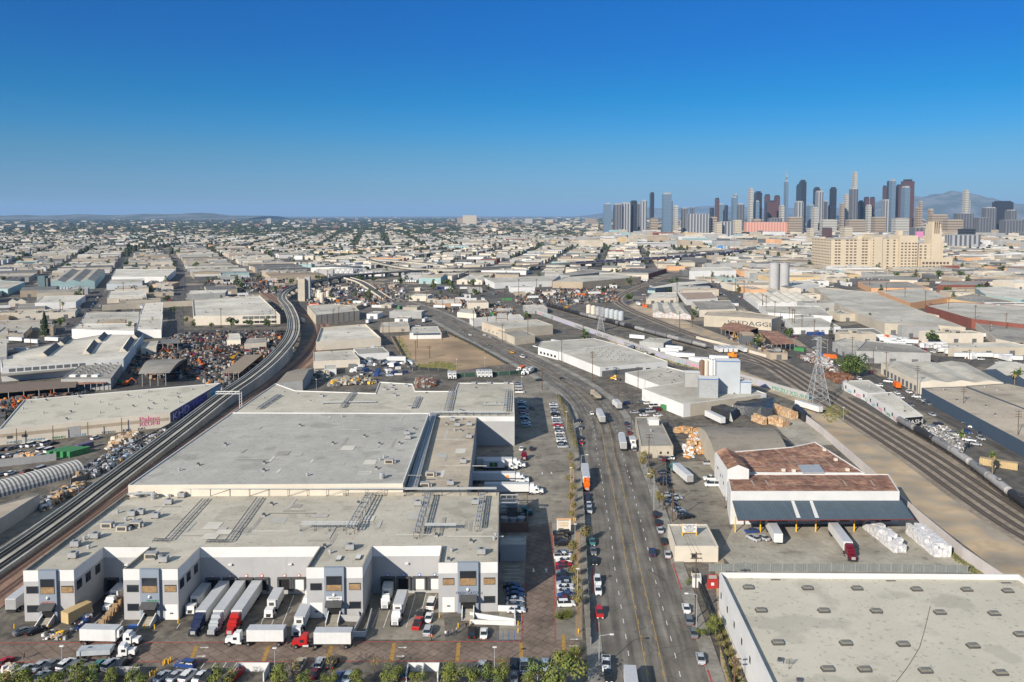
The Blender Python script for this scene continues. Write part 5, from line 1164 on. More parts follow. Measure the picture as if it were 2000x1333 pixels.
# sawtooth halls, graffiti hall, rusty sheds
def saw(label, px, h, rise, rm, wm, n, along=None, nm='factory'):
    P = PP(px, h); mark(P); t = thing(nm, label, 'factory'); mb = MB(); mb.prism(P, 0, h, wm, top=False); mb.build('wall', t); gable(t, P, h, rise, rm, wm, along=along, n=n); return t, P
saw('white saw-tooth roof factory at the foot of the twin silos', [(1480, 594), (1600, 592), (1562, 573), (1452, 574)], 6, 2.2, R_white, W_white, 6, 'v')
saw('graffiti covered shed with wavy pale roof inside the rail curve', [(1275, 612), (1350, 617), (1330, 593), (1274, 594)], 4, 2.4, R_pale, mat('wall_graffiti', (.42, .30, .27), .8, .3, 1.2, tint=(.4, .45, .45)), 3, 'v')
t, P = bld('warehouse', 'tall tan wall warehouse with large black and white graffiti letters', W_, [(1375, 616), (1429, 619), (1507, 624), (1526, 618), (1440, 607), (1382, 609)], 10, W_beige, R_beige, .4)
f = Face(P[1], P[2]); f.text(t, 'graffiti', 'POEDAGGL', f.L * .44, 3.2, 5.4, mat('graffiti_dark', (.05, .06, .08), .8, 0), .2, 1.5)
openshed('rust-brown open shed with light strips in front of the tan graffiti wall', [(1405, 641), (1445, 652), (1481, 641), (1428, 628), (1378, 626)][:4], 5, R_brown, posts=5)
openshed('rust-brown open shed nearest the scrap yard by the railway', [(1513, 673), (1556, 671), (1520, 648), (1482, 647)], 5, R_brown, posts=5)
t, P = saw('white hall with three low gables right of the side street', [(1797, 747), (1960, 748), (1886, 709), (1721, 709)], 7, 1.3, R_pale, W_cream, 3, 'v', 'warehouse'); openings(t, P[3], P[0], 9, 3.2, 3.6, .3, W_dgrey, 'roller_door')
t, P = bld('warehouse', 'long dark-walled warehouse with beige roof along the side street', W_, [(2003, 866), (2125, 845), (1884, 755), (1800, 758)], 6.5, W_navy, R_beige, .3, nv=6)
t, P = bld('warehouse', 'beige-roofed warehouse behind the long dark wall at the right edge', W_, [(2110, 840), (2240, 812), (1968, 749), (1886, 754)], 6.5, W_dgrey, R_beige, .3, nv=8)
saw('white gabled warehouse with dark blue side wall at the right edge', [(1925, 722), (2010, 747), (2090, 738), (1952, 706)], 8, 2, R_white, W_navy, 2, 'v', 'warehouse')
t, P = bld('workshop', 'graffiti-covered low building with pale roof beside the railway, farther part', 'workshop', [(1644, 744), (1697, 769), (1729, 763), (1697, 743)], 5, W_white, R_pale, .3, nv=2)
t2, Q = bld('workshop', 'graffiti-covered long low building with pale roof beside the railway, nearer part', 'workshop', [(1694, 769), (1767, 815), (1803, 812), (1742, 766)], 5, W_white, R_white, .3, nv=4)
for tt, PP_ in ((t, P), (t2, Q)):
    f = Face(PP_[0], PP_[1]); n = int(f.L / 9)
    for i in range(n):
        f.panel(tt, 'window', f.L * (i + .5) / n, 1.6, 1.6, 1.8, M_dgrey); f.text(tt, 'graffiti', ['SAK', 'REZ', 'OMB', 'TUK', 'NEKO', 'DRO', 'ZAE'][i % 7], f.L * (i + .95) / n, .5, 2.2, [M_cy, M_pk, T_grn, T_red, T_dk][i % 5], .1, 1.4)
f = Face(Q[1], Q[2]); f.panel(t2, 'mural', f.L / 2, 0, f.L - .4, 4.6, M_black, .04, .06); f.text(t2, 'graffiti', 'NASH', f.L / 2, 1.4, 2.8, M_white, .1, 1.4)
t, P = bld('workshop', 'white corner workshop with blue-grey side by the street in front of the dirt lot', 'workshop', [(800, 651), (862, 650), (855, 638), (805, 639)], 5, W_white, R_pale, .3, nv=3)
Face(P[0], P[1]).panel(t, 'blue_fascia', 14, 3.2, 22, 1.6, W_navy)
bld('workshop', 'low pale shed beside the dirt lot and the viaduct side streets', 'workshop', [(742, 640), (800, 638), (796, 628), (745, 630)], 4.5, W_beige, R_pale, .3, nv=3)
bld('restaurant', 'orange-fringed diner with white roof at the far street corner', 'restaurant', [(852, 594), (903, 591), (895, 583), (850, 586)], 4.5, W_oran, R_white, .4, nv=3)
bld('workshop', 'cream block with orange gable sign by the far street corner', 'workshop', [(893, 610), (930, 614), (925, 603), (898, 604)], 5, W_cream, R_pale, .3)
# white sign building and hut near the street
t, P = bld('shop', 'small white flat-roofed office under the WE BUY rooftop sign', 'shop', [(1318, 1067), (1403, 1067), (1381, 1024), (1304, 1024)], 4.8, W_cream, R_pale, .3); openings(t, P[0], P[1], 1, 1.6, 1.6, 1, M_glass, a=.3, b=.6)
s = thing('rooftop_sign', 'white rooftop board reading WE BUY on yellow posts', 'sign', G(1346, 1075, 0))
mb = MB()
for x in (-2.1, 2.1): mb.tube((x, 0, 0), (x, 0, 8.2), .16, M_yelp, 6)
mb.tube((-2.4, 0, 5.4), (2.4, 0, 5.4), .12, M_yelp, 4); mb.build('post', s)
mb = MB(); mb.box((0, 0, 5.6), (4.3, .3, 2.4), M_white); pnl = mb.build('board', s)
for tx, z, sz in (('CITY FIBERS, INC', 7.45, .4), ('WE BUY', 6.95, .6), ('CARDBOARD, PAPER', 6.5, .34), ('METAL & PLASTIC', 6.1, .34), ('SCRAP BALES', 5.72, .3)): text(pnl, 'lettering', tx, sz, (0, -.18, z), (PI / 2, 0, 0), T_dk, sx=1.15)
t = thing('water_tank', 'dark green round water tank beside the sign building', 'tank', G(1376, 1092)); mb = MB(); mb.tube((0, 0, 0), (0, 0, 3.6), 1.55, mat('tank_green', (.035, .05, .045), .6, .1), 16); mb.build('shell', t); mb = MB(); mb.tube((0, 0, 3.6), (0, 0, 3.75), 1.6, M_dgrey, 16); mb.build('lid', t)
t, P = bld('hut', 'small red hut with white window beside the white warehouse wall', 'hut', [(1381, 1132), (1403, 1132), (1402, 1122), (1381, 1122)], 2.6, mat('hut_red', (.35, .03, .025), .7, .1), W_beige, .1); openings(t, P[0], P[1], 1, .8, .8, .9, M_white)
t, P = bld('hut', 'white container office behind the utility pole', 'hut', [(1352, 1130), (1370, 1130), (1369, 1120), (1352, 1120)], 2.6, W_white, R_pale, .1)
# long concrete walls
def wall(px, h, w, m, label, name='concrete_wall', posts=0, grf=0):
    P = PP(px); t = thing(name, label, 'wall', P[0]); Q = [p - P[0] for p in P]; mb = MB(); wallrib(mb, Q, 0, w, 0, h, m); mb.build('wall_body', t)
    if grf:
        rr = random.Random(grf)
        for i in range(len(P) - 1):
            f = Face(Q[i], Q[i+1]); n = int(f.L / 12)
            for k in range(n): f.text(t, 'graffiti', ''.join(rr.choice('AEKORSTUZMNXI') for _ in range(rr.randint(3, 5))), f.L * (k + .5) / n, .35, h * .75, rr.choice([M_cy, M_lil, T_dk, T_grn, M_pk, M_grey]), w / 2 + .05, 1.5)
    return t
M_pinkc = mat('wall_pinkish', (.50, .46, .44), .85, .08, .3, .1)
wall([(1575, 826), (1600, 845), (1707, 940), (1790, 1016), (1880, 1092), (1962, 1150)], 3.6, .35, M_pinkc, 'long pale pinkish wall between the red-roof yard and the dirt strip')
wall([(1028, 606), (1190, 664), (1300, 703), (1440, 742), (1580, 783)], 4.2, .4, W_lav, 'long pale yard wall covered in graffiti along the rail yard', grf=5)
wall([(1500, 757), (1585, 782)], 2.6, 1.2, M_cy, 'low cyan painted wall reading OUR BLOCK beside the pylon')
wall([(-40, 625), (70, 622), (158, 612)], 6, 1, W_beige, 'stained concrete river wall left of the street bridge', grf=0)
wall([(200, 607), (285, 602), (378, 598)], 6, 1, W_beige, 'stained concrete river wall right of the street bridge')
wall([(1500, 700), (1440, 683), (1360, 662)], 2.2, .4, W_cream, 'low pale wall between the tank cars and main line')
# storage walls in the left yard
wall([(-20, 915), (60, 906), (110, 900)], 3.0, .3, M_grey, 'grey slatted fence across the recycling yard')
# retaining wall left of tracks with graffiti
wall([(138, 948), (165, 940), (240, 885), (330, 838), (350, 825)], 2.4, .4, W_dgrey, 'dark graffiti wall beside the railway viaduct, lower left', grf=9)
wall([(500, 730), (545, 702), (572, 680)], 3.2, .4, W_grey, 'grey wall along the foot of the viaduct', grf=3) if 0 else None
# fence behind white warehouse
def fence(px, h, m, label, step=3.0, rails=True, pm=None, name='fence', th=.06):
    P = PP(px); t = thing(name, label, 'fence', P[0]); Q = [p - P[0] for p in P]; mb = MB(); wallrib(mb, Q, 0, th, .1, h, m); mb.build('mesh_panel', t)
    k = 0
    for i in range(len(Q) - 1):
        d = Q[i+1] - Q[i]; n = max(1, int(d.length / step))
        for j in range(n + (i == len(Q) - 2)):
            if k > 95: break
            p = Q[i] + d * (j / n); mb = MB(); mb.tube((0, 0, 0), (0, 0, h + .15), .09, pm or M_galv, 4); mb.build('post', t, loc=p); k += 1
    return t
M_fgrey = mat('fence_slats', (.20, .215, .21), .7, .12, 1.2, seams=(.6, 60, .3, .1)); M_fblk = mat('fence_dark', (.03, .035, .033), .8, .2, 1)
fence([(1385, 1117), (1480, 1117), (1600, 1117), (1740, 1118), (1890, 1120)], 2.3, M_fgrey, 'grey slatted fence with pale posts behind the white warehouse')
fence([(1122, 838), (1133, 905), (1141, 1000), (1146, 1100), (1151, 1180), (1154, 1262)], 2.0, M_fblk, 'dark fence between the planted strip and the left pavement', 4, pm=M_grey)
fence([(1088, 775), (1108, 795), (1120, 828)], 2.0, M_fblk, 'dark fence at the street bend', 4, pm=M_grey)
fence([(1300, 900), (1302, 950), (1322, 1010)], 2.0, M_fblk, 'dark yard fence along the right pavement', 4, pm=M_grey)
fence([(1352, 1120), (1385, 1200), (1412, 1280), (1432, 1345)], 1.8, M_fblk, 'black fence beside the weedy verge at the bottom right', 4, pm=M_dgrey)
fence([(765, 658), (800, 722), (875, 727)], 2.0, M_fblk, 'dark fence round the lower edge of the dirt lot', 6, pm=M_grey)
fence([(988, 712), (925, 676), (870, 650)], 2.0, M_fblk, 'dark fence between the dirt lot and the street', 6, pm=M_grey)
fence([(885, 738), (995, 733), (1050, 726)], 2.4, mat('fence_green', (.03, .07, .05), .8, .15, 1), 'green screened fence behind the delivery trucks', 6, pm=M_grey)

# cream landmark block
t = thing('landmark_building', 'huge cream ten-storey block with tall stepped tower and rows of windows', 'building'); W_sears = mat('wall_landmark_cream', (.50, .42, .31), .8, .05, .1, .05)
def gp(x, d): return Vector(((x - 1000) / FPX * d, d))
dS = 1470.0; zof = lambda y, d: H - (y - 420) * d / FPX
def sblock(nm, x0, x1, yt, d0, dep, skew=0, m=W_sears, rm=None):
    a, b = gp(x0, d0), gp(x1, d0 + skew)
    if nm in ('stair_tower', 'clock_tower', 'tower_crown', 'roof_house'): dep = min(dep, (x1 - x0) * .8); a.x = (x0 - 1000) / FPX * (d0 + dep * .9)
    P = [a, b, Vector((b.x, b.y + dep)), Vector((a.x, a.y + dep))]; h = zof(yt, d0)
    mb = MB(); mb.prism(P, 0, h, m, rm or W_beige); mb.build(nm, t); mark(P); return a, b, h
WIN = mat('window_brown', (.10, .07, .05), .5, .2, 1)
nwin = [0]; stuffw = MB()
def swin(a, b, us, zs, w, h):
    f = Face(a, b)
    for u in us:
        for z in zs:
            if nwin[0] < 98:
                nwin[0] += 1; f.panel(t, 'window', f.L * u, z, w, h, WIN, .3, .5)
            else: p = f.pt(f.L * u, z, .1); stuffw.box((p.x, p.y, z), (w, .6, h), WIN, f.rz)
aa = gp(1586, 1560); bb = gp(1624, dS); P = [aa, bb, bb + Vector((30, 110)), aa + Vector((30, 30))]
mb = MB(); mb.prism([aa, bb, gp(1700, dS + 20), gp(1640, 1600)], 0, zof(468, dS), W_sears, W_beige); mb.build('wing', t); mark([aa, bb, gp(1700, dS + 20), gp(1640, 1600)])
a1, b1, h1 = sblock('wing', 1624, 1702, 470.5, dS, 70)
a2, b2, h2 = sblock('main_block', 1702, 1792, 467, dS - 3, 80)
a3, b3, h3 = sblock('stair_tower', 1700, 1724, 463, dS - 5, 30); sblock('stair_tower', 1671, 1684, 461, dS + 20, 20); sblock('stair_tower', 1600, 1612, 463, 1530, 20); sblock('stair_tower', 1749, 1763, 451, dS + 5, 25); a4, b4, h4 = sblock('main_block', 1757, 1793, 460.5, dS - 8, 60)
a5, b5, h5 = sblock('tower_base', 1793, 1843, 476, dS - 2, 60); a6, b6, h6 = sblock('clock_tower', 1807, 1839, 447, dS - 3, 34); sblock('clock_tower', 1809, 1837, 438, dS - 2, 30); sblock('tower_crown', 1812, 1834, 433, dS, 24); a7, b7, h7 = sblock('low_wing', 1800, 1862, 506, dS - 8, 40); sblock('low_wing', 1843, 1862, 503, dS, 40); sblock('tower_base', 1788, 1812, 478, dS + 6, 50)
sblock('roof_house', 1730, 1747, 458, dS + 30, 12, 0, W_grey)
zsf = [4 + 5.4 * k for k in range(10)]
swin(a1, b1, [.12, .2, .4, .5, .6, .8, .88], zsf, 4.4, 2.2); swin(a2, b2, [.06, .14, .22, .36, .5, .6, .7, .8, .9], zsf, 3.4, 2.2); swin(a4, b4, [.15, .35, .55, .75, .9], zsf[:9], 3.4, 2); swin(a5, b5, [.12, .3, .55, .8], zsf[:8], 4, 2.2); swin(a7, b7, [.08 + .11 * k for k in range(8)], [3, 10], 4, 4); swin(aa, bb, [.04 + .077 * k for k in range(13)], zsf, 2.6, 1.8)
o = stuffw.build('small_windows', t); o['kind'] = 'stuff'
for u in (.3, .5, .7): Face(a6, b6).panel(t, 'tower_slot', (b6 - a6).length * u, 66, 1.6, 22, WIN, .3, .5)
mb = MB(); p = gp(1795, dS + 40); mb.box((p.x, p.y, 58), (13, 6, 11), mat('magenta_box', (.50, .20, .36), .7, 0)); mb.build('magenta_screen', t)
# twin silos
for i, x in enumerate((1511.5, 1531)):
    c = G(x, 571); t = thing('silo', 'tall pale grey cylindrical silo, %s of the pair' % ['left', 'right'][i], 'silo', c, 0, 'twin pale silos'); mb = MB(); mb.tube((0, 0, 0), (0, 0, 37), 6.4, W_lav, 24); mb.build('shell', t); mb = MB(); mb.tube((0, 0, 37), (0, 0, 38), 6.6, W_grey, 24, 6.0); mb.box((0, 0, 38), (2, 2, 1.5), M_grey); mb.build('cap', t); mark([(c.x - 7, c.y - 7), (c.x + 7, c.y - 7), (c.x + 7, c.y + 7), (c.x - 7, c.y + 7)])
def tank(x, y, r, h, m, lab, grp=None):
    t = thing('storage_tank', lab, 'tank', G(x, y), 0, grp); mb = MB(); mb.tube((0, 0, 0), (0, 0, h), r, m, 12); mb.build('shell', t); mb = MB(); mb.tube((0, 0, h), (0, 0, h + 1), r, m, 12, .5); mb.build('lid', t)
for i, x in enumerate(range(1150, 1215, 9)): tank(x, 612 + (x - 1150) * .22, 2.7, 8, [W_cream, M_galv, W_blue2][min(2, i // 2)], '%s upright storage tank in the row by the tank cars' % ['cream', 'cream', 'grey', 'grey', 'pale blue', 'pale blue', 'pale blue', 'pale blue'][i], 'upright tanks by the tank cars')
for i, x in enumerate((1448, 1453, 1459)): tank(x - 40, 492, 8, 16, M_galv if i else mat('tank_blue', (.05, .2, .45), .6, 0), '%s far storage tank beyond the rail curve' % ['blue', 'pale', 'grey'][i])
for i, (x, y, r, h) in enumerate(((624, 588, 2.8, 12), (629, 592, 2.6, 11), (640, 584, 3, 9))): tank(x, y, r, h, W_cream, 'cream upright silo of the concrete plant, %s' % ['left', 'middle', 'right'][i])
t = thing('bridge_pier_tower', 'massive square concrete pier tower beside the viaduct bend', 'tower', G(590, 588)); mb = MB(); mb.box((0, 0, 0), (8, 6, 26), W_beige); mb.box((6, 4, 0), (6, 5, 28), W_grey); mb.build('shaft', t)
t = thing('railway_bridge', 'grey steel truss railway bridge behind the viaduct bend', 'bridge', G(640, 545)); mb = MB()
for s_ in (-4, 4):
    for k in range(8):
        x = k * 8; mb.tube((x, s_, 8), (x + 8, s_, 8), .5, M_grey, 4); mb.tube((x + 4, s_, 16), (min(x + 12, 60), s_, 16), .5, M_grey, 4); mb.tube((x, s_, 8), (x + 4, s_, 16), .4, M_grey, 4); mb.tube((x + 4, s_, 16), (x + 8, s_, 8), .4, M_grey, 4)
mb.build('truss', t); mb = MB(); mb.box((32, 0, 7.2), (64, 8, .8), W_dgrey); mb.build('deck', t); mb = MB(); mb.box((2, 0, 0), (3, 8, 7), W_grey); mb.box((62, 0, 0), (3, 8, 7), W_grey); mb.build('abutment', t)
t = thing('footbridge', 'pale concrete street ramp curving right of the viaduct bend', 'bridge'); P = smooth_path([G(678, 552, 0) + Vector((0, 0, 7)), G(705, 560, 0) + Vector((0, 0, 6)), G(735, 575, 0) + Vector((0, 0, 3)), G(760, 588, 0) + Vector((0, 0, .6))], 8); mb = MB(); ribbon(mb, P, -5, 5, 0, M_road2); wallrib(mb, P, -5, .5, -1, 1, W_cream); wallrib(mb, P, 5, .5, -1, 1, W_cream); mb.build('deck', t)
for p in P[::3]: mb = MB(); mb.tube((p.x, p.y, 0), (p.x, p.y, p.z - .2), .8, W_cream, 6); mb.build('pier', t)

# gantry over the viaduct
t = thing('signal_gantry', 'white steel signal gantry spanning the viaduct tracks', 'gantry', G(468, 803)); mb = MB(); h_ = 10
for z in (h_ - 1.2, h_): mb.tube((0, 0, z), (-12, 0, z), .12, M_white, 4); mb.tube((0, 1, z), (-12, 1, z), .12, M_white, 4)
for k in range(9): mb.tube((-k * 1.5, 0, h_ - 1.2 + (k % 2) * 1.2), (-(k + 1) * 1.5 if k < 8 else -12, 0, h_ - (k % 2) * 1.2), .08, M_white, 4)
mb.build('truss_beam', t); mb = MB()
for x in (0, 1.2): mb.tube((x, 0, 0), (x, 0, h_), .12, M_white, 4)
for k in range(7): mb.tube((0, 0, k * 1.4), (1.2, 0, k * 1.4 + 1.2), .07, M_white, 4)
mb.build('mast', t)
# lattice pylon
def pylon(px, h, base, label, top=1.6):
    t = thing('lattice_pylon', label, 'pylon', G(*px)); mb = MB(); M = M_galv; n = 9; lv = [h * (1 - (1 - k / n) ** 1.15) for k in range(n + 1)]
    def wd(z): return max(top, base * (1 - z / h * 1.25) + .3) / 2
    for k in range(n):
        a, b = wd(lv[k]), wd(lv[k+1]); z0, z1 = lv[k], lv[k+1]; A_ = [(-a, -a, z0), (a, -a, z0), (a, a, z0), (-a, a, z0)]; B2 = [(-b, -b, z1), (b, -b, z1), (b, b, z1), (-b, b, z1)]
        for i in range(4):
            j = (i + 1) % 4; mb.tube(A_[i], B2[i], .16, M, 4); mb.tube(A_[i], B2[j], .1, M, 4); mb.tube(A_[j], B2[i], .1, M, 4); mb.tube(B2[i], B2[j], .1, M, 4)
    mb.build('tower_frame', t)
    for z in (h * .72, h * .84, h * .96):
        mb = MB()
        for s_ in (-1, 1): mb.tube((0, 0, z), (s_ * 4, 0, z), .12, M, 4); mb.tube((0, 0, z + 1.2), (s_ * 4, 0, z), .1, M, 4)
        mb.build('crossarm', t)
    return t
pylon((1597, 790), 36, 9.5, 'tall pale lattice power pylon between the pinkish wall and the tracks')
pylon((1173, 646), 20, 6, 'shorter lattice pylon by the tank car siding')
# ---------------- vegetation ----------------
G1 = mat('leaf_bright', (.145, .16, .034), .8, .25, 1.2); G2 = mat('leaf_mid', (.085, .12, .03), .8, .25, 1.2); G3 = mat('leaf_dark', (.028, .048, .018), .85, .25, 1.2); G4 = mat('leaf_dry', (.20, .165, .06), .85, .2, 1.2)
M_bark = mat('bark', (.12, .085, .06), .9, .2, 2); M_trunkp = mat('palm_trunk', (.22, .17, .12), .9, .2, 2)
def leaves(r, n, rad, cz, q, mats, lumps=7, flat=.8, seed=1):
    rr = random.Random(seed); mb = MB(); L = [(Vector((rr.gauss(0, .45), rr.gauss(0, .45), rr.gauss(0, .35))) * rad, rad * rr.uniform(.38, .62), rr.choice(mats)) for _ in range(lumps)]
    for _ in range(n):
        c, lr, m = rr.choice(L); d = Vector((rr.gauss(0, 1), rr.gauss(0, 1), rr.gauss(0, 1))).normalized() * lr * rr.uniform(.6, 1.08); p = c + d; p.z = p.z * flat + cz
        nrm = (d.normalized() + Vector((rr.uniform(-.5, .5), rr.uniform(-.5, .5), rr.uniform(-.1, .7)))).normalized(); u = nrm.orthogonal().normalized(); w = nrm.cross(u); s = q * rr.uniform(.6, 1.3)
        mb.face([p + u * s, p + w * s * .8, p - u * s, p - w * s * .8], m if rr.random() < .75 else rr.choice(mats))
    return mb
def trunk(h, r, limbs=4, rad=2, seed=1, m=None):
    rr = random.Random(seed); mb = MB(); m = m or M_bark; mb.tube((0, 0, 0), (0, 0, h * .6), r, m, 6, r * .7)
    for i in range(limbs):
        a = 2 * PI * i / limbs + rr.uniform(-.4, .4); mb.tube((0, 0, h * .55), (math.cos(a) * rad * .5, math.sin(a) * rad * .5, h * rr.uniform(.85, 1.1)), r * .55, m, 5, r * .2)
    return mb
TR = {}
for k in range(3): TR['near%d' % k] = (mesh_of(leaves(0, 1500, 2.5, 3.4, .17, [G1, G1, G2], 9, .85, k), 'crown'), mesh_of(trunk(3.4, .16, 4, 1.6, k), 'trunk'))
for k in range(3): TR['far%d' % k] = (mesh_of(leaves(0, 260, 3.6, 5.2, .62, [G2, G3], 7, .9, 20 + k), 'crown'), mesh_of(trunk(5, .25, 3, 2, k), 'trunk'))
TR['dark'] = (mesh_of(leaves(0, 1500, 6, 7.5, .5, [G3, G3, G2], 12, .9, 40), 'crown'), mesh_of(trunk(7, .4, 5, 4, 5), 'trunk'))
TR['dry'] = (mesh_of(leaves(0, 700, 1.7, 2.7, .15, [G4, G2, G4], 7, 1.0, 41), 'crown'), mesh_of(trunk(2.8, .1, 4, 1.2, 5), 'trunk'))
def palm_mb(n=26, L_=3.0, h=11, m=(G2, G4)):
    rr = random.Random(3); mb = MB()
    for i in range(n):
        a = 2 * PI * i / n * 1.618 * 3; el = rr.uniform(-.9, 1.1); d = Vector((math.cos(a) * math.cos(el), math.sin(a) * math.cos(el), math.sin(el))); p = Vector((0, 0, h)); w = d.cross(Vector((0, 0, 1))).normalized()
        mm = m[1] if el < -.2 else m[0]
        for k in range(4):
            q = p + d * L_ / 4; wd = .75 * (1 - k / 4.5)
            mb.face([p - w * wd, p + w * wd, q + w * wd * .8, q - w * wd * .8], mm); p = q; d = (d + Vector((0, 0, -.28))).normalized()
    return mb
mb = MB(); mb.tube((0, 0, 0), (0, 0, 11), .28, M_trunkp, 7, .2); TR['palm'] = (mesh_of(palm_mb(), 'crown'), mesh_of(mb, 'trunk'))
mb = MB(); rr = random.Random(9)
for i in range(900):
    z = rr.uniform(1.5, 14); r_ = (15 - z) * .2 * rr.uniform(.5, 1.1); a = rr.uniform(0, 6.28); p = Vector((math.cos(a) * r_, math.sin(a) * r_, z)); mb.face([p + Vector((-.4, 0, 0)), p + Vector((.1, .4, -.2)), p + Vector((.4, 0, .1)), p + Vector((0, -.3, .4))], G3)
TR['pine'] = (mesh_of(mb, 'crown'), mesh_of(trunk(13, .3, 0, 0), 'trunk'))
mb = MB(); rr = random.Random(4)
def twig(mb, p, d, l, r, n):
    q = p + d * l; mb.tube(p, q, r, M_bark, 4, r * .6)
    if n: 
        for _ in range(3): twig(mb, q, (d + Vector((rr.uniform(-.7, .7), rr.uniform(-.7, .7), rr.uniform(-.1, .5)))).normalized(), l * .72, r * .55, n - 1)
twig(mb, Vector((0, 0, 0)), Vector((0, 0, 1)), 1.6, .12, 4); TR['bare'] = (mesh_of(leaves(0, 160, 1.9, 3.6, .12, [G4], 6, .9, 50), 'dry_leaves'), mesh_of(mb, 'trunk'))
mb = MB(); rr = random.Random(5)
for i in range(160):
    a = rr.uniform(0, 6.28); el = rr.uniform(.2, 1.4); d = Vector((math.cos(a) * math.cos(el), math.sin(a) * math.cos(el), math.sin(el))); p = Vector((rr.uniform(-.5, .5), rr.uniform(-.5, .5), 0)); w = d.orthogonal().normalized() * .12; mb.face([p - w, p + w, p + d * rr.uniform(1, 2)], rr.choice([G1, G4, G2]))
TR['yucca'] = (mesh_of(mb, 'leaf_cluster'), None)
def tree(p, kind, label, sc=1.0, cat='tree', name=None, group=None, z=.0):
    if not isinstance(p, Vector): p = G(*p)
    c, tk = TR[kind]; nm = name or {'palm': 'palm_tree', 'pine': 'pine_tree', 'bare': 'bare_tree', 'yucca': 'spiky_shrub'}.get(kind, 'round_tree')
    t = thing(nm, label, cat, (p.x, p.y, z), rnd.uniform(0, 6), group); inst(c.name.split('.')[0], c, t, sc=(sc,) * 3)
    if tk: inst('trunk', tk, t, sc=(sc,) * 3)
    return t
for i, (x, y, s) in enumerate([(10, 1322, 1), (53, 1320, 1), (106, 1322, 1.1), (164, 1314, 1.15), (213, 1320, .8), (272, 1320, .95), (433, 1318, .95), (540, 1318, 1.1), (600, 1327, .8), (647, 1324, .7), (700, 1322, .9), (761, 1314, 1.05), (815, 1326, .75), (874, 1315, 1.15), (925, 1312, 1.1), (975, 1310, 1.1), (1036, 1324, .8), (1090, 1312, 1.9)]):
    s *= .9; p = G(x, y, 3.4 * s); tree(p, 'near%d' % (i % 3), 'bright green rounded tree along the bottom edge' if s < 1.5 else 'largest bright green tree at the bottom near the street corner', s, group='round trees along the bottom edge' if s < 1.5 else None)
for x, y in ((575, 1312), (645, 1298), (732, 1302)): tree(G(x, y, 3), 'bare', 'half bare tree with brown twigs at the bottom', 1.2, group='half bare trees at the bottom')
for i, (x, y) in enumerate([(1119, 1088), (1121, 1108), (1121, 1130), (1127, 1152), (1128, 1170), (1129, 1190), (1113, 905), (1117, 925), (1113, 948), (1118, 966), (1114, 985), (1120, 1000), (1117, 1018)]): tree((x, y), 'dry', 'small olive-brown tree in the strip beside the car rows', rnd.uniform(.8, 1.2), group='small trees in the planting strips')
for i in range(26): tree((1092 + i * 1.3 + rnd.uniform(-1, 1), 778 + i * 4), 'dry', 'small olive-brown shrub along the upper yard fence', .55, cat='shrub', name='shrub', group='shrubs along the upper yard fence')
for x, y in ((1095, 1208), (1108, 1205), (1117, 1290), (1122, 1278)): tree((x, y), 'yucca', 'yellow-green spiky plant at the driveway corner', 1.3, cat='plant', group='spiky plants at the driveway')
tree((1144, 1063), 'dry', 'slim street tree on the left pavement in front of the dark SUVs', 1.3)
for x, y, s in ((1256, 918, 1.1), (1271, 948, 1.2), (1288, 992, 1.1), (1258, 900, .8)): tree((x, y), 'dry', 'brown-green street tree on the right pavement', s * 1.2, group='street trees on the right pavement')
tree((1398, 1240), 'near1', 'clump of tall green reeds in the verge by the black fence', .85, name='reed_clump', cat='plant'); tree((1372, 1246), 'near2', 'low yellow-green bush at the kerb behind the grey cars', .5, name='shrub', cat='shrub'); tree((1346, 1144), 'near0', 'small green bush at the pavement edge by the container office', .4, name='shrub', cat='shrub')
for x, y in ((1405, 1258), (1412, 1272), (1420, 1290), (1428, 1310), (1434, 1328)): tree((x, y), 'dry', 'dry weed bush in the verge between black fence and white wall', .6, name='shrub', cat='shrub', group='weed bushes in the verge')
for x, y, s in ((1654, 733, 1.0), (1674, 737, 1.05)): tree((x, y), 'dark', 'big dark green dense tree, %s of the pair beside the grey concrete hall' % ('left' if x < 1660 else 'right'), s)
for x, y, s in ((1877, 893, .9), (1938, 932, .8), (1981, 767, 1.0), (1990, 765, 1.05)): tree((x, y), 'palm', 'fan palm tree %s' % {1877: 'between the tank cars and the side street', 1938: 'beside the long yellow container', 1981: 'at the right edge, left of two', 1990: 'at the right edge, right of two'}[x], s)
tree((1624, 664), 'pine', 'tall narrow dark pine behind the scrap yard at right', 1.15); tree((88, 661), 'pine', 'tall dark cypress at the left by the side street', 1.5)
for x, y in ((123, 616), (1414, 555), (1421, 556), (1431, 556), (953, 556), (961, 556)): tree((x, y), 'palm', 'palm tree in the middle distance', 1.1, group='palms in the middle distance')
for i, (x, y, s) in enumerate([(185, 660, 1), (222, 657, 1), (252, 655, 1.1), (452, 641, 1.3), (490, 640, 1.1), (522, 640, 1), (412, 642, .7), (1028, 630, 1.4), (1140, 668, 1), (118, 640, 1.2), (1226, 590, 1.4), (1358, 620, 1), (1540, 662, 1.2), (1820, 674, 1.5), (1700, 634, 1), (1686, 628, 1), (1228, 590, 1), (924, 560, 1), (868, 558, 1), (1416, 645, .8), (1480, 680, 1), (340, 612, .9), (365, 632, .8), (378, 640, .7), (327, 590, 1), (1752, 545, 1.5), (1790, 548, 1.6), (1832, 545, 1.8), (1880, 543, 1.5), (1955, 534, 1.7), (1925, 528, 1.4), (1735, 640, 1), (1850, 575, 1), (1640, 545, 1)]): tree((x, y), 'far%d' % (i % 3), 'dark green roundish tree among the middle-distance buildings', s, group='trees among the middle-distance buildings')
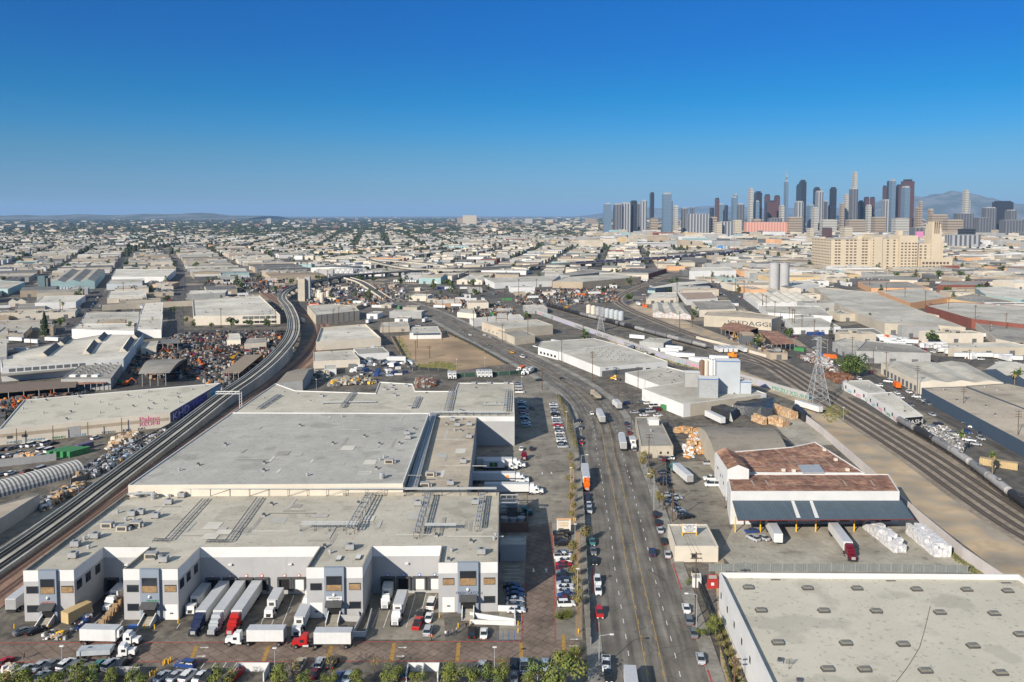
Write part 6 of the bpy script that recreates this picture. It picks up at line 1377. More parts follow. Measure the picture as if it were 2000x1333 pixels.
# weeds: grass tufts along the rails, lot and verges
mb = MB(); rr = random.Random(12)
def tufts(px, n, s=.5, mats=(G4, G2)):
    P = PP(px); xs = [p.x for p in P]; ys = [p.y for p in P]; k = 0; t = 0
    while k < n and t < n * 8:
        t += 1; x, y = rr.uniform(min(xs), max(xs)), rr.uniform(min(ys), max(ys))
        if inpoly(np.array([x]), np.array([y]), P)[0]:
            k += 1; m = rr.choice(mats)
            for _ in range(3): dx, dy = rr.uniform(-s, s), rr.uniform(-s, s); mb.face([(x + dx - s * .5, y + dy, 0), (x + dx + s * .5, y + dy, 0), (x + dx * 1.5, y + dy, s * rr.uniform(.5, 1.2))], m)
tufts([(800, 716), (860, 706), (900, 716), (880, 727), (820, 722)], 260, .9, (G2, G4)); tufts([(868, 650), (915, 668), (992, 712), (985, 709), (905, 668)], 90, .9); tufts([(1800, 1030), (1870, 1085), (1950, 1130), (1900, 1122), (1840, 1075)], 200, .5); tufts([(1400, 1215), (1408, 1210), (1450, 1340), (1425, 1340)], 500, .5, (G4, G2, G4)); tufts([(1190, 668), (1320, 705), (1440, 738), (1440, 742), (1320, 712)], 300, .9)
tufts([(1600, 800), (1632, 792), (1660, 805), (1620, 830)], 200, .7); tufts([(770, 660), (800, 718), (810, 715), (785, 660)], 120, .9)
o = mb.build('weeds'); o['kind'] = 'stuff'

# ---------------- poles and lamps ----------------
def upole(x, y, ytop, label, arms=2, m=None, rz=0.0, group='utility poles'):
    p = G(x, y); h = max(7, H * (y - ytop) / (y - 420.0)); t = thing('utility_pole', label, 'utility pole', p, rz, group); m = m or M_wood
    mb = MB(); w_ = .2 + max(0, p.y - 400) * .00035; mb.tube((0, 0, 0), (0, 0, h), w_, m, 6, w_ * .7); mb.build('pole', t)
    for k in range(arms): mb = MB(); mb.box((0, 0, h - .6 - k * 1.1), (2.8, w_, w_), m); [mb.tube((s, 0, h - .46 - k * 1.1), (s, 0, h - .2 - k * 1.1), .06, M_grey, 4) for s in (-1.1, -.5, .5, 1.1)]; mb.build('crossarm', t)
    return p, h
PL = [(1358, 1212, 1075, 'tall brown pole with three crossarms between the sign building and the street', 3), (1434, 1345, 1283, 'pole with crossarms at the bottom by the verge', 2), (1267, 925, 846, 'pole in front of the tan shed', 2), (1295, 998, 925, 'reddish pole on the right pavement by the fenced cars', 1), (1313, 1020, 953, 'dark pole behind the fenced cars', 1),
      (1157, 748, 686, 'pole with many crossarms beside the vented white warehouse', 4), (1097, 707, 664, 'pole at the corner of the ribbed workshop', 1), (1246, 768, 716, 'pole before the white factory doors', 1), (1059, 762, 719, 'pole at the bend, left pavement', 1), (1233, 850, 765, 'slim pole on the right pavement above the tan shed', 1), (1207, 792, 737, 'pole by the workshop car park', 1), (1187, 770, 733, 'dark pole by the workshop yard gate', 0),
      (1881, 812, 754, 'pole at the end of the dark wall', 3), (1987, 878, 801, 'pole at the right edge by the dark wall', 3), (1791, 776, 714, 'pole before the three-gabled white hall', 3), (1730, 740, 687, 'pole at the corner of the three-gabled hall', 1), (1705, 722, 683, 'pole beside the grey concrete hall', 1), (1772, 795, 770, 'short pole on the side street', 0), (1830, 708, 680, 'pole behind the three-gabled hall', 2), (1893, 712, 683, 'pole by the white trailers at right', 2),
      (33, 868, 840, 'thin pole in front of the striped wall, first', 0), (104, 862, 832, 'thin pole in front of the striped wall, second', 0), (172, 855, 825, 'thin pole in front of the striped wall, third', 0), (238, 846, 818, 'thin pole in front of the striped wall, fourth', 0)]
PH = [upole(*q[:3], q[3], q[4]) for q in PL]
MP = [(17, 665, 642), (60, 680, 645), (162, 658, 632), (203, 655, 638), (262, 655, 634), (118, 620, 585), (241, 575, 552), (298, 640, 620), (432, 644, 602), (539, 645, 604), (521, 700, 655), (652, 640, 603), (662, 636, 600), (691, 636, 602), (748, 655, 622), (760, 660, 625), (815, 680, 648), (839, 700, 676), (864, 665, 640), (812, 705, 665), (780, 690, 650), (949, 590, 560), (937, 585, 552), (914, 585, 548), (1031, 668, 618), (981, 668, 632), (1078, 640, 618), (1139, 660, 634), (1013, 592, 545), (1250, 575, 540), (1322, 600, 552), (1327, 650, 608), (1259, 600, 560), (1489, 605, 575), (1496, 612, 577), (1513, 628, 588), (1541, 636, 600), (1547, 642, 603), (1551, 644, 604), (1566, 652, 615), (1590, 660, 624), (1453, 575, 548), (1436, 572, 545), (1731, 582, 552), (1767, 594, 562), (1807, 606, 568), (1852, 622, 582), (1904, 642, 596), (1964, 655, 612), (1933, 662, 628), (1664, 705, 658), (1910, 590, 566), (1672, 565, 541), (1698, 566, 545), (500, 560, 536), (575, 545, 520), (600, 540, 512), (730, 560, 530), (792, 580, 545), (833, 600, 570), (865, 612, 580), (888, 600, 565), (985, 590, 562), (1048, 575, 545), (1094, 590, 560), (1184, 615, 583), (952, 640, 608), (925, 645, 606), (1352, 640, 618), (640, 560, 528), (1390, 560, 530)]
for x, y, yt in MP: upole(x, y, yt, 'dark wooden pole in the middle distance', 2, group='utility poles in the middle distance')
def wires(pts, n=3):
    mb = MB()
    for i in range(len(pts) - 1):
        (a, ha), (b, hb) = pts[i], pts[i+1]
        for k in range(n):
            A_ = a + Vector((-1 + k, 0, ha - .3)); B_ = b + Vector((-1 + k, 0, hb - .3)); pr = A_
            for j in range(1, 9): t = j / 8; q = A_.lerp(B_, t); q.z -= 4 * 1.2 * t * (1 - t); mb.tube(pr, q, .035, M_dgrey, 3, caps=False); pr = q
    o = mb.build('power_lines'); tag(o, 'thin sagging power lines along the right pavement poles', 'power line')
wires([PH[1], PH[0], PH[3], PH[2], PH[9], PH[10], PH[5]])
def lamp(x, y, ytop, label, arm=0, m=M_galv, double=False):
    p = G(x, y); h = max(5, H * (y - ytop) / (y - 420.0)); t = thing('street_lamp', label, 'lamp', p); mb = MB(); mb.tube((0, 0, 0), (0, 0, h), .12, m, 6, .08); mb.build('pole', t)
    if arm: mb = MB(); mb.tube((0, 0, h), (arm, 0, h + .4), .07, m, 4); mb.build('arm', t)
    mb = MB(); mb.box((arm * 1.05, 0, h + .25), (.9, .4, .2), M_white); mb.build('lamp_head', t)
for q in ((1170, 1312, 1240, 'curved arm street lamp on the left pavement at the bottom', 2.6), (1360, 1232, 1160, 'curved arm street lamp on the right pavement by the grey cars', -2.4), (1135, 960, 889, 'street lamp beside the orange tractor', 2.0), (1277, 1000, 926, 'street lamp on the right pavement near the fenced cars', -1.8), (122, 1308, 1284, 'white parking lamp at the bottom left', 0), (537, 1312, 1282, 'white parking lamp behind the trees, centre left', 0), (966, 1310, 1281, 'white parking lamp near the fourth wing bays', 0), (1128, 1172, 1112, 'white lamp post beside the car row', 0), (1123, 1074, 1025, 'white lamp post beside the yard sign', 0), (1115, 952, 915, 'white lamp post in the planted strip', 0), (1106, 840, 805, 'white lamp post by the upper car rows', 0), (618, 762, 742, 'white lamp post behind the cold store, left', 0), (892, 722, 703, 'white lamp post behind the delivery trucks, left', 0), (947, 718, 700, 'white lamp post behind the delivery trucks, right', 0), (1019, 770, 737, 'white lamp post at the top of the east yard', 0), (1647, 822, 797, 'signal lamp mast with white box beside the tracks', 0), (1616, 690, 665, 'tall white pole beside the orange container', 0)): lamp(*q)
a_, b_ = G(1597, 790), G(1173, 646)
mb = MB()
for k in (-4, 0, 4):
    for za, zb in ((26, 14.5), (30, 17)):
        A_, B_ = a_ + Vector((k, 0, za)), b_ + Vector((k, 0, zb)); pr = A_
        for j in range(1, 15): t = j / 14; q = A_.lerp(B_, t); q.z -= 24 * t * (1 - t); mb.tube(pr, q, .05, M_dgrey, 3, caps=False); pr = q
tag(mb.build('power_lines'), 'thin sagging power lines strung between the two lattice pylons', 'power line')
t = thing('yard_sign', 'white framed yard sign board with yellow lettering by the black SUVs', 'sign', G(1101, 1043)); mb = MB()
for x in (-2.0, 2.0): mb.box((x, 0, 0), (.35, .35, 4.6), M_white)
mb.box((0, 0, 4.6), (4.6, .5, .35), W_oran); mb.build('frame', t); mb = MB(); mb.box((0, 0, 1.6), (3.7, .2, 2.7), W_cream); b_ = mb.build('board', t); text(b_, 'lettering', 'COLD', .8, (0, -.13, 3.2), (PI / 2, 0, 0), M_yel, sx=1.4); text(b_, 'lettering', 'STORAGE', .6, (0, -.13, 2.5), (PI / 2, 0, 0), M_yel)

# ---------------- rail cars ----------------
def tankcar(c):
    m = mat('tank_car_' + c, {'black': (.025, .025, .026), 'grey': (.17, .165, .165), 'pale': (.30, .29, .28)}[c], .5, .2, .8); a = MB(); a.tube((0, -7.2, 2.6), (0, 7.2, 2.6), 1.5, m, 12); a.tube((0, -7.6, 2.6), (0, -7.2, 2.6), 1.0, m, 12, 1.5); a.tube((0, 7.2, 2.6), (0, 7.6, 2.6), 1.5, m, 12, 1.0)
    b = MB(); b.tube((0, 0, 4), (0, 0, 4.6), .6, m, 8); b.box((0, 0, 4.1), (1.6, 2.4, .08), M_dgrey); f = MB(); f.box((0, 0, .85), (1.6, 16, .3), M_chass); w = MB()
    for y in (-.9, .9): w.tube((-.85, y, .45), (.85, y, .45), .45, M_rail, 8)
    w.box((0, 0, .4), (1.9, 2.2, .4), M_chass); return [('tank', mesh_of(a, 'tank')), ('hatch', mesh_of(b, 'hatch')), ('underframe', mesh_of(f, 'underframe')), ('bogie', mesh_of(w, 'bogie'))]
TCM = {c: tankcar(c) for c in ('black', 'grey', 'pale')}
def train(path, s0, cols, where, gap=17.6):
    s = 0; k = 0; path = [Vector((p.x, p.y, 0)) for p in path]; nxt = s0
    for i in range(len(path) - 1):
        a, b = path[i], path[i+1]; l = (b - a).length
        while s + l > nxt and k < len(cols):
            p = a.lerp(b, (nxt - s) / l); d = (b - a) / l; rz = math.atan2(-d.x, d.y); t = thing('tank_car', f'{cols[k]} railway tank car {where}', 'tank car', (p.x, p.y, .1), rz, 'tank cars ' + where); M = TCM[cols[k]]
            for nm, me in M[:3]: inst(nm, me, t)
            for y in (-5.6, 5.6): inst('bogie', M[3][1], t, (0, y, 0))
            k += 1; nxt += gap
        s += l
sa = sum((SA[i+1] - SA[i]).length for i in range(len(SA) - 1))
train(SA, 20, ['black'] * 5 + ['grey', 'pale', 'grey', 'black', 'grey', 'black', 'pale', 'grey', 'grey', 'pale', 'grey', 'pale'], 'on the siding behind the graffiti wall')
train(SB, 0, ['grey', 'black', 'grey', 'pale', 'grey', 'pale', 'black', 'grey', 'black'], 'at the right beside the palms', 17)
semi((1603, 810), heading((1545, 792), (1603, 810)), 'white open hopper wagon loaded with cardboard below the pylon', tractor=False, tl=17, reefer=False, name='hopper_wagon')
t = thing('locomotive', 'small orange track machine at the end of the tank car string', 'rail vehicle', G(1437, 700), heading((1400, 690), (1437, 700))); mb = MB(); mb.box((0, -4, .5), (2.6, 7, 2.2), M_orange); mb.build('body', t); mb = MB(); mb.box((0, -2, 2.7), (2.4, 2.4, 1.5), M_orange); mb.box((0, -.75, 3.1), (2, .1, .8), M_glass); mb.build('cab', t)
t = thing('passenger_train', 'long grey and violet passenger train on the distant viaduct', 'train'); s = 0
for i in range(len(VIA) - 1):
    if VIA[i].y > 1500 and VIA[i].y < 2150:
        a, b = VIA[i], VIA[i+1]; s += (b - a).length
        if s > 24: s = 0; d = (b - a).normalized(); mb = MB(); mb.box((0, 0, 0), (3, 23, 3.6), mat('train_violet', (.12, .11, .19), .5, .1), 0, M_grey); mb.box((1.55, 0, 1.6), (.05, 21, .9), M_glass); mb.build('coach', t, loc=(a.x, a.y, a.z + .6), rz=math.atan2(-d.x, d.y))

# ---------------- small things in the front court ----------------
def person(p, col, label):
    t = MB(); sk = mat('skin', (.35, .2, .13), .7, 0); m = paint(col); lg = paint('navy') if col != 'navy' else paint('grey')
    v = [(0, 0, .95), (0, 0, 1.2), (0, 0, 1.45), (0, .02, 1.58), (0, .02, 1.72), (-.1, 0, .9), (-.12, .06, .5), (-.12, .0, .06), (.1, 0, .9), (.13, -.04, .5), (.14, -.1, .06), (-.2, 0, 1.42), (-.28, .03, 1.12), (-.26, .12, .88), (.2, 0, 1.42), (.27, .02, 1.12), (.27, .1, .88)]
    e = [(0, 1), (1, 2), (2, 3), (3, 4), (0, 5), (5, 6), (6, 7), (0, 8), (8, 9), (9, 10), (2, 11), (11, 12), (12, 13), (2, 14), (14, 15), (15, 16)]; r = [.14, .14, .16, .06, .11, .1, .07, .05, .1, .07, .05, .07, .05, .04, .07, .05, .04]
    me = bpy.data.meshes.new('person'); me.from_pydata(v, e, []); o = bpy.data.objects.new('person', me); scene.collection.objects.link(o); md = o.modifiers.new('s', 'SKIN'); md.use_smooth_shade = True; o.modifiers.new('u', 'SUBSURF').levels = 1
    for i, q in enumerate(me.skin_vertices[0].data): q.radius = (r[i], r[i]); q.use_root = i == 0
    bpy.context.view_layer.update(); m2 = bpy.data.meshes.new_from_object(o.evaluated_get(bpy.context.evaluated_depsgraph_get())); o.modifiers.clear(); o.data = m2; m2.materials.clear()
    for q in (m, lg, sk): m2.materials.append(q)
    for f in m2.polygons: z = f.center.z; f.material_index = 2 if z > 1.52 else 1 if z < .95 and abs(f.center.x) < .22 else 0
    o.location = p; o.rotation_euler.z = rnd.uniform(0, 6); return tag(o, label, 'person')
for x, y, c, l in ((870.5, 1245, 'white', 'person in white top, leftmost of the group before the fourth wing'), (875, 1244, 'blue', 'person in blue top, second in the group before the fourth wing'), (884, 1243, 'grey', 'person in grey top, third in the group before the fourth wing'), (892, 1238, 'white', 'person in pale top, rightmost of the group before the fourth wing'), (911, 1228, 'black', 'person in black at the foot of the fourth wing stairs'), (843, 1252, 'orange', 'person in orange vest at the edge of the brick lane'), (192, 1285, 'black', 'person in dark clothes by the silver dump truck'), (47, 1288, 'grey', 'person walking near the rubbish pile at the left')): person(G(x, y, .06), c, l)
BOL = mesh_of((lambda m: (m.tube((0, 0, 0), (0, 0, 1.1), .13, M_yelp, 8, caps=True), m)[1])(MB()), 'bollard')
for x, y in ((319, 1301), (325, 1296), (333, 1293), (322, 1298), (329, 1297), (293, 1322), (302, 1319), (307, 1315), (297, 1320), (28, 1228), (94, 1230), (236, 1228), (282, 1229), (302, 1229), (348, 1218), (858, 1207), (895, 1226), (918, 1222), (1012, 1222), (1130, 1237), (1124, 1280), (1086, 1083), (1121, 1018), (1124, 1018), (1113, 1083), (1105, 1083), (1124, 0 + 1290), (1012, 1236), (1351, 1125)): o = inst('bollard', BOL, None, G(x, y)); tag(o, 'yellow steel bollard by a yard driveway', 'bollard', 'yellow bollards')
t = thing('bin_enclosure', 'white walled bin enclosure at the bottom, right of centre trees', 'enclosure', G(826, 1322)); mb = MB(); wallrib(mb, [Vector(q) for q in ((-3.4, -2, 0), (-3.4, 2, 0), (3.4, 2, 0), (3.4, -2, 0))], 0, .25, 0, 2, M_white); mb.build('enclosure_wall', t); mb = MB(); mb.box((0, 0, 0), (.25, 4, 2), M_white); mb.build('partition', t)
t = thing('bin_enclosure', 'white walled bin enclosure at the bottom, beside the red SUV', 'enclosure', G(488, 1322)); mb = MB(); wallrib(mb, [Vector(q) for q in ((-3, -2, 0), (-3, 2, 0), (3.6, 2, 0), (3.6, -2, 0))], 0, .25, 0, 2, M_white); mb.build('enclosure_wall', t)
t = thing('bin_enclosure', 'grey walled bin enclosure at the bottom left between trees', 'enclosure', G(243, 1330)); mb = MB(); wallrib(mb, [Vector(q) for q in ((-2.4, -2, 0), (-2.4, 2, 0), (2.4, 2, 0), (2.4, -2, 0))], 0, .25, 0, 2, W_lav); mb.build('enclosure_wall', t)
# painted marks
def marks(name, segs, w=.14, m=M_line, z=.055):
    for a, b in segs:
        A_, B_ = G(*a, z), G(*b, z); d = (B_ - A_).normalized(); n_ = Vector((-d.y, d.x, 0)) * w / 2; mb = MB(); mb.face([A_ - n_, B_ - n_, B_ + n_, A_ + n_], m); o = struct(mb.build(name))
        if o.data.polygons[0].normal.z < 0: o.data.flip_normals()
marks('bay_line', [((508 + k * 21, 1224), (532 + k * 21, 1163)) for k in range(5)] + [((727 + k * 22, 1226), (752 + k * 20, 1160)) for k in range(6)] + [((163, 1229), (196, 1197)), ((174, 1229), (207, 1197)), ((163, 1229), (174, 1229)), ((372, 1228), (388, 1190)), ((400, 1228), (414, 1190)), ((430, 1228), (442, 1190)), ((462, 1228), (474, 1190)), ((228, 1229), (240, 1212)), ((262, 1238), (280, 1218)), ((345, 1228), (352, 1218))])
marks('bay_line', [((960 + k * 11, 1252), (961 + k * 11, 1232)) for k in range(5)], .14, mat('paint_blue', (.06, .14, .38), .7, .1)); marks('bay_line', [((390 + k * 21, 1309), (400 + k * 21, 1294)) for k in range(5)] + [((1010 + k * 20, 1330), (1008 + k * 20, 1296)) for k in range(5)] + [((985, 1106 + k * 7.2), (1015, 1106 + k * 7.2)) for k in range(6)])
mb = MB(); P = PP([(245, 1228), (272, 1228), (278, 1219), (253, 1219)], .06); mb.face(P, mat('paint_blue', (.06, .14, .38))); struct(mb.build('bay_marking'))
for x, y, s in ((399, 1265, -1), (393, 1282, 1), (786, 1265, 1), (782, 1282, -1), (1122, 1249, 1), (1121, 1262, 1)):
    p = G(x, y, .06); mb = MB(); mb.face([p + Vector(q) for q in ((-1.0, -.12, 0), (.4, -.12, 0), (.4, -.4, 0), (1.1, 0, 0), (.4, .4, 0), (.4, .12, 0), (-1.0, .12, 0))], M_line); o = struct(mb.build('lane_arrow')); 
for x, y, s in ((1042, 1114, -1), (1067, 1114, 1), (1059, 925, 1), (1077, 924, -1)):
    p = G(x, y, .06); mb = MB(); mb.face([p + Vector((a * 1.2, b * s * 1.2, 0)) for a, b in ((-.15, -1), (.15, -1), (.15, .3), (.5, .3), (0, 1), (-.5, .3), (-.15, .3))][::s], M_line); struct(mb.build('lane_arrow'))
M_oc = mat('paint_ochre', (.32, .19, .05), .85, .4, 1.5)
for a, b in (((384, 1262), (372, 1293)), ((525, 1262), (514, 1293)), ((648, 1262), (638, 1293)), ((770, 1256), (764, 1293)), ((896, 1256), (893, 1293)), ((1018, 1256), (1018, 1292)), ((1100, 1240), (1102, 1278))): marks('painted_band', [(a, b)], .9, M_oc, .058)
marks('kerb_paint', [((-60, 1256), (1018, 1253)), ((-80, 1294), (1130, 1291)), ((1018, 1254), (1024, 1140)), ((1085, 1250), (1083, 1140)), ((1083, 1140), (1079, 1040))], .28, M_redp, .062)
# ---------------- heaps, bales, pallets, containers ----------------
M_cb = mat('cardboard', (.40, .235, .12), .9, .35, 1.6, tint=(.5, .38, .25)); M_pap = mat('paper_bale', (.62, .61, .60), .9, .25, 2.2, tint=(.42, .42, .45)); M_plt = mat('pallet_wood', (.38, .25, .14), .9, .25, 2); M_tarp = mat('black_tarpaulin', (.02, .022, .026), .35, .4, 1.2, spec=.6, bump=.5)
def lumpy(w, l, h, m, seed):
    rr = random.Random(seed); bm = bmesh.new(); bmesh.ops.create_cube(bm, size=1); bmesh.ops.subdivide_edges(bm, edges=bm.edges[:], cuts=2, use_grid_fill=True)
    for v in bm.verts: v.co = Vector((v.co.x * w * rr.uniform(.93, 1.07), v.co.y * l * rr.uniform(.93, 1.07), (v.co.z + .5) * h * rr.uniform(.95, 1.04)))
    me = bpy.data.meshes.new('bale'); bm.to_mesh(me); bm.free(); me.materials.append(m); return me
BW = [lumpy(1.7, 1.25, 1.15, M_pap, k) for k in range(4)]; BB = [lumpy(1.8, 1.3, 1.25, M_cb, k) for k in range(4)]
def bales(a, b, cols, layers, meshes, label, cat, grp, step=1.75, cs=1.3, nm='bale'):
    A_, B_ = G(*a), G(*b); d = (B_ - A_); L_ = d.length; d.normalize(); n_ = Vector((d.y, -d.x, 0)); rz = math.atan2(d.y, d.x)
    for i in range(int(L_ / step)):
        for j in range(cols):
            for k in range(layers - (1 if rnd.random() < .3 else 0)): o = inst(nm, rnd.choice(meshes), None, A_ + d * (i * step + rnd.uniform(-.1, .1)) + n_ * (j * cs + rnd.uniform(-.1, .1)) + Vector((0, 0, k * 1.17)), rz + rnd.uniform(-.08, .08)); tag(o, label, cat, grp)
bales((1706, 1033), (1770, 1083), 3, 3, BW, 'white paper bale in the left white stack of the red-roof yard', 'paper bale', 'white paper bales, left stack', nm='paper_bale')
bales((1800, 1045), (1862, 1096), 4, 3, BW, 'white paper bale in the right white stack of the red-roof yard', 'paper bale', 'white paper bales, right stack', nm='paper_bale') 
bales((1514, 826), (1545, 834), 4, 3, BB, 'brown cardboard bale in the rounded stack behind the barrel roof', 'cardboard bale', 'brown cardboard bales, front stack', nm='cardboard_bale'); bales((1500, 796), (1562, 822), 3, 3, BB, 'brown cardboard bale in the long stack below the pylon', 'cardboard bale', 'brown cardboard bales, long stack', nm='cardboard_bale'); bales((1476, 822), (1500, 832), 2, 3, BB, 'brown cardboard bale beside the black tarpaulin', 'cardboard bale', 'brown cardboard bales by the tarpaulin', nm='cardboard_bale')
def tarp(px, h, label):
    P = PP(px); c = sum(P, Vector()) / len(P); t = MB(); n = 9; rr = random.Random(int(px[0][0])); g = []
    for i in range(n + 1):
        row = []
        for j in range(n + 1):
            u, v = i / n, j / n; q = P[0].lerp(P[1], u).lerp(P[3].lerp(P[2], u), v); e = min(u, 1 - u, v, 1 - v); row.append((q.x - c.x, q.y - c.y, 0 if e == 0 else h * min(1, .75 + e * 2) * rr.uniform(.85, 1.08)))
        g.append(row)
    for i in range(n):
        for j in range(n): t.face([g[i][j], g[i+1][j], g[i+1][j+1], g[i][j+1]], M_tarp)
    o = t.build('tarpaulin_stack', loc=c); return tag(o, label, 'covered stack')
tarp([(1380, 806), (1430, 826), (1447, 812), (1395, 798)], 4, 'stack under black tarpaulin beside the tan factory wall'); tarp([(1418, 808), (1520, 818), (1520, 790), (1440, 794)], 4.6, 'largest stack under shiny black tarpaulin behind the barrel roof'); tarp([(1545, 806), (1570, 826), (1580, 822), (1553, 800)], 4, 'stack under black tarpaulin near the pylon')
semi((1412, 832), heading((1362, 808), (1412, 832)), 'long white container standing beside the black tarpaulins', tractor=False, tl=15, reefer=False)
M_stone = mat('grey_rubble', (.26, .25, .23), .9, .25, 1)
def heap(px, n, h, cols, label, name, s=(.5, 1.6), flat=False, seed=3, kind='stuff'):
    P = PP(px); rr = random.Random(seed); xs = [p.x for p in P]; ys = [p.y for p in P]; cx, cy_ = sum(xs) / len(xs), sum(ys) / len(ys); rad = max(max(xs) - min(xs), max(ys) - min(ys)) / 2; mb = MB(); k = t = 0
    while k < n and t < n * 10:
        t += 1; x, y = rr.uniform(min(xs), max(xs)), rr.uniform(min(ys), max(ys))
        if not inpoly(np.array([x]), np.array([y]), P)[0]: continue
        k += 1; f = 1 if flat else max(.1, 1 - math.hypot(x - cx, y - cy_) / rad); z = 0 if flat else h * f * rr.random(); w = rr.uniform(*s); mb.box((x - cx, y - cy_, z), (w * (rr.choice((.25, 1, 1)) if flat else 1), w * rr.uniform(.5, 1.9), w * rr.uniform(.25, .9) if not flat else rr.uniform(.3, h)), rr.choice(cols), rr.uniform(0, 3), taper=rr.uniform(.5, 1))
    o = mb.build(name, loc=(cx, cy_, 0)); o['kind'] = kind
    if label: o['label'] = label
    return o
M_cb2 = mat('cardboard_orange', (.50, .25, .09), .9, .3, 2); M_rust = mat('rust', (.15, .06, .03), .9, .3, 1); M_stone = mat('grey_rubble', (.26, .25, .23), .9, .25, 1)
heap([(1362, 850), (1375, 843), (1400, 884), (1392, 892), (1352, 886), (1342, 872)], 900, 5, [M_cb, M_cb2, M_cb2, M_pap, M_plt], None, 'cardboard_heap', (.6, 1.5)); heap([(1318, 838), (1365, 842), (1362, 848), (1318, 846)], 250, 1.6, [M_cb, M_cb2, M_plt], None, 'cardboard_heap'); heap([(1335, 870), (1355, 872), (1356, 895), (1338, 895)], 120, 1.2, [M_pap, M_white, M_cb2], None, 'rubbish_heap')
mix = [W_dgrey, M_dgrey, M_chass, W_grey, M_chass, M_plt, W_grey, M_chass, W_brown, W_dgrey, paint('maroon'), M_dgrey, W_dgrey, M_asph2, M_stone, M_chass, W_brown, M_dgrey, M_chass, W_grey, M_rust, M_chass, W_dgrey, M_chass, mat('machine_orange', (.42, .15, .03), .6, .1), M_dgrey, M_chass, M_black]
heap([(262, 700), (300, 676), (355, 652), (555, 648), (530, 690), (470, 735), (435, 765), (380, 740), (300, 742), (250, 730)], 3600, 2.4, mix, None, 'scrap_machinery', (.7, 2.8), flat=True, seed=5); heap([(0, 786), (150, 768), (180, 772), (45, 800), (0, 830)], 420, 2.6, mix + [M_orange, M_chass, M_chass], None, 'scrap_machinery', (1, 3), flat=True, seed=6)
heap([(640, 756), (735, 750), (730, 742), (650, 742)], 420, 2.5, [M_stone, M_stone, W_beige, M_yelp, M_dgrey], None, 'rubble_heap', (.8, 2.4)); heap([(810, 758), (850, 756), (848, 742), (815, 742)], 220, 3, [M_stone, M_rust, M_stone, W_brown], None, 'rubble_heap', (.8, 2.4)); heap([(600, 745), (640, 742), (650, 725), (605, 728)], 200, 2.5, [M_stone, M_dgrey, W_beige], None, 'rubble_heap', (.8, 2.4), seed=8)
heap([(180, 908), (262, 862), (330, 842), (300, 868), (240, 905), (180, 935), (140, 938)], 1000, 2.4, [M_grey, M_pap, W_dgrey, M_dgrey, M_plt, paint('lightblue'), M_dgrey, M_chass, M_grey], None, 'baled_scrap', (.8, 1.8), flat=True, seed=9); heap([(210, 878), (275, 856), (268, 846), (220, 858)], 260, 1.5, [M_plt, M_cb, W_cream], None, 'pallet_heap', (.8, 1.8)); heap([(80, 985), (150, 950), (165, 945), (160, 960), (110, 985), (82, 1003)], 420, 2.5, [M_plt, M_pap, W_dgrey, M_chass, M_dgrey, M_cb], None, 'rubbish_heap', (.8, 1.8)); heap([(30, 905), (78, 903), (76, 890), (34, 892)], 70, 2.2, [M_cb, M_plt, M_cb2, W_grey], None, 'pallet_heap', (1, 2))
heap([(1560, 700), (1610, 722), (1640, 735), (1625, 712), (1590, 690)], 500, 3, [M_pap, M_stone, M_rust, M_grey], None, 'scrap_heap', (.8, 2)); heap([(1420, 662), (1500, 690), (1540, 690), (1500, 660), (1450, 652)], 700, 2.5, mix + [G2, G4], None, 'scrap_heap', (.8, 3), flat=True); heap([(1600, 735), (1640, 752), (1670, 745), (1650, 728)], 300, 2, [M_rust, W_brown, M_rust], None, 'scrap_heap', (.8, 2)); heap([(1795, 830), (1850, 835), (1890, 872), (1870, 885), (1820, 850)], 900, .9, [M_stone, M_pap, M_dgrey, M_stone], None, 'rubble_heap', (.4, 1.3), flat=True); heap([(1525, 1000 + 145), (1526, 1146), (1527, 1147)], 1, .1, [M_stone], None, 'rubble_heap') if 0 else None
heap([(700, 690), (800, 700), (830, 722), (740, 740), (680, 736)], 90, 2.4, [M_white, paint('grey'), paint('silver'), M_white, M_dgrey, paint('navy')], None, 'yard_equipment', (1.5, 5), flat=True, seed=14)
heap([(840, 575), (1000, 600), (1010, 625), (900, 615), (850, 600)], 700, 2.2, mix + [M_stone], None, 'scrap_heap', (.8, 2.6), flat=True, seed=15); heap([(1000, 572), (1200, 560), (1210, 590), (1100, 598), (1010, 596)], 900, 2.6, mix + [M_stone, M_stone], None, 'scrap_heap', (.8, 3), flat=True, seed=16); heap([(600, 560), (780, 555), (800, 590), (640, 610), (596, 590)], 900, 3, mix + [M_stone, M_stone, W_cream, M_grey, M_stone], None, 'plant_equipment', (1, 3.6), flat=True, seed=17); heap([(400, 545), (560, 545), (540, 575), (420, 570)], 500, 4, mix + [M_stone, M_stone], None, 'plant_equipment', (1, 4), flat=True, seed=18)
heap([(1700, 655), (1790, 668), (1920, 690), (1900, 705), (1780, 672)], 160, 3, [M_white, M_white, paint('silver'), M_rust, W_cream], None, 'yard_equipment', (2, 6), flat=True, seed=19); heap([(0, 1316), (20, 1300), (48, 1306), (30, 1333), (0, 1340)], 260, 1.6, [M_cb, M_pap, G2, W_cream, M_rust], None, 'rubbish_heap', (.4, 1.2))
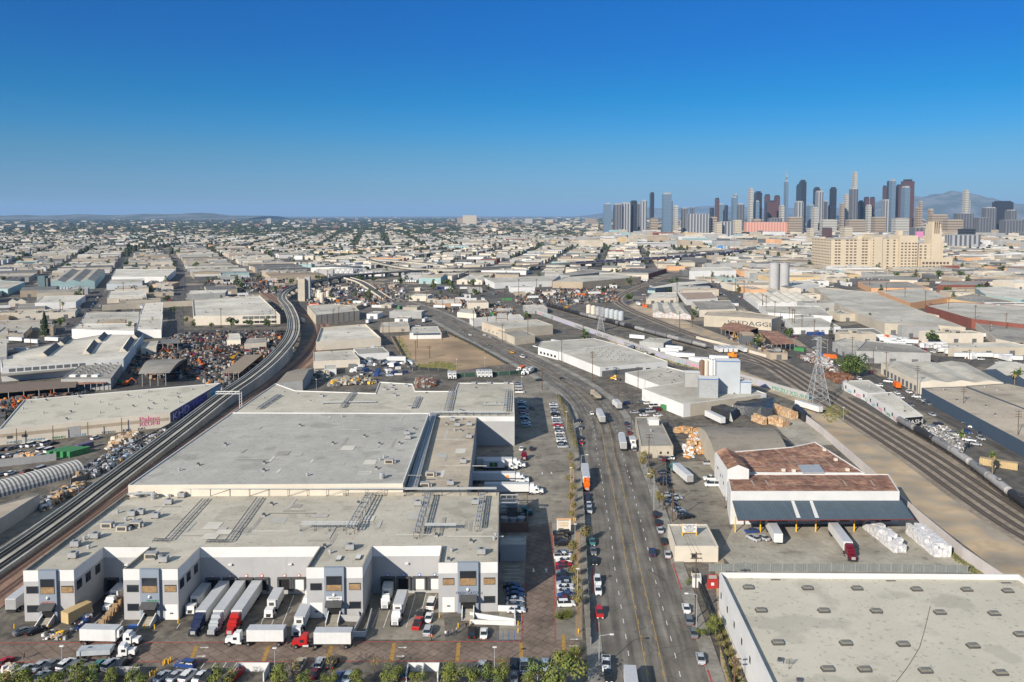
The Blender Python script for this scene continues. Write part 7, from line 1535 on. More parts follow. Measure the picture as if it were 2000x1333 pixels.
def excavator(x, y, c, lab, sc=1.0):
    t = thing('excavator', lab, 'digger', G(x, y), rnd.uniform(0, 6)); m = mat('digger_' + c, tuple(v * .62 for v in PC[c]), .6, .15, 1); mb = MB()
    for s in (-1, 1): mb.box((s * 1.1, 0, 0), (.6, 3.8, .8), M_chass)
    mb.build('crawler_track', t); mb = MB(); mb.box((0, -.5, .9), (2.6, 3.2, 1.3), m, 0, taper=.92); mb.build('body', t); mb = MB(); mb.box((-.7, .6, 1.5), (1.1, 1.5, 1.6), m); mb.box((-.7, 1.37, 2.0), (.9, .05, .9), M_glass); mb.build('cab', t); mb = MB(); mb.tube((.5, .8, 1.8), (.5, 3.6, 5.0), .32, m, 4, .25); mb.tube((.5, 3.6, 5.0), (.5, 6.4, 2.8), .26, m, 4, .18); mb.build('boom', t); mb = MB(); mb.box((.5, 6.5, 1.8), (1.1, .9, .9), M_dgrey, 0, taper=1.2); mb.build('bucket', t); t.scale = (sc,) * 3
for x, y, c, l in ((236, 752, 'green', 'bright green digger beside the low brown shed'), (246, 754, 'orange', 'orange digger beside the green one'), (455, 703, 'yellow', 'yellow digger in the scrapyard near the viaduct'), (430, 690, 'orange', 'orange digger in the upper scrapyard'), (330, 690, 'orange', 'orange digger by the small dark shed'), (395, 716, 'orange', 'orange digger right of the round-roofed shed'), (60, 790, 'orange', 'orange machine under the left brown shed, left'), (30, 800, 'orange', 'orange machine by the graffiti warehouse corner'), (105, 778, 'orange', 'orange machine under the left brown shed, right'), (700, 751, 'yellow', 'yellow digger on the rubble behind the cold store'), (1440, 664, 'yellow', 'pale yellow digger by the rust-brown sheds, left'), (1460, 672, 'yellow', 'pale yellow digger by the rust-brown sheds, right'), (1530, 692, 'yellow', 'yellow digger in the scrap yard by the railway'), (1106, 604, 'yellow', 'yellow digger at the head of the black tank cars'), (1178, 577, 'orange', 'orange digger in the yard behind the tank row'), (930, 575, 'yellow', 'yellow digger behind the diner')): excavator(x, y, c, l, 1.0)
for i, x in enumerate((115, 128, 141, 154)):
    t = thing('shipping_container', 'green shipping container, %s of the four side by side' % ['leftmost', 'second', 'third', 'rightmost'][i], 'container', G(x, 889), -.52, 'green containers'); m_ = mat('container_green', (.06, .22, .08), .6, .1, .5, seams=(.5, 30, .3, .08)); mb = MB(); mb.box((0, 0, 0), (2.2, 9, 2.6), m_); mb.build('body', t); mb = MB(); mb.box((0, -4.53, .1), (1.9, .06, 2.3), paint('green')); mb.build('door', t)
def cont(x, y, rz, col, lab, L_=12):
    t = thing('shipping_container', lab, 'container', G(x, y), rz); m_ = mat('container_' + col, PC[col], .6, .1, .5, seams=(.5, 30, .3, .08)); mb = MB(); mb.box((0, 0, 0), (2.6, L_, 2.7), m_); mb.build('body', t); mb = MB(); mb.box((0, -L_ / 2 - .03, .1), (2.3, .06, 2.4), m_); mb.build('door', t)
cont(1950, 912, .95, 'tan', 'long dull yellow container by the right palm', 13); cont(1622, 700, .9, 'orange', 'orange container near the tall white pole', 9); cont(1604, 697, .9, 'blue', 'blue container near the tall white pole', 6); cont(1302, 801, E, 'green', 'dark green container in the workshop car park', 6); cont(1593, 655, E, 'blue', 'bright blue container below the dark side street', 14); cont(1562, 686, .7, 'green', 'green skip in the scrap yard by the railway', 8); cont(165, 878, -.5, 'purple', 'grey-violet covered truck box right of the green containers', 7); cont(1415, 790 - 70, .9, 'orange', 'orange box', 4) if 0 else None
PAL = mesh_of((lambda m: ([m.box((0, 0, k * .16), (1.2, 1.0, .12), M_plt) for k in range(12)], m)[1])(MB()), 'pallet_stack')
for i in range(7): o = inst('pallet_stack', PAL, None, G(199 + i * 6.6, 1226 - i * 8), .2); tag(o, 'tall wooden pallet stack beside the second wing', 'pallet stack', 'pallet stacks beside the second wing')
heap([(140, 1228), (172, 1200), (180, 1192), (175, 1215), (150, 1232)], 160, 1.5, [paint('blue'), M_dgrey, paint('navy'), M_pap, M_chass, paint('maroon')], None, 'refuse_bags', (.5, 1.1)); heap([(85, 1250), (130, 1250), (128, 1240), (90, 1238)], 110, 1.2, [M_pap, M_yelp, M_dgrey, M_cb, M_chass, M_grey, M_dgrey, M_white], None, 'refuse_bags', (.4, 1))
semi((1193, 742), 1.2, 'yellow-orange flatbed tractor at the workshop yard', 'yellow', trailer=False, tl=8)
for i, (x, y, c) in enumerate(((1718, 668, 'white'), (1726, 672, 'white'), (1735, 676, 'white'), (1746, 681, 'white'), (1760, 672, 'white'), (1830, 690, 'white'), (1845, 694, 'white'), (1862, 700, 'white'), (1905, 700, 'white'), (1940, 702, 'white'), (1960, 706, 'white'), (1820, 655, 'white'), (1838, 658, 'white'), (1895, 660, 'white'))): semi((x, y), 1.1 if i < 5 else 1.45, 'white trailer in the truck yard at the middle right', tractor=False, tl=12, reefer=False, group='white trailers at the middle right', near=False)
for i, (x, y) in enumerate(((20, 668), (50, 672), (90, 668), (30, 690), (60, 642), (20, 646), (1290, 690), (1320, 700), (1345, 708), (1385, 705), (860, 594), (880, 600))): semi((x, y), 1.3, 'white trailer parked at the %s' % ('left edge yard' if x < 200 else 'rail yard' if x > 1000 else 'diner corner'), tractor=False, tl=13, reefer=False, group='white trailers in outer yards')
# ---------------- generated city blocks ----------------
wallm = [W_cream, W_beige, W_beige, W_grey, W_tan, W_cream, W_white, W_beige, W_grey, W_tan, W_cream, W_lav, W_dgrey, W_white]; roofm = [R_white, R_pale, R_grey, R_grey, R_pale, R_beige, R_dark, R_pale, R_white, R_grey, R_beige, R_dark, mat('roof_warm_brown', (.24, .19, .14), .9, .1)]
NB = [0, 0, 0]; far_b = {}; fr = random.Random(21); COUNT = {'warehouse': 0, 'building': 0}
def zname(x, y): return ('beyond the left streets' if x < 330 else 'left of the viaduct bend' if x < 600 else 'behind the rail junction' if x < 1000 else 'inside the rail curve area' if x < 1450 else 'around the cream landmark block' if x < 1800 else 'at the far right')
WN = {W_cream: 'cream', W_white: 'white', W_beige: 'beige', W_grey: 'grey', W_tan: 'tan', W_oran: 'peach', W_brick: 'brick red', W_green: 'teal', W_yell: 'sand', W_lav: 'pale grey', W_dgrey: 'dark grey'}
RN = {R_white: 'white', R_pale: 'pale', R_grey: 'grey', R_beige: 'beige', R_dark: 'dark', roofm[-1]: 'brown'}
def lot(c, u, v, w, d, rz, far):
    P = [c - u * w / 2 - v * d / 2, c + u * w / 2 - v * d / 2, c + u * w / 2 + v * d / 2, c - u * w / 2 + v * d / 2]
    if taken(P) > .04: return False
    mark(P); q = PX((c.x, c.y, 6)); wm, rm = (fr.choice(wallm) if fr.random() < .93 else fr.choice((W_oran, W_brick, W_green, W_yell))), fr.choice(roofm); h = fr.choice((5, 6, 7, 8, 9)) 
    if q[0] > 1150 and c.y > 2300 and fr.random() < .35: h = fr.uniform(10, 26)
    ty = fr.random(); L = [p - c for p in P]
    if not far:
        nm = 'warehouse' if w * d > 900 else 'workshop'; lab = f'{WN[wm]} {nm}, {RN[rm]} roof, {zname(*q)}'; NB[0] += 1
        t = thing(nm, lab, nm, (c.x, c.y, 0), 0, 'generated %ss %s' % (nm, zname(*q)) if 0 else f'{nm}s {zname(*q)}')
        if ty < .62: shell(t, L, -.05, h, wm, rm, .6, band=None)
        elif ty < .85: mb = MB(); mb.prism(L, 0, h, wm, top=False); mb.build('wall', t); gable(t, L, h, fr.uniform(1, 2.4), rm, wm, along='v' if fr.random() < .5 else None, n=fr.choice((1, 1, 2, 3)))
        else: mb = MB(); mb.prism(L, 0, h, wm, top=False); mb.build('wall', t); gable(t, L, h, 2.5, rm, wm, curve=True, n=fr.choice((1, 2)))
        f = Face(L[0], L[1]); n = max(1, int(w / 14))
        mb = MB()
        for i in range(n): p = f.pt(f.L * (i + .5) / n, .0, .05); (f.panel(t, 'loading_door', f.L * (i + .5) / n, 0, 3.6, 3.6, W_dgrey if fr.random() < .7 else W_door, .06) if i < 4 else None)
        if ty < .62:
            for _ in range(fr.randint(2, 6)): k = fr.choice((0, 1, 2, 3, 5)); inst(VNAME[k], VENT[k], t, L[0].lerp(L[1], fr.uniform(.1, .9)).lerp(L[3].lerp(L[2], .5), fr.uniform(.1, 1)) + Vector((0, 0, h - .6)), rz, (1.6,) * 3)
    else:
        NB[1] += 1
        if NB[1] <= 285:
            mb = MB(); mb.prism(L, 0, h, wm, rm); 
            if ty > .7: mb.v, mb.f, mb.m, mb.sm = mb.v[:-4], mb.f[:-1], mb.m[:-1], mb.sm[:-1]; gable2(mb, L, h, 2.2, rm, wm)
            nu = fr.randint(1, 3)
            for _ in range(nu): p = L[0].lerp(L[2], fr.uniform(.25, .75)); mb.box((p.x, p.y, h - .1), (fr.uniform(3, 8), fr.uniform(3, 6), fr.uniform(1.5, 3)), fr.choice((W_grey, W_cream, W_dgrey)), rz)
            f = Face(L[0], L[1]); mb.box(f.pt(f.L * .5, 1, .1), (f.L * fr.uniform(.3, .8), .3, 2.2), W_dgrey, f.rz)
            o = mb.build('distant_block', loc=(c.x, c.y, 0)); tag(o, f'{WN[wm]} distant block, {RN[rm]} roof, {zname(*q)}', 'building', f'far blocks {zname(*q)}')
        else: far_mesh(c, L, h, wm, rm, rz)
    return True
def gable2(mb, L, h, rise, rm, wm):
    m0 = (L[0] + L[3]) / 2; m1 = (L[1] + L[2]) / 2; T = Vector((0, 0, h)); U = Vector((0, 0, h + rise))
    mb.face([L[0] + T, L[1] + T, m1 + U, m0 + U], rm); mb.face([m0 + U, m1 + U, L[2] + T, L[3] + T], rm); mb.face([L[1] + T, L[2] + T, m1 + U], wm); mb.face([L[3] + T, L[0] + T, m0 + U], wm)
FARB = MB(); 
def far_mesh(c, L, h, wm, rm, rz):
    NB[2] += 1; FARB.prism([p + c for p in L], 0, h, wm, rm)
    if fr.random() < .5: p = c + L[0].lerp(L[2], fr.uniform(.3, .7)); FARB.box((p.x, p.y, h), (fr.uniform(4, 14), fr.uniform(4, 9), fr.uniform(1.5, 4)), fr.choice((W_grey, W_cream, W_dgrey, R_white)), rz)
def zone(az, y0, y1, test, bu=110, bv=72, st=13, ox=0.0, oy=0.0):
    u = Vector((math.cos(az), -math.sin(az) * -1, 0)); u = Vector((math.cos(az), math.sin(az), 0)); v = Vector((-u.y, u.x, 0)); R_ = 4800
    cand = []
    for i in range(-int(R_ / bu), int(R_ / bu)):
        for j in range(-int(R_ / bv), int(R_ / bv)):
            c = u * (i * bu + ox) + v * (j * bv + oy)
            if not (y0 < c.y < y1) or abs(c.x) > .70 * c.y + 90: continue
            q = PX((c.x, c.y, 0))
            if test(q[0], q[1], c): cand.append((c.y, c.x, c))
    cand.sort(key=lambda t: (t[0], t[1]))
    for _, _, c in cand:
        W0, D0 = bu - st, bv - st * .6; nu = fr.choice((1, 1, 2, 2, 3)); nv = fr.choice((1, 1, 2))
        for a in range(nu):
            for b in range(nv):
                w, d = W0 / nu, D0 / nv; cc = c + u * ((a + .5) * w - W0 / 2) + v * ((b + .5) * d - D0 / 2); r = fr.random()
                if r < .10: YARD.append((cc, u, v, w, d, math.atan2(u.y, u.x))); continue
                ww, dd = w - fr.uniform(1.5, 9), d - fr.uniform(1.5, 10)
                if not lot(cc, u, v, ww, dd, math.atan2(u.y, u.x), cc.y > 1430):
                    for s_ in (.6, .4):
                        if lot(cc + u * fr.uniform(-.2, .2) * w, u, v, ww * s_, dd * s_, math.atan2(u.y, u.x), cc.y > 1430): break
YARD = []
# keep the rail junction, the river and hand-filled yards free
for px in ([(380, 640), (700, 610), (700, 540), (600, 530), (420, 545)], [(780, 540), (1210, 520), (1220, 600), (1000, 600), (800, 600)], [(1440, 540), (1500, 540), (1580, 600), (1480, 600)]): pass
zone(R(24.5), 640, 2500, lambda x, y, c: x < 590 and y < 690, 104, 64, 17)
zone(R(-8), 900, 2500, lambda x, y, c: 590 <= x < 1330 and y < 556, 100, 64, 18)
zone(R(3), 560, 2500, lambda x, y, c: x >= 1330 and y < 700, 96, 62, 16)
zone(R(10), 2500, 4300, lambda x, y, c: True, 112, 76, 21)
print('lots', NB)
# far city carpet: low blocks thinning into trees
rr = random.Random(31)
TF = MB(); tmat = [mat('far_tree', (.030, .036, .022), .9, .2, .05), mat('far_tree_grey', (.042, .045, .03), .9, .2, .05), G3]
def clump(x, y, r, h):
    n = 6; p = [(x + r * math.cos(2 * PI * k / n + .3) * rr.uniform(.7, 1.15), y + r * math.sin(2 * PI * k / n + .3) * rr.uniform(.7, 1.15)) for k in range(n)]; m = rr.choice(tmat); q = [(x + (a - x) * .55 + rr.uniform(-1, 1), y + (b - y) * .55, h * rr.uniform(.85, 1.1)) for a, b in p]
    for k in range(n):
        a, b = p[k], p[(k+1) % n]; c, d = q[k], q[(k+1) % n]; hz_ = h * .35
        TF.face([(a[0], a[1], 0), (b[0], b[1], 0), (b[0], b[1], hz_), (a[0], a[1], hz_)], m); TF.face([(a[0], a[1], hz_), (b[0], b[1], hz_), d, c], m)
    TF.face(q, m)
y = 3600.0
while y < 26000:
    step = y * .013 + 8; x = -.70 * y
    while x < .70 * y:
        px = PX((x, y, 0))[0]; w = rr.uniform(14, 46) * (1 + y / 14000); d = rr.uniform(12, 40) * (1 + y / 9000); h = rr.uniform(4, 9) if rr.random() < .9 else rr.uniform(9, 24); dens = .85 if y < 8000 else .6
        pb = (.26 if px < 900 else .62) * dens * (1 if y < 12000 else .6)
        if rr.random() < pb and not (y < 4300 and taken([(x, y), (x + w, y), (x + w, y + d), (x, y + d)]) > .02): FARB.box((x, y, 0), (w, d, h), rr.choice((W_beige, W_grey, W_tan, W_cream, W_dgrey, W_beige, W_tan, W_brown)), rr.uniform(-.1, .1), rr.choice((R_pale, R_grey, R_beige, R_grey, R_dark, R_beige, R_grey)))
        elif rr.random() < .8: clump(x, y, rr.uniform(8, 20) * (1 + y / 9000), rr.uniform(6, 13))
        x += (w + rr.uniform(4, 30)) * (1 if y < 9000 else 1.5)
    y += step
# trees of the mid field: scattered among blocks
k = 0; t_ = 0; ind = []
while t_ < 16000:
    t_ += 1; yy = 900 + 3400 * rr.random() ** .8; xx = rr.uniform(-.68, .68) * yy; px, py = PX((xx, yy, 0)); 
    if py > 600: continue
    pr = .95 if px < 900 and yy > 2000 else .6 if px < 900 else .35
    if rr.random() > pr or taken([(xx - 3, yy - 3), (xx + 3, yy - 3), (xx + 3, yy + 3), (xx - 3, yy + 3)]) > 0: continue
    if yy < 1900 and len(ind) < 210: ind.append((xx, yy))
    elif yy >= 1900: clump(xx, yy, rr.uniform(4, 8), rr.uniform(6, 12))
for i, (xx, yy) in enumerate(ind): q = PX((xx, yy, 0)); tree(Vector((xx, yy, 0)), 'far%d' % (i % 3), 'dark green tree between roofs %s' % zname(*q), rr.uniform(.7, 1.5), group='street trees ' + zname(*q))
o = FARB.build('distant_city'); o['kind'] = 'stuff'; o = TF.build('distant_trees'); o['kind'] = 'stuff'; print('faces', len(FARB.f), len(TF.f))
# parked trailers, cars on the free lots and along the streets of the middle field
TRL = mesh_of((lambda m: (m.box((0, 0, 1.0), (2.6, 13, 2.8), M_tside, 0, M_troof), m.box((0, 0, .2), (2, 11, .8), M_chass), m)[2])(MB()), 'truck_trailer'); nt = nc = 0
ccs = ['white', 'silver', 'grey', 'black', 'white', 'silver', 'red', 'blue', 'grey', 'white']
YARD.sort(key=lambda q: q[0].y)
for (c, u, v, w, d, rz) in YARD:
    if c.y > 1900: continue
    q = PX((c.x, c.y, 0)); tr = rr.random() < .5
    a = -w / 2 + 3
    while a < w / 2 - 3:
        p = c + u * a
        if taken([(p.x - 2, p.y - 2), (p.x + 2, p.y - 2), (p.x + 2, p.y + 2), (p.x - 2, p.y + 2)]) == 0:
            if tr and nt < 170: o = inst('truck_trailer', TRL, None, (p.x, p.y, 0), rz); tag(o, f'white trailer in a yard {zname(*q)}', 'trailer', f'trailers in yards {zname(*q)}'); nt += 1
            elif not tr and nc < 130:
                for b in (-d * .25, d * .25): car(Vector(p + v * b), rz, rr.choice((S_, U, V_)), rr.choice(ccs), 'car in a lot %s' % zname(*q), False, group='cars in lots ' + zname(*q)); nc += 1
        a += 3.6 if tr else 3.0
for path, w in ((ST_R1, 17), (ST_L2, 13), (ST_L3, 14), (ST_R2, 12)):
    nr = normals(path); s = 0
    for i in range(len(path) - 1):
        if nc > 230: break
        if rr.random() < .55:
            for sd in (-1, 1):
                if rr.random() < .7: p = path[i] + nr[i] * sd * (w / 2 - 1.3); d = path[i+1] - path[i]; q = PX(p); car(Vector(p), math.atan2(-d.x, d.y), rr.choice((S_, U)), rr.choice(ccs), 'kerbside car on a street %s' % zname(*q), False, z=.04, group='kerb cars ' + zname(*q)); nc += 1
print('trailers', nt, 'cars', nc)
def clutter(px, n, seed, az=0.0):
    r = random.Random(seed); P = PP(px); xs = [p.x for p in P]; ys = [p.y for p in P]; k = t = 0
    while k < n and t < n * 25:
        t += 1; x, y = r.uniform(min(xs), max(xs)), r.uniform(min(ys), max(ys))
        if not inpoly(np.array([x]), np.array([y]), P)[0]: continue
        ty = r.choice('sscctvvtvb'); w, l = {'s': (r.uniform(7, 16), r.uniform(7, 22)), 'c': (2.6, 12), 't': (2.6, 13), 'v': (2, 5), 'b': (r.uniform(14, 24), r.uniform(16, 34))}[ty]; rz = az + r.choice((0, 0, PI / 2)) + r.uniform(-.04, .04); m = max(w, l) / 2 + 1.2
        bx = [(x - m, y - m), (x + m, y - m), (x + m, y + m), (x - m, y + m)]
        if taken(bx, True) > 0: continue
        k += 1; mark([(x - m * .8, y - m * .8), (x + m * .8, y - m * .8), (x + m * .8, y + m * .8), (x - m * .8, y + m * .8)]); z = zname(*PX((x, y, 0))); p = Vector((x, y, 0))
        if ty in 'sb':
            wm, rm = r.choice((W_cream, W_white, W_beige, W_grey, W_tan)), r.choice((R_pale, R_white, R_grey, R_beige)); h = r.uniform(3.2, 5) if ty == 's' else r.uniform(5, 7); t_ = thing('shed' if ty == 's' else 'workshop', f'{WN[wm]} {"shed" if ty == "s" else "workshop"}, {RN[rm]} roof, {z}', 'shed' if ty == 's' else 'workshop', p, rz, 'small buildings ' + z)
            L = [Vector(q) for q in ((-w / 2, -l / 2, 0), (w / 2, -l / 2, 0), (w / 2, l / 2, 0), (-w / 2, l / 2, 0))]; shell(t_, L, -.05, h, wm, rm, .3); f = Face(L[0], L[1]); f.panel(t_, 'loading_door', f.L / 2, 0, min(3.4, w * .4), 2.8, W_dgrey)
            for _ in range(2): inst('roof_vent', VENT[0], t_, (r.uniform(-w, w) * .35, r.uniform(-l, l) * .35, h - .3))
        elif ty == 'c':
            c = r.choice(('maroon', 'blue', 'orange', 'white', 'green', 'grey', 'white')); mb = MB(); mb.box((0, 0, 0), (2.6, 12, 2.7), mat('container_' + c, PC[c], .6, .1, .5, seams=(.5, 30, .3, .08))); tag(mb.build('shipping_container', loc=p, rz=rz), f'{c} shipping container {z}', 'container', 'containers ' + z)
        elif ty == 't': tag(inst('truck_trailer', TRL, None, p, rz), f'white trailer in a yard {z}', 'trailer', f'trailers in yards {z}')
        else: c = r.choice(ccs); car(p, rz, r.choice((S_, U, V_, P_)), c, f'{c} vehicle in a yard {z}', False, group='vehicles in yards ' + z)
clutter([(600, 600), (650, 560), (800, 556), (850, 590), (905, 640), (850, 650), (760, 650), (735, 660), (700, 625), (640, 640)], 46, 1, R(-8)); clutter([(850, 560), (1000, 570), (1210, 560), (1200, 590), (1030, 596), (1080, 630), (940, 618), (880, 600)], 46, 2, R(8)); clutter([(1215, 690), (1440, 730), (1560, 765), (1480, 740), (1340, 690), (1240, 655), (1200, 660)], 16, 3, R(60)); clutter([(1640, 690), (1700, 655), (1900, 690), (2020, 700), (2020, 745), (1930, 705), (1800, 700)], 34, 4, R(4)); clutter([(-40, 600), (330, 560), (380, 640), (300, 660), (120, 690), (-40, 700)], 46, 5, R(24.5)); clutter([(1440, 560), (1600, 545), (2010, 560), (2010, 640), (1700, 640), (1480, 640)], 50, 6, R(3)); clutter([(380, 640), (560, 640), (575, 600), (600, 540), (400, 545)], 26, 7, R(24.5)); clutter([(1150, 700), (1060, 660), (1000, 650), (1060, 690)], 5, 8, R(30)); clutter([(1215, 600), (1260, 565), (1450, 545), (1480, 640), (1400, 640), (1300, 610)], 22, 9, R(3)); clutter([(700, 690), (760, 660), (780, 710), (740, 740), (690, 740)], 9, 10)
# second elevated line and a street overpass behind the rail junction
def deck(px, w, z, label, step=22, name='overpass'):
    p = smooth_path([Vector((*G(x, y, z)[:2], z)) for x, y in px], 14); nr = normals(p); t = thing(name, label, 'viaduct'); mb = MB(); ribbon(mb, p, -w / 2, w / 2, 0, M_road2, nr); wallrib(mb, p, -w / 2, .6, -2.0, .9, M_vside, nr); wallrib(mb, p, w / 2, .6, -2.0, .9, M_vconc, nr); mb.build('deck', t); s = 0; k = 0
    for i in range(len(p) - 1):
        s += (p[i+1] - p[i]).length
        if s > step and k < 90: s = 0; k += 1; mb = MB(); mb.box((0, 0, 0), (1.6, 1.6, z - 1.9), M_vconc); mb.box((0, 0, z - 2.4), (w * .8, 1.6, .5), M_vconc, math.atan2(nr[i].y, nr[i].x)); mb.build('pier', t, loc=(p[i].x, p[i].y, 0))
deck([(700, 500), (735, 512), (800, 524), (900, 527), (1000, 521), (1150, 512), (1280, 503)], 9, 9, 'dark second elevated railway crossing behind the rail junction'); deck([(640, 503), (720, 506), (800, 512), (870, 519)], 9, 9, 'short dark elevated ramp left of the rail junction'); deck([(1290, 497), (1420, 490), (1560, 488), (1600, 489)], 14, 9, 'grey street overpass left of the cream landmark block', 26)
# ---------------- downtown towers ----------------
def tmat_(name, c, w=.35, hz=3.6, vert=False, rough=.3):
    m = bpy.data.materials.new(name); m.use_nodes = True; n = m.node_tree.nodes; L = m.node_tree.links; b = n['Principled BSDF']; b.inputs['Roughness'].default_value = rough
    g = n.new('ShaderNodeTexCoord'); s = n.new('ShaderNodeSeparateXYZ'); L.new(g.outputs['Object'], s.inputs[0]); a = n.new('ShaderNodeMath'); a.operation = 'ADD' if vert else 'MULTIPLY'
    if vert: L.new(s.outputs[0], a.inputs[0]); L.new(s.outputs[1], a.inputs[1])
    else: L.new(s.outputs[2], a.inputs[0]); a.inputs[1].default_value = 1
    f = n.new('ShaderNodeMath'); f.operation = 'WRAP'; f.inputs[1].default_value = 0; f.inputs[2].default_value = 14 if vert else hz * 2; L.new(a.outputs[0], f.inputs[0])
    gt = n.new('ShaderNodeMath'); gt.operation = 'GREATER_THAN'; gt.inputs[1].default_value = (14 if vert else hz * 2) * .5; L.new(f.outputs[0], gt.inputs[0])
    mx_ = n.new('ShaderNodeMix'); mx_.data_type = 'RGBA'; mx_.inputs[6].default_value = (*c, 1); mx_.inputs[7].default_value = (*[q * w for q in c], 1); L.new(gt.outputs[0], mx_.inputs[0]); L.new(mx_.outputs[2], b.inputs['Base Color']); return m
TM = {'dark': tmat_('tower_dark_glass', (.045, .05, .065)), 'grey': tmat_('tower_grey', (.15, .155, .17), .5, vert=True), 'pale': tmat_('tower_pale', (.40, .385, .35), .62, 6), 'blue': tmat_('tower_blue_glass', (.14, .20, .27), .7), 'brown': tmat_('tower_red_brown', (.105, .06, .06), .75), 'stripe': tmat_('tower_striped', (.32, .33, .35), .3, vert=True), 'beige': tmat_('tower_beige', (.33, .27, .21), .5, 6), 'pink': tmat_('block_salmon', (.62, .32, .25), .7, 4, True), 'cream': tmat_('block_cream', (.50, .44, .34), .6, 4)}
TN = {'dark': 'dark glass', 'grey': 'grey', 'pale': 'pale stone', 'blue': 'blue glass', 'brown': 'red-brown', 'stripe': 'vertically striped', 'beige': 'beige', 'pink': 'salmon', 'cream': 'cream'}
DT = [(1178, 1194, 397, 'blue', 0), (1197, 1215, 398, 'grey', 0), (1212, 1231, 396, 'stripe', 0), (1207, 1230, 421, 'dark', 1), (1230, 1244, 392, 'dark', 0), (1243, 1251, 397, 'grey', 2), (1250, 1263, 391, 'stripe', 0), (1268, 1277, 376, 'dark', 0), (1292, 1311, 377, 'blue', 0), (1293, 1313, 391, 'grey', 3), (1314, 1324, 401, 'pale', 2), (1330, 1342, 406, 'grey', 2), (1346, 1356, 404, 'grey', 3), (1385, 1394, 406, 'dark', 1), (1395, 1404, 387, 'brown', 0), (1398, 1414, 398, 'blue', 1), (1414, 1421, 401, 'dark', 2), (1427, 1438, 384, 'blue', 0), (1430, 1440, 379, 'blue', 4), (1437, 1453, 398, 'grey', 1), (1459, 1470, 368, 'pale', 0), (1471, 1487, 374, 'dark', 1), (1470, 1482, 392, 'blue', 0), (1491, 1503, 380, 'brown', 2), (1494, 1516, 392, 'brown', 1), (1510, 1522, 382, 'brown', 2), (1520, 1531, 401, 'pale', 0), (1529, 1538, 352, 'blue', 1), (1532, 1536, 343, 'blue', 2), (1553, 1566, 360, 'dark', 3), (1558, 1573, 352, 'dark', 2), (1550, 1568, 393, 'stripe', 0), (1574, 1590, 400, 'blue', 1), (1586, 1600, 366, 'dark', 3), (1590, 1607, 373, 'stripe', 2), (1607, 1616, 392, 'grey', 1), (1618, 1632, 366, 'dark', 2), (1616, 1625, 401, 'dark', 1), (1645, 1656, 379, 'pale', 3), (1638, 1648, 397, 'beige', 0), (1656, 1674, 367, 'grey', 1), (1661, 1672, 336, 'pale', 1.5), (1674, 1685, 392, 'dark', 2), (1685, 1696, 385, 'brown', 2), (1697, 1707, 385, 'brown', 3), (1689, 1701, 400, 'pale', 0), (1721, 1729, 363, 'brown', 4), (1729, 1734, 354, 'dark', 3), (1733, 1747, 351, 'blue', 2), (1720, 1736, 390, 'stripe', 0), (1747, 1757, 361, 'brown', 2.5), (1756, 1783, 351, 'brown', 3), (1757, 1775, 364, 'blue', 1.2), (1792, 1800, 393, 'beige', 0), (1785, 1800, 404, 'beige', 0), (1810, 1822, 408, 'beige', 0), (1877, 1890, 371, 'pale', 1), (1888, 1893, 390, 'pale', 1), (1935, 1977, 393, 'dark', 2), (1915, 1945, 405, 'grey', 1), (1960, 1985, 410, 'grey', 0), (1340, 1384, 418, 'stripe', -2), (1400, 1432, 433, 'stripe', -3), (1452, 1537, 434, 'pink', -4), (1384, 1400, 419, 'beige', -2), (1395, 1410, 435, 'cream', -3), (1268, 1285, 421, 'beige', -1), (1430, 1448, 430, 'cream', -2), (1467, 1486, 423, 'beige', -1), (1498, 1527, 421, 'grey', -1), (1535, 1566, 419, 'beige', -1), (1583, 1597, 405, 'pale', -.5), (1600, 1634, 424, 'pale', -1.5), (1650, 1690, 424, 'beige', -1.5), (1700, 1730, 419, 'beige', -1), (1740, 1775, 421, 'pale', -1.5), (1810, 1850, 414, 'beige', -1), (1860, 1900, 412, 'grey', -.5), (1900, 1935, 420, 'grey', -1.5), (1950, 2000, 425, 'grey', -2), (1840, 1880, 424, 'beige', -2), (893, 904, 425, 'beige', -2), (904, 931, 421, 'cream', -2), (952, 960, 430, 'pale', -3), (1025, 1040, 422, 'pale', -1), (1066, 1080, 429, 'cream', -2), (1143, 1165, 422, 'beige', -1), (522, 530, 427, 'pale', -1), (610, 618, 428, 'beige', -1), (1845, 1915, 459, 'stripe', -7.5), (1870, 1905, 447, 'dark', -6), (1775, 1815, 440, 'grey', -5), (1640, 1665, 443, 'cream', -5), (1575, 1590, 446, 'cream', -5), (1605, 1625, 445, 'brown', -5)]
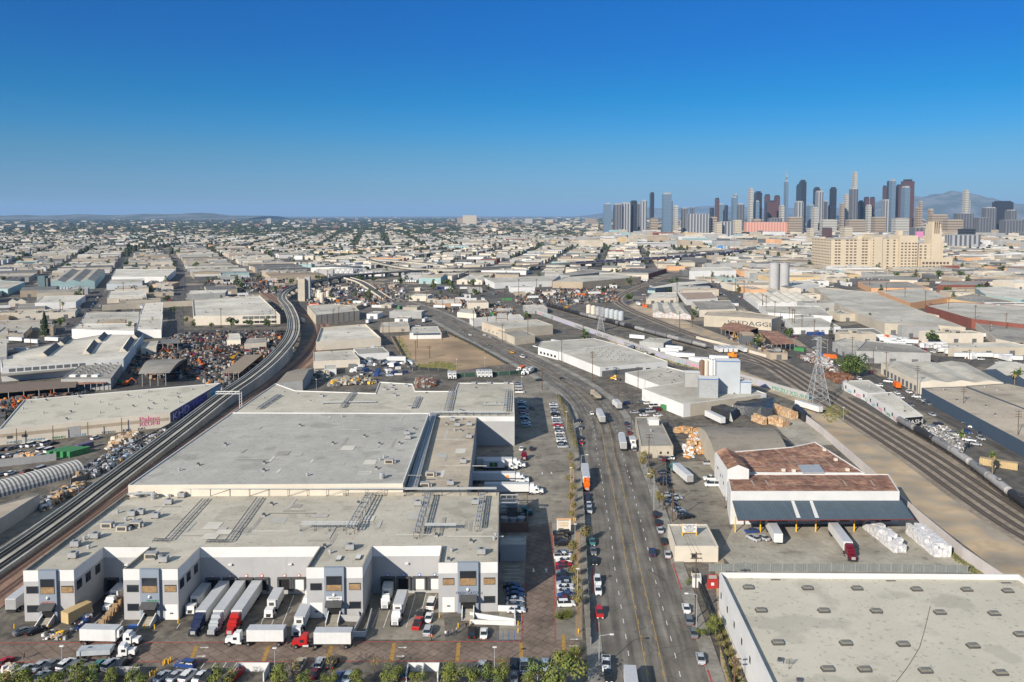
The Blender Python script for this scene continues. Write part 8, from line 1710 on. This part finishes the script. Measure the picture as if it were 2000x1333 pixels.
for i, (x0, x1, yt, mk_, dd) in enumerate(DT):
    d = 4050 + (dd if mk_ != 'pink' else -.8) * (180 if dd > -4 else 230) + (i % 5) * 12; d = 8500 if x0 < 1170 else d; yt += 5 if dd < 0 and x1 - x0 > 14 and mk_ in ('beige', 'pale', 'grey') else 0; a, b = gp(x0, d), gp(x1, d); h = H - (yt - 420) * d / FPX; w0 = (b - a).x; dp = min(45, max(12, .45 * w0 * FPX / max(60, x0 - 1000))); w = w0 - max(0, (x0 - 1000) / FPX * dp) if x0 > 1170 else w0; c = Vector((b.x - w / 2, d)) 
    t = thing('skyscraper' if h > 110 else 'office_building', f'{TN[mk_]} {"tower" if h > 110 else "block"} {"in the downtown skyline" if x0 > 1170 else "on the far horizon"}, {"very tall" if h > 250 else "tall" if h > 160 else "low"}', 'skyscraper' if h > 110 else 'building', (c.x, d, 0), 0, 'downtown skyline buildings'); ang = -math.atan2(c.x, d) * .4 * 0
    mb = MB(); mb.box((0, dp / 2, 0), (w, dp, h * .965 if h > 110 else h - 1), TM[mk_]); mb.build('shaft', t); mb = MB(); hh = h * .035 if h > 110 else 1.0; mb.box((0, dp / 2, h - hh), (w * (.8 if i % 3 else .6), dp * .8, hh), W_grey if mk_ not in ('dark', 'brown') else TM['dark']); mb.build('roof_crown', t)
    if mk_ == 'blue' and x0 == 1532: mb = MB(); mb.tube((0, dp / 2, h), (0, dp / 2, h + 50), 1.6, M_grey, 4, .3); mb.build('spire', t)
    mark([(a.x, d), (b.x, d), (b.x, d + dp), (a.x, d + dp)])
# ---------------- hills, haze ----------------
M_hill = mat('hill_scrub', (.14, .145, .135), .95, .25, .004, tint=(.06, .07, .045))
def ridge(x0, x1, d, prof, depth, n=90, seed=2):
    rr = random.Random(seed); mb = MB(); rows = 7; g = []
    for j in range(rows):
        row = []; v = j / (rows - 1)
        for i in range(n + 1):
            u = i / n; x = x0 + (x1 - x0) * u; hh = prof(u) * (math.sin(PI * v) ** .8 if 0 < v < 1 else 0) * (1 + .12 * math.sin(u * 37 + j) + rr.uniform(-.06, .06)); row.append(((x - 1000) / FPX * d + rr.uniform(-40, 40), d + depth * v, max(0, hh)))
        g.append(row)
    for j in range(rows - 1):
        for i in range(n): mb.face([g[j][i], g[j][i+1], g[j+1][i+1], g[j+1][i]], M_hill, True)
    struct(mb.build('hills'))
def bump(u, c, w): return math.exp(-((u - c) / w) ** 2)
# far right mountains, low left rise, faint range behind downtown
ridge(1680, 2300, 20000, lambda u: 80 + 400 * bump(u, .40, .14) + 350 * bump(u, .57, .2) + 300 * bump(u, .22, .1), 5000)
ridge(1100, 2200, 30000, lambda u: (120 + 250 * bump(u, .3, .16) + 260 * bump(u, .6, .2) + 150 * bump(u, .15, .1)) * min(1, u * 8), 5000, seed=5)
ridge(-300, 480, 16000, lambda u: 70 + 55 * bump(u, .78, .12) + 30 * bump(u, .5, .25), 3500, seed=6)
M_haze = bpy.data.materials.new('haze_air'); M_haze.use_nodes = True
n_ = M_haze.node_tree.nodes; n_.clear(); vo_ = n_.new('ShaderNodeVolumePrincipled'); oo_ = n_.new('ShaderNodeOutputMaterial')
M_haze.node_tree.links.new(vo_.outputs[0], oo_.inputs['Volume'])
vo_.inputs['Color'].default_value = (.38, .63, 1.0, 1); vo_.inputs['Density'].default_value = 2.7e-5; vo_.inputs['Anisotropy'].default_value = 0.0
mb = MB(); mb.box((0, 30000, -1.2), (76000, 76000, 860), M_haze); hz = mb.build('haze'); hz['kind'] = 'stuff'
# ---------------- labels: make look-alikes tell apart by their place in the picture ----------------
ORD = ['first', 'second', 'third', 'fourth', 'fifth', 'sixth', 'seventh', 'eighth', 'ninth', 'tenth', 'eleventh', 'twelfth']
def uniq():
    D = {}
    for o in THINGS: D.setdefault(o['label'], []).append(o)
    for lab, L in D.items():
        if len(L) < 2 or 'bale' in lab: continue
        P = {o: PX(o.matrix_basis.translation) for o in L}
        nm = lab
        if len(L) <= 12:
            xs = [P[o][0] for o in L]; ys = [P[o][1] for o in L]
            if max(xs) - min(xs) >= (max(ys) - min(ys)) * .6: L.sort(key=lambda o: P[o][0]); s = 'from the left'
            else: L.sort(key=lambda o: -P[o][1]); s = 'from the front'
            for i, o in enumerate(L): o['label'] = '%s, %s %s' % (nm, ORD[i], s) if len(L) > 2 else '%s, %s one' % (nm, (('left', 'right') if s.endswith('left') else ('nearer', 'farther'))[i])
        else:
            L.sort(key=lambda o: -P[o][1]); n = math.ceil(len(L) / 12); 
            for r in range(0, len(L), 12):
                S = sorted(L[r:r + 12], key=lambda o: P[o][0]); k = r // 12
                for i, o in enumerate(S): o['label'] = '%s, %s row back, %s from left' % (nm, ORD[min(k, 11)], ORD[i]) if k < 12 else nm
uniq()
for o in THINGS:
    w = o['label'].split()
    if len(w) > 16: print('LONG', len(w), o['label'])
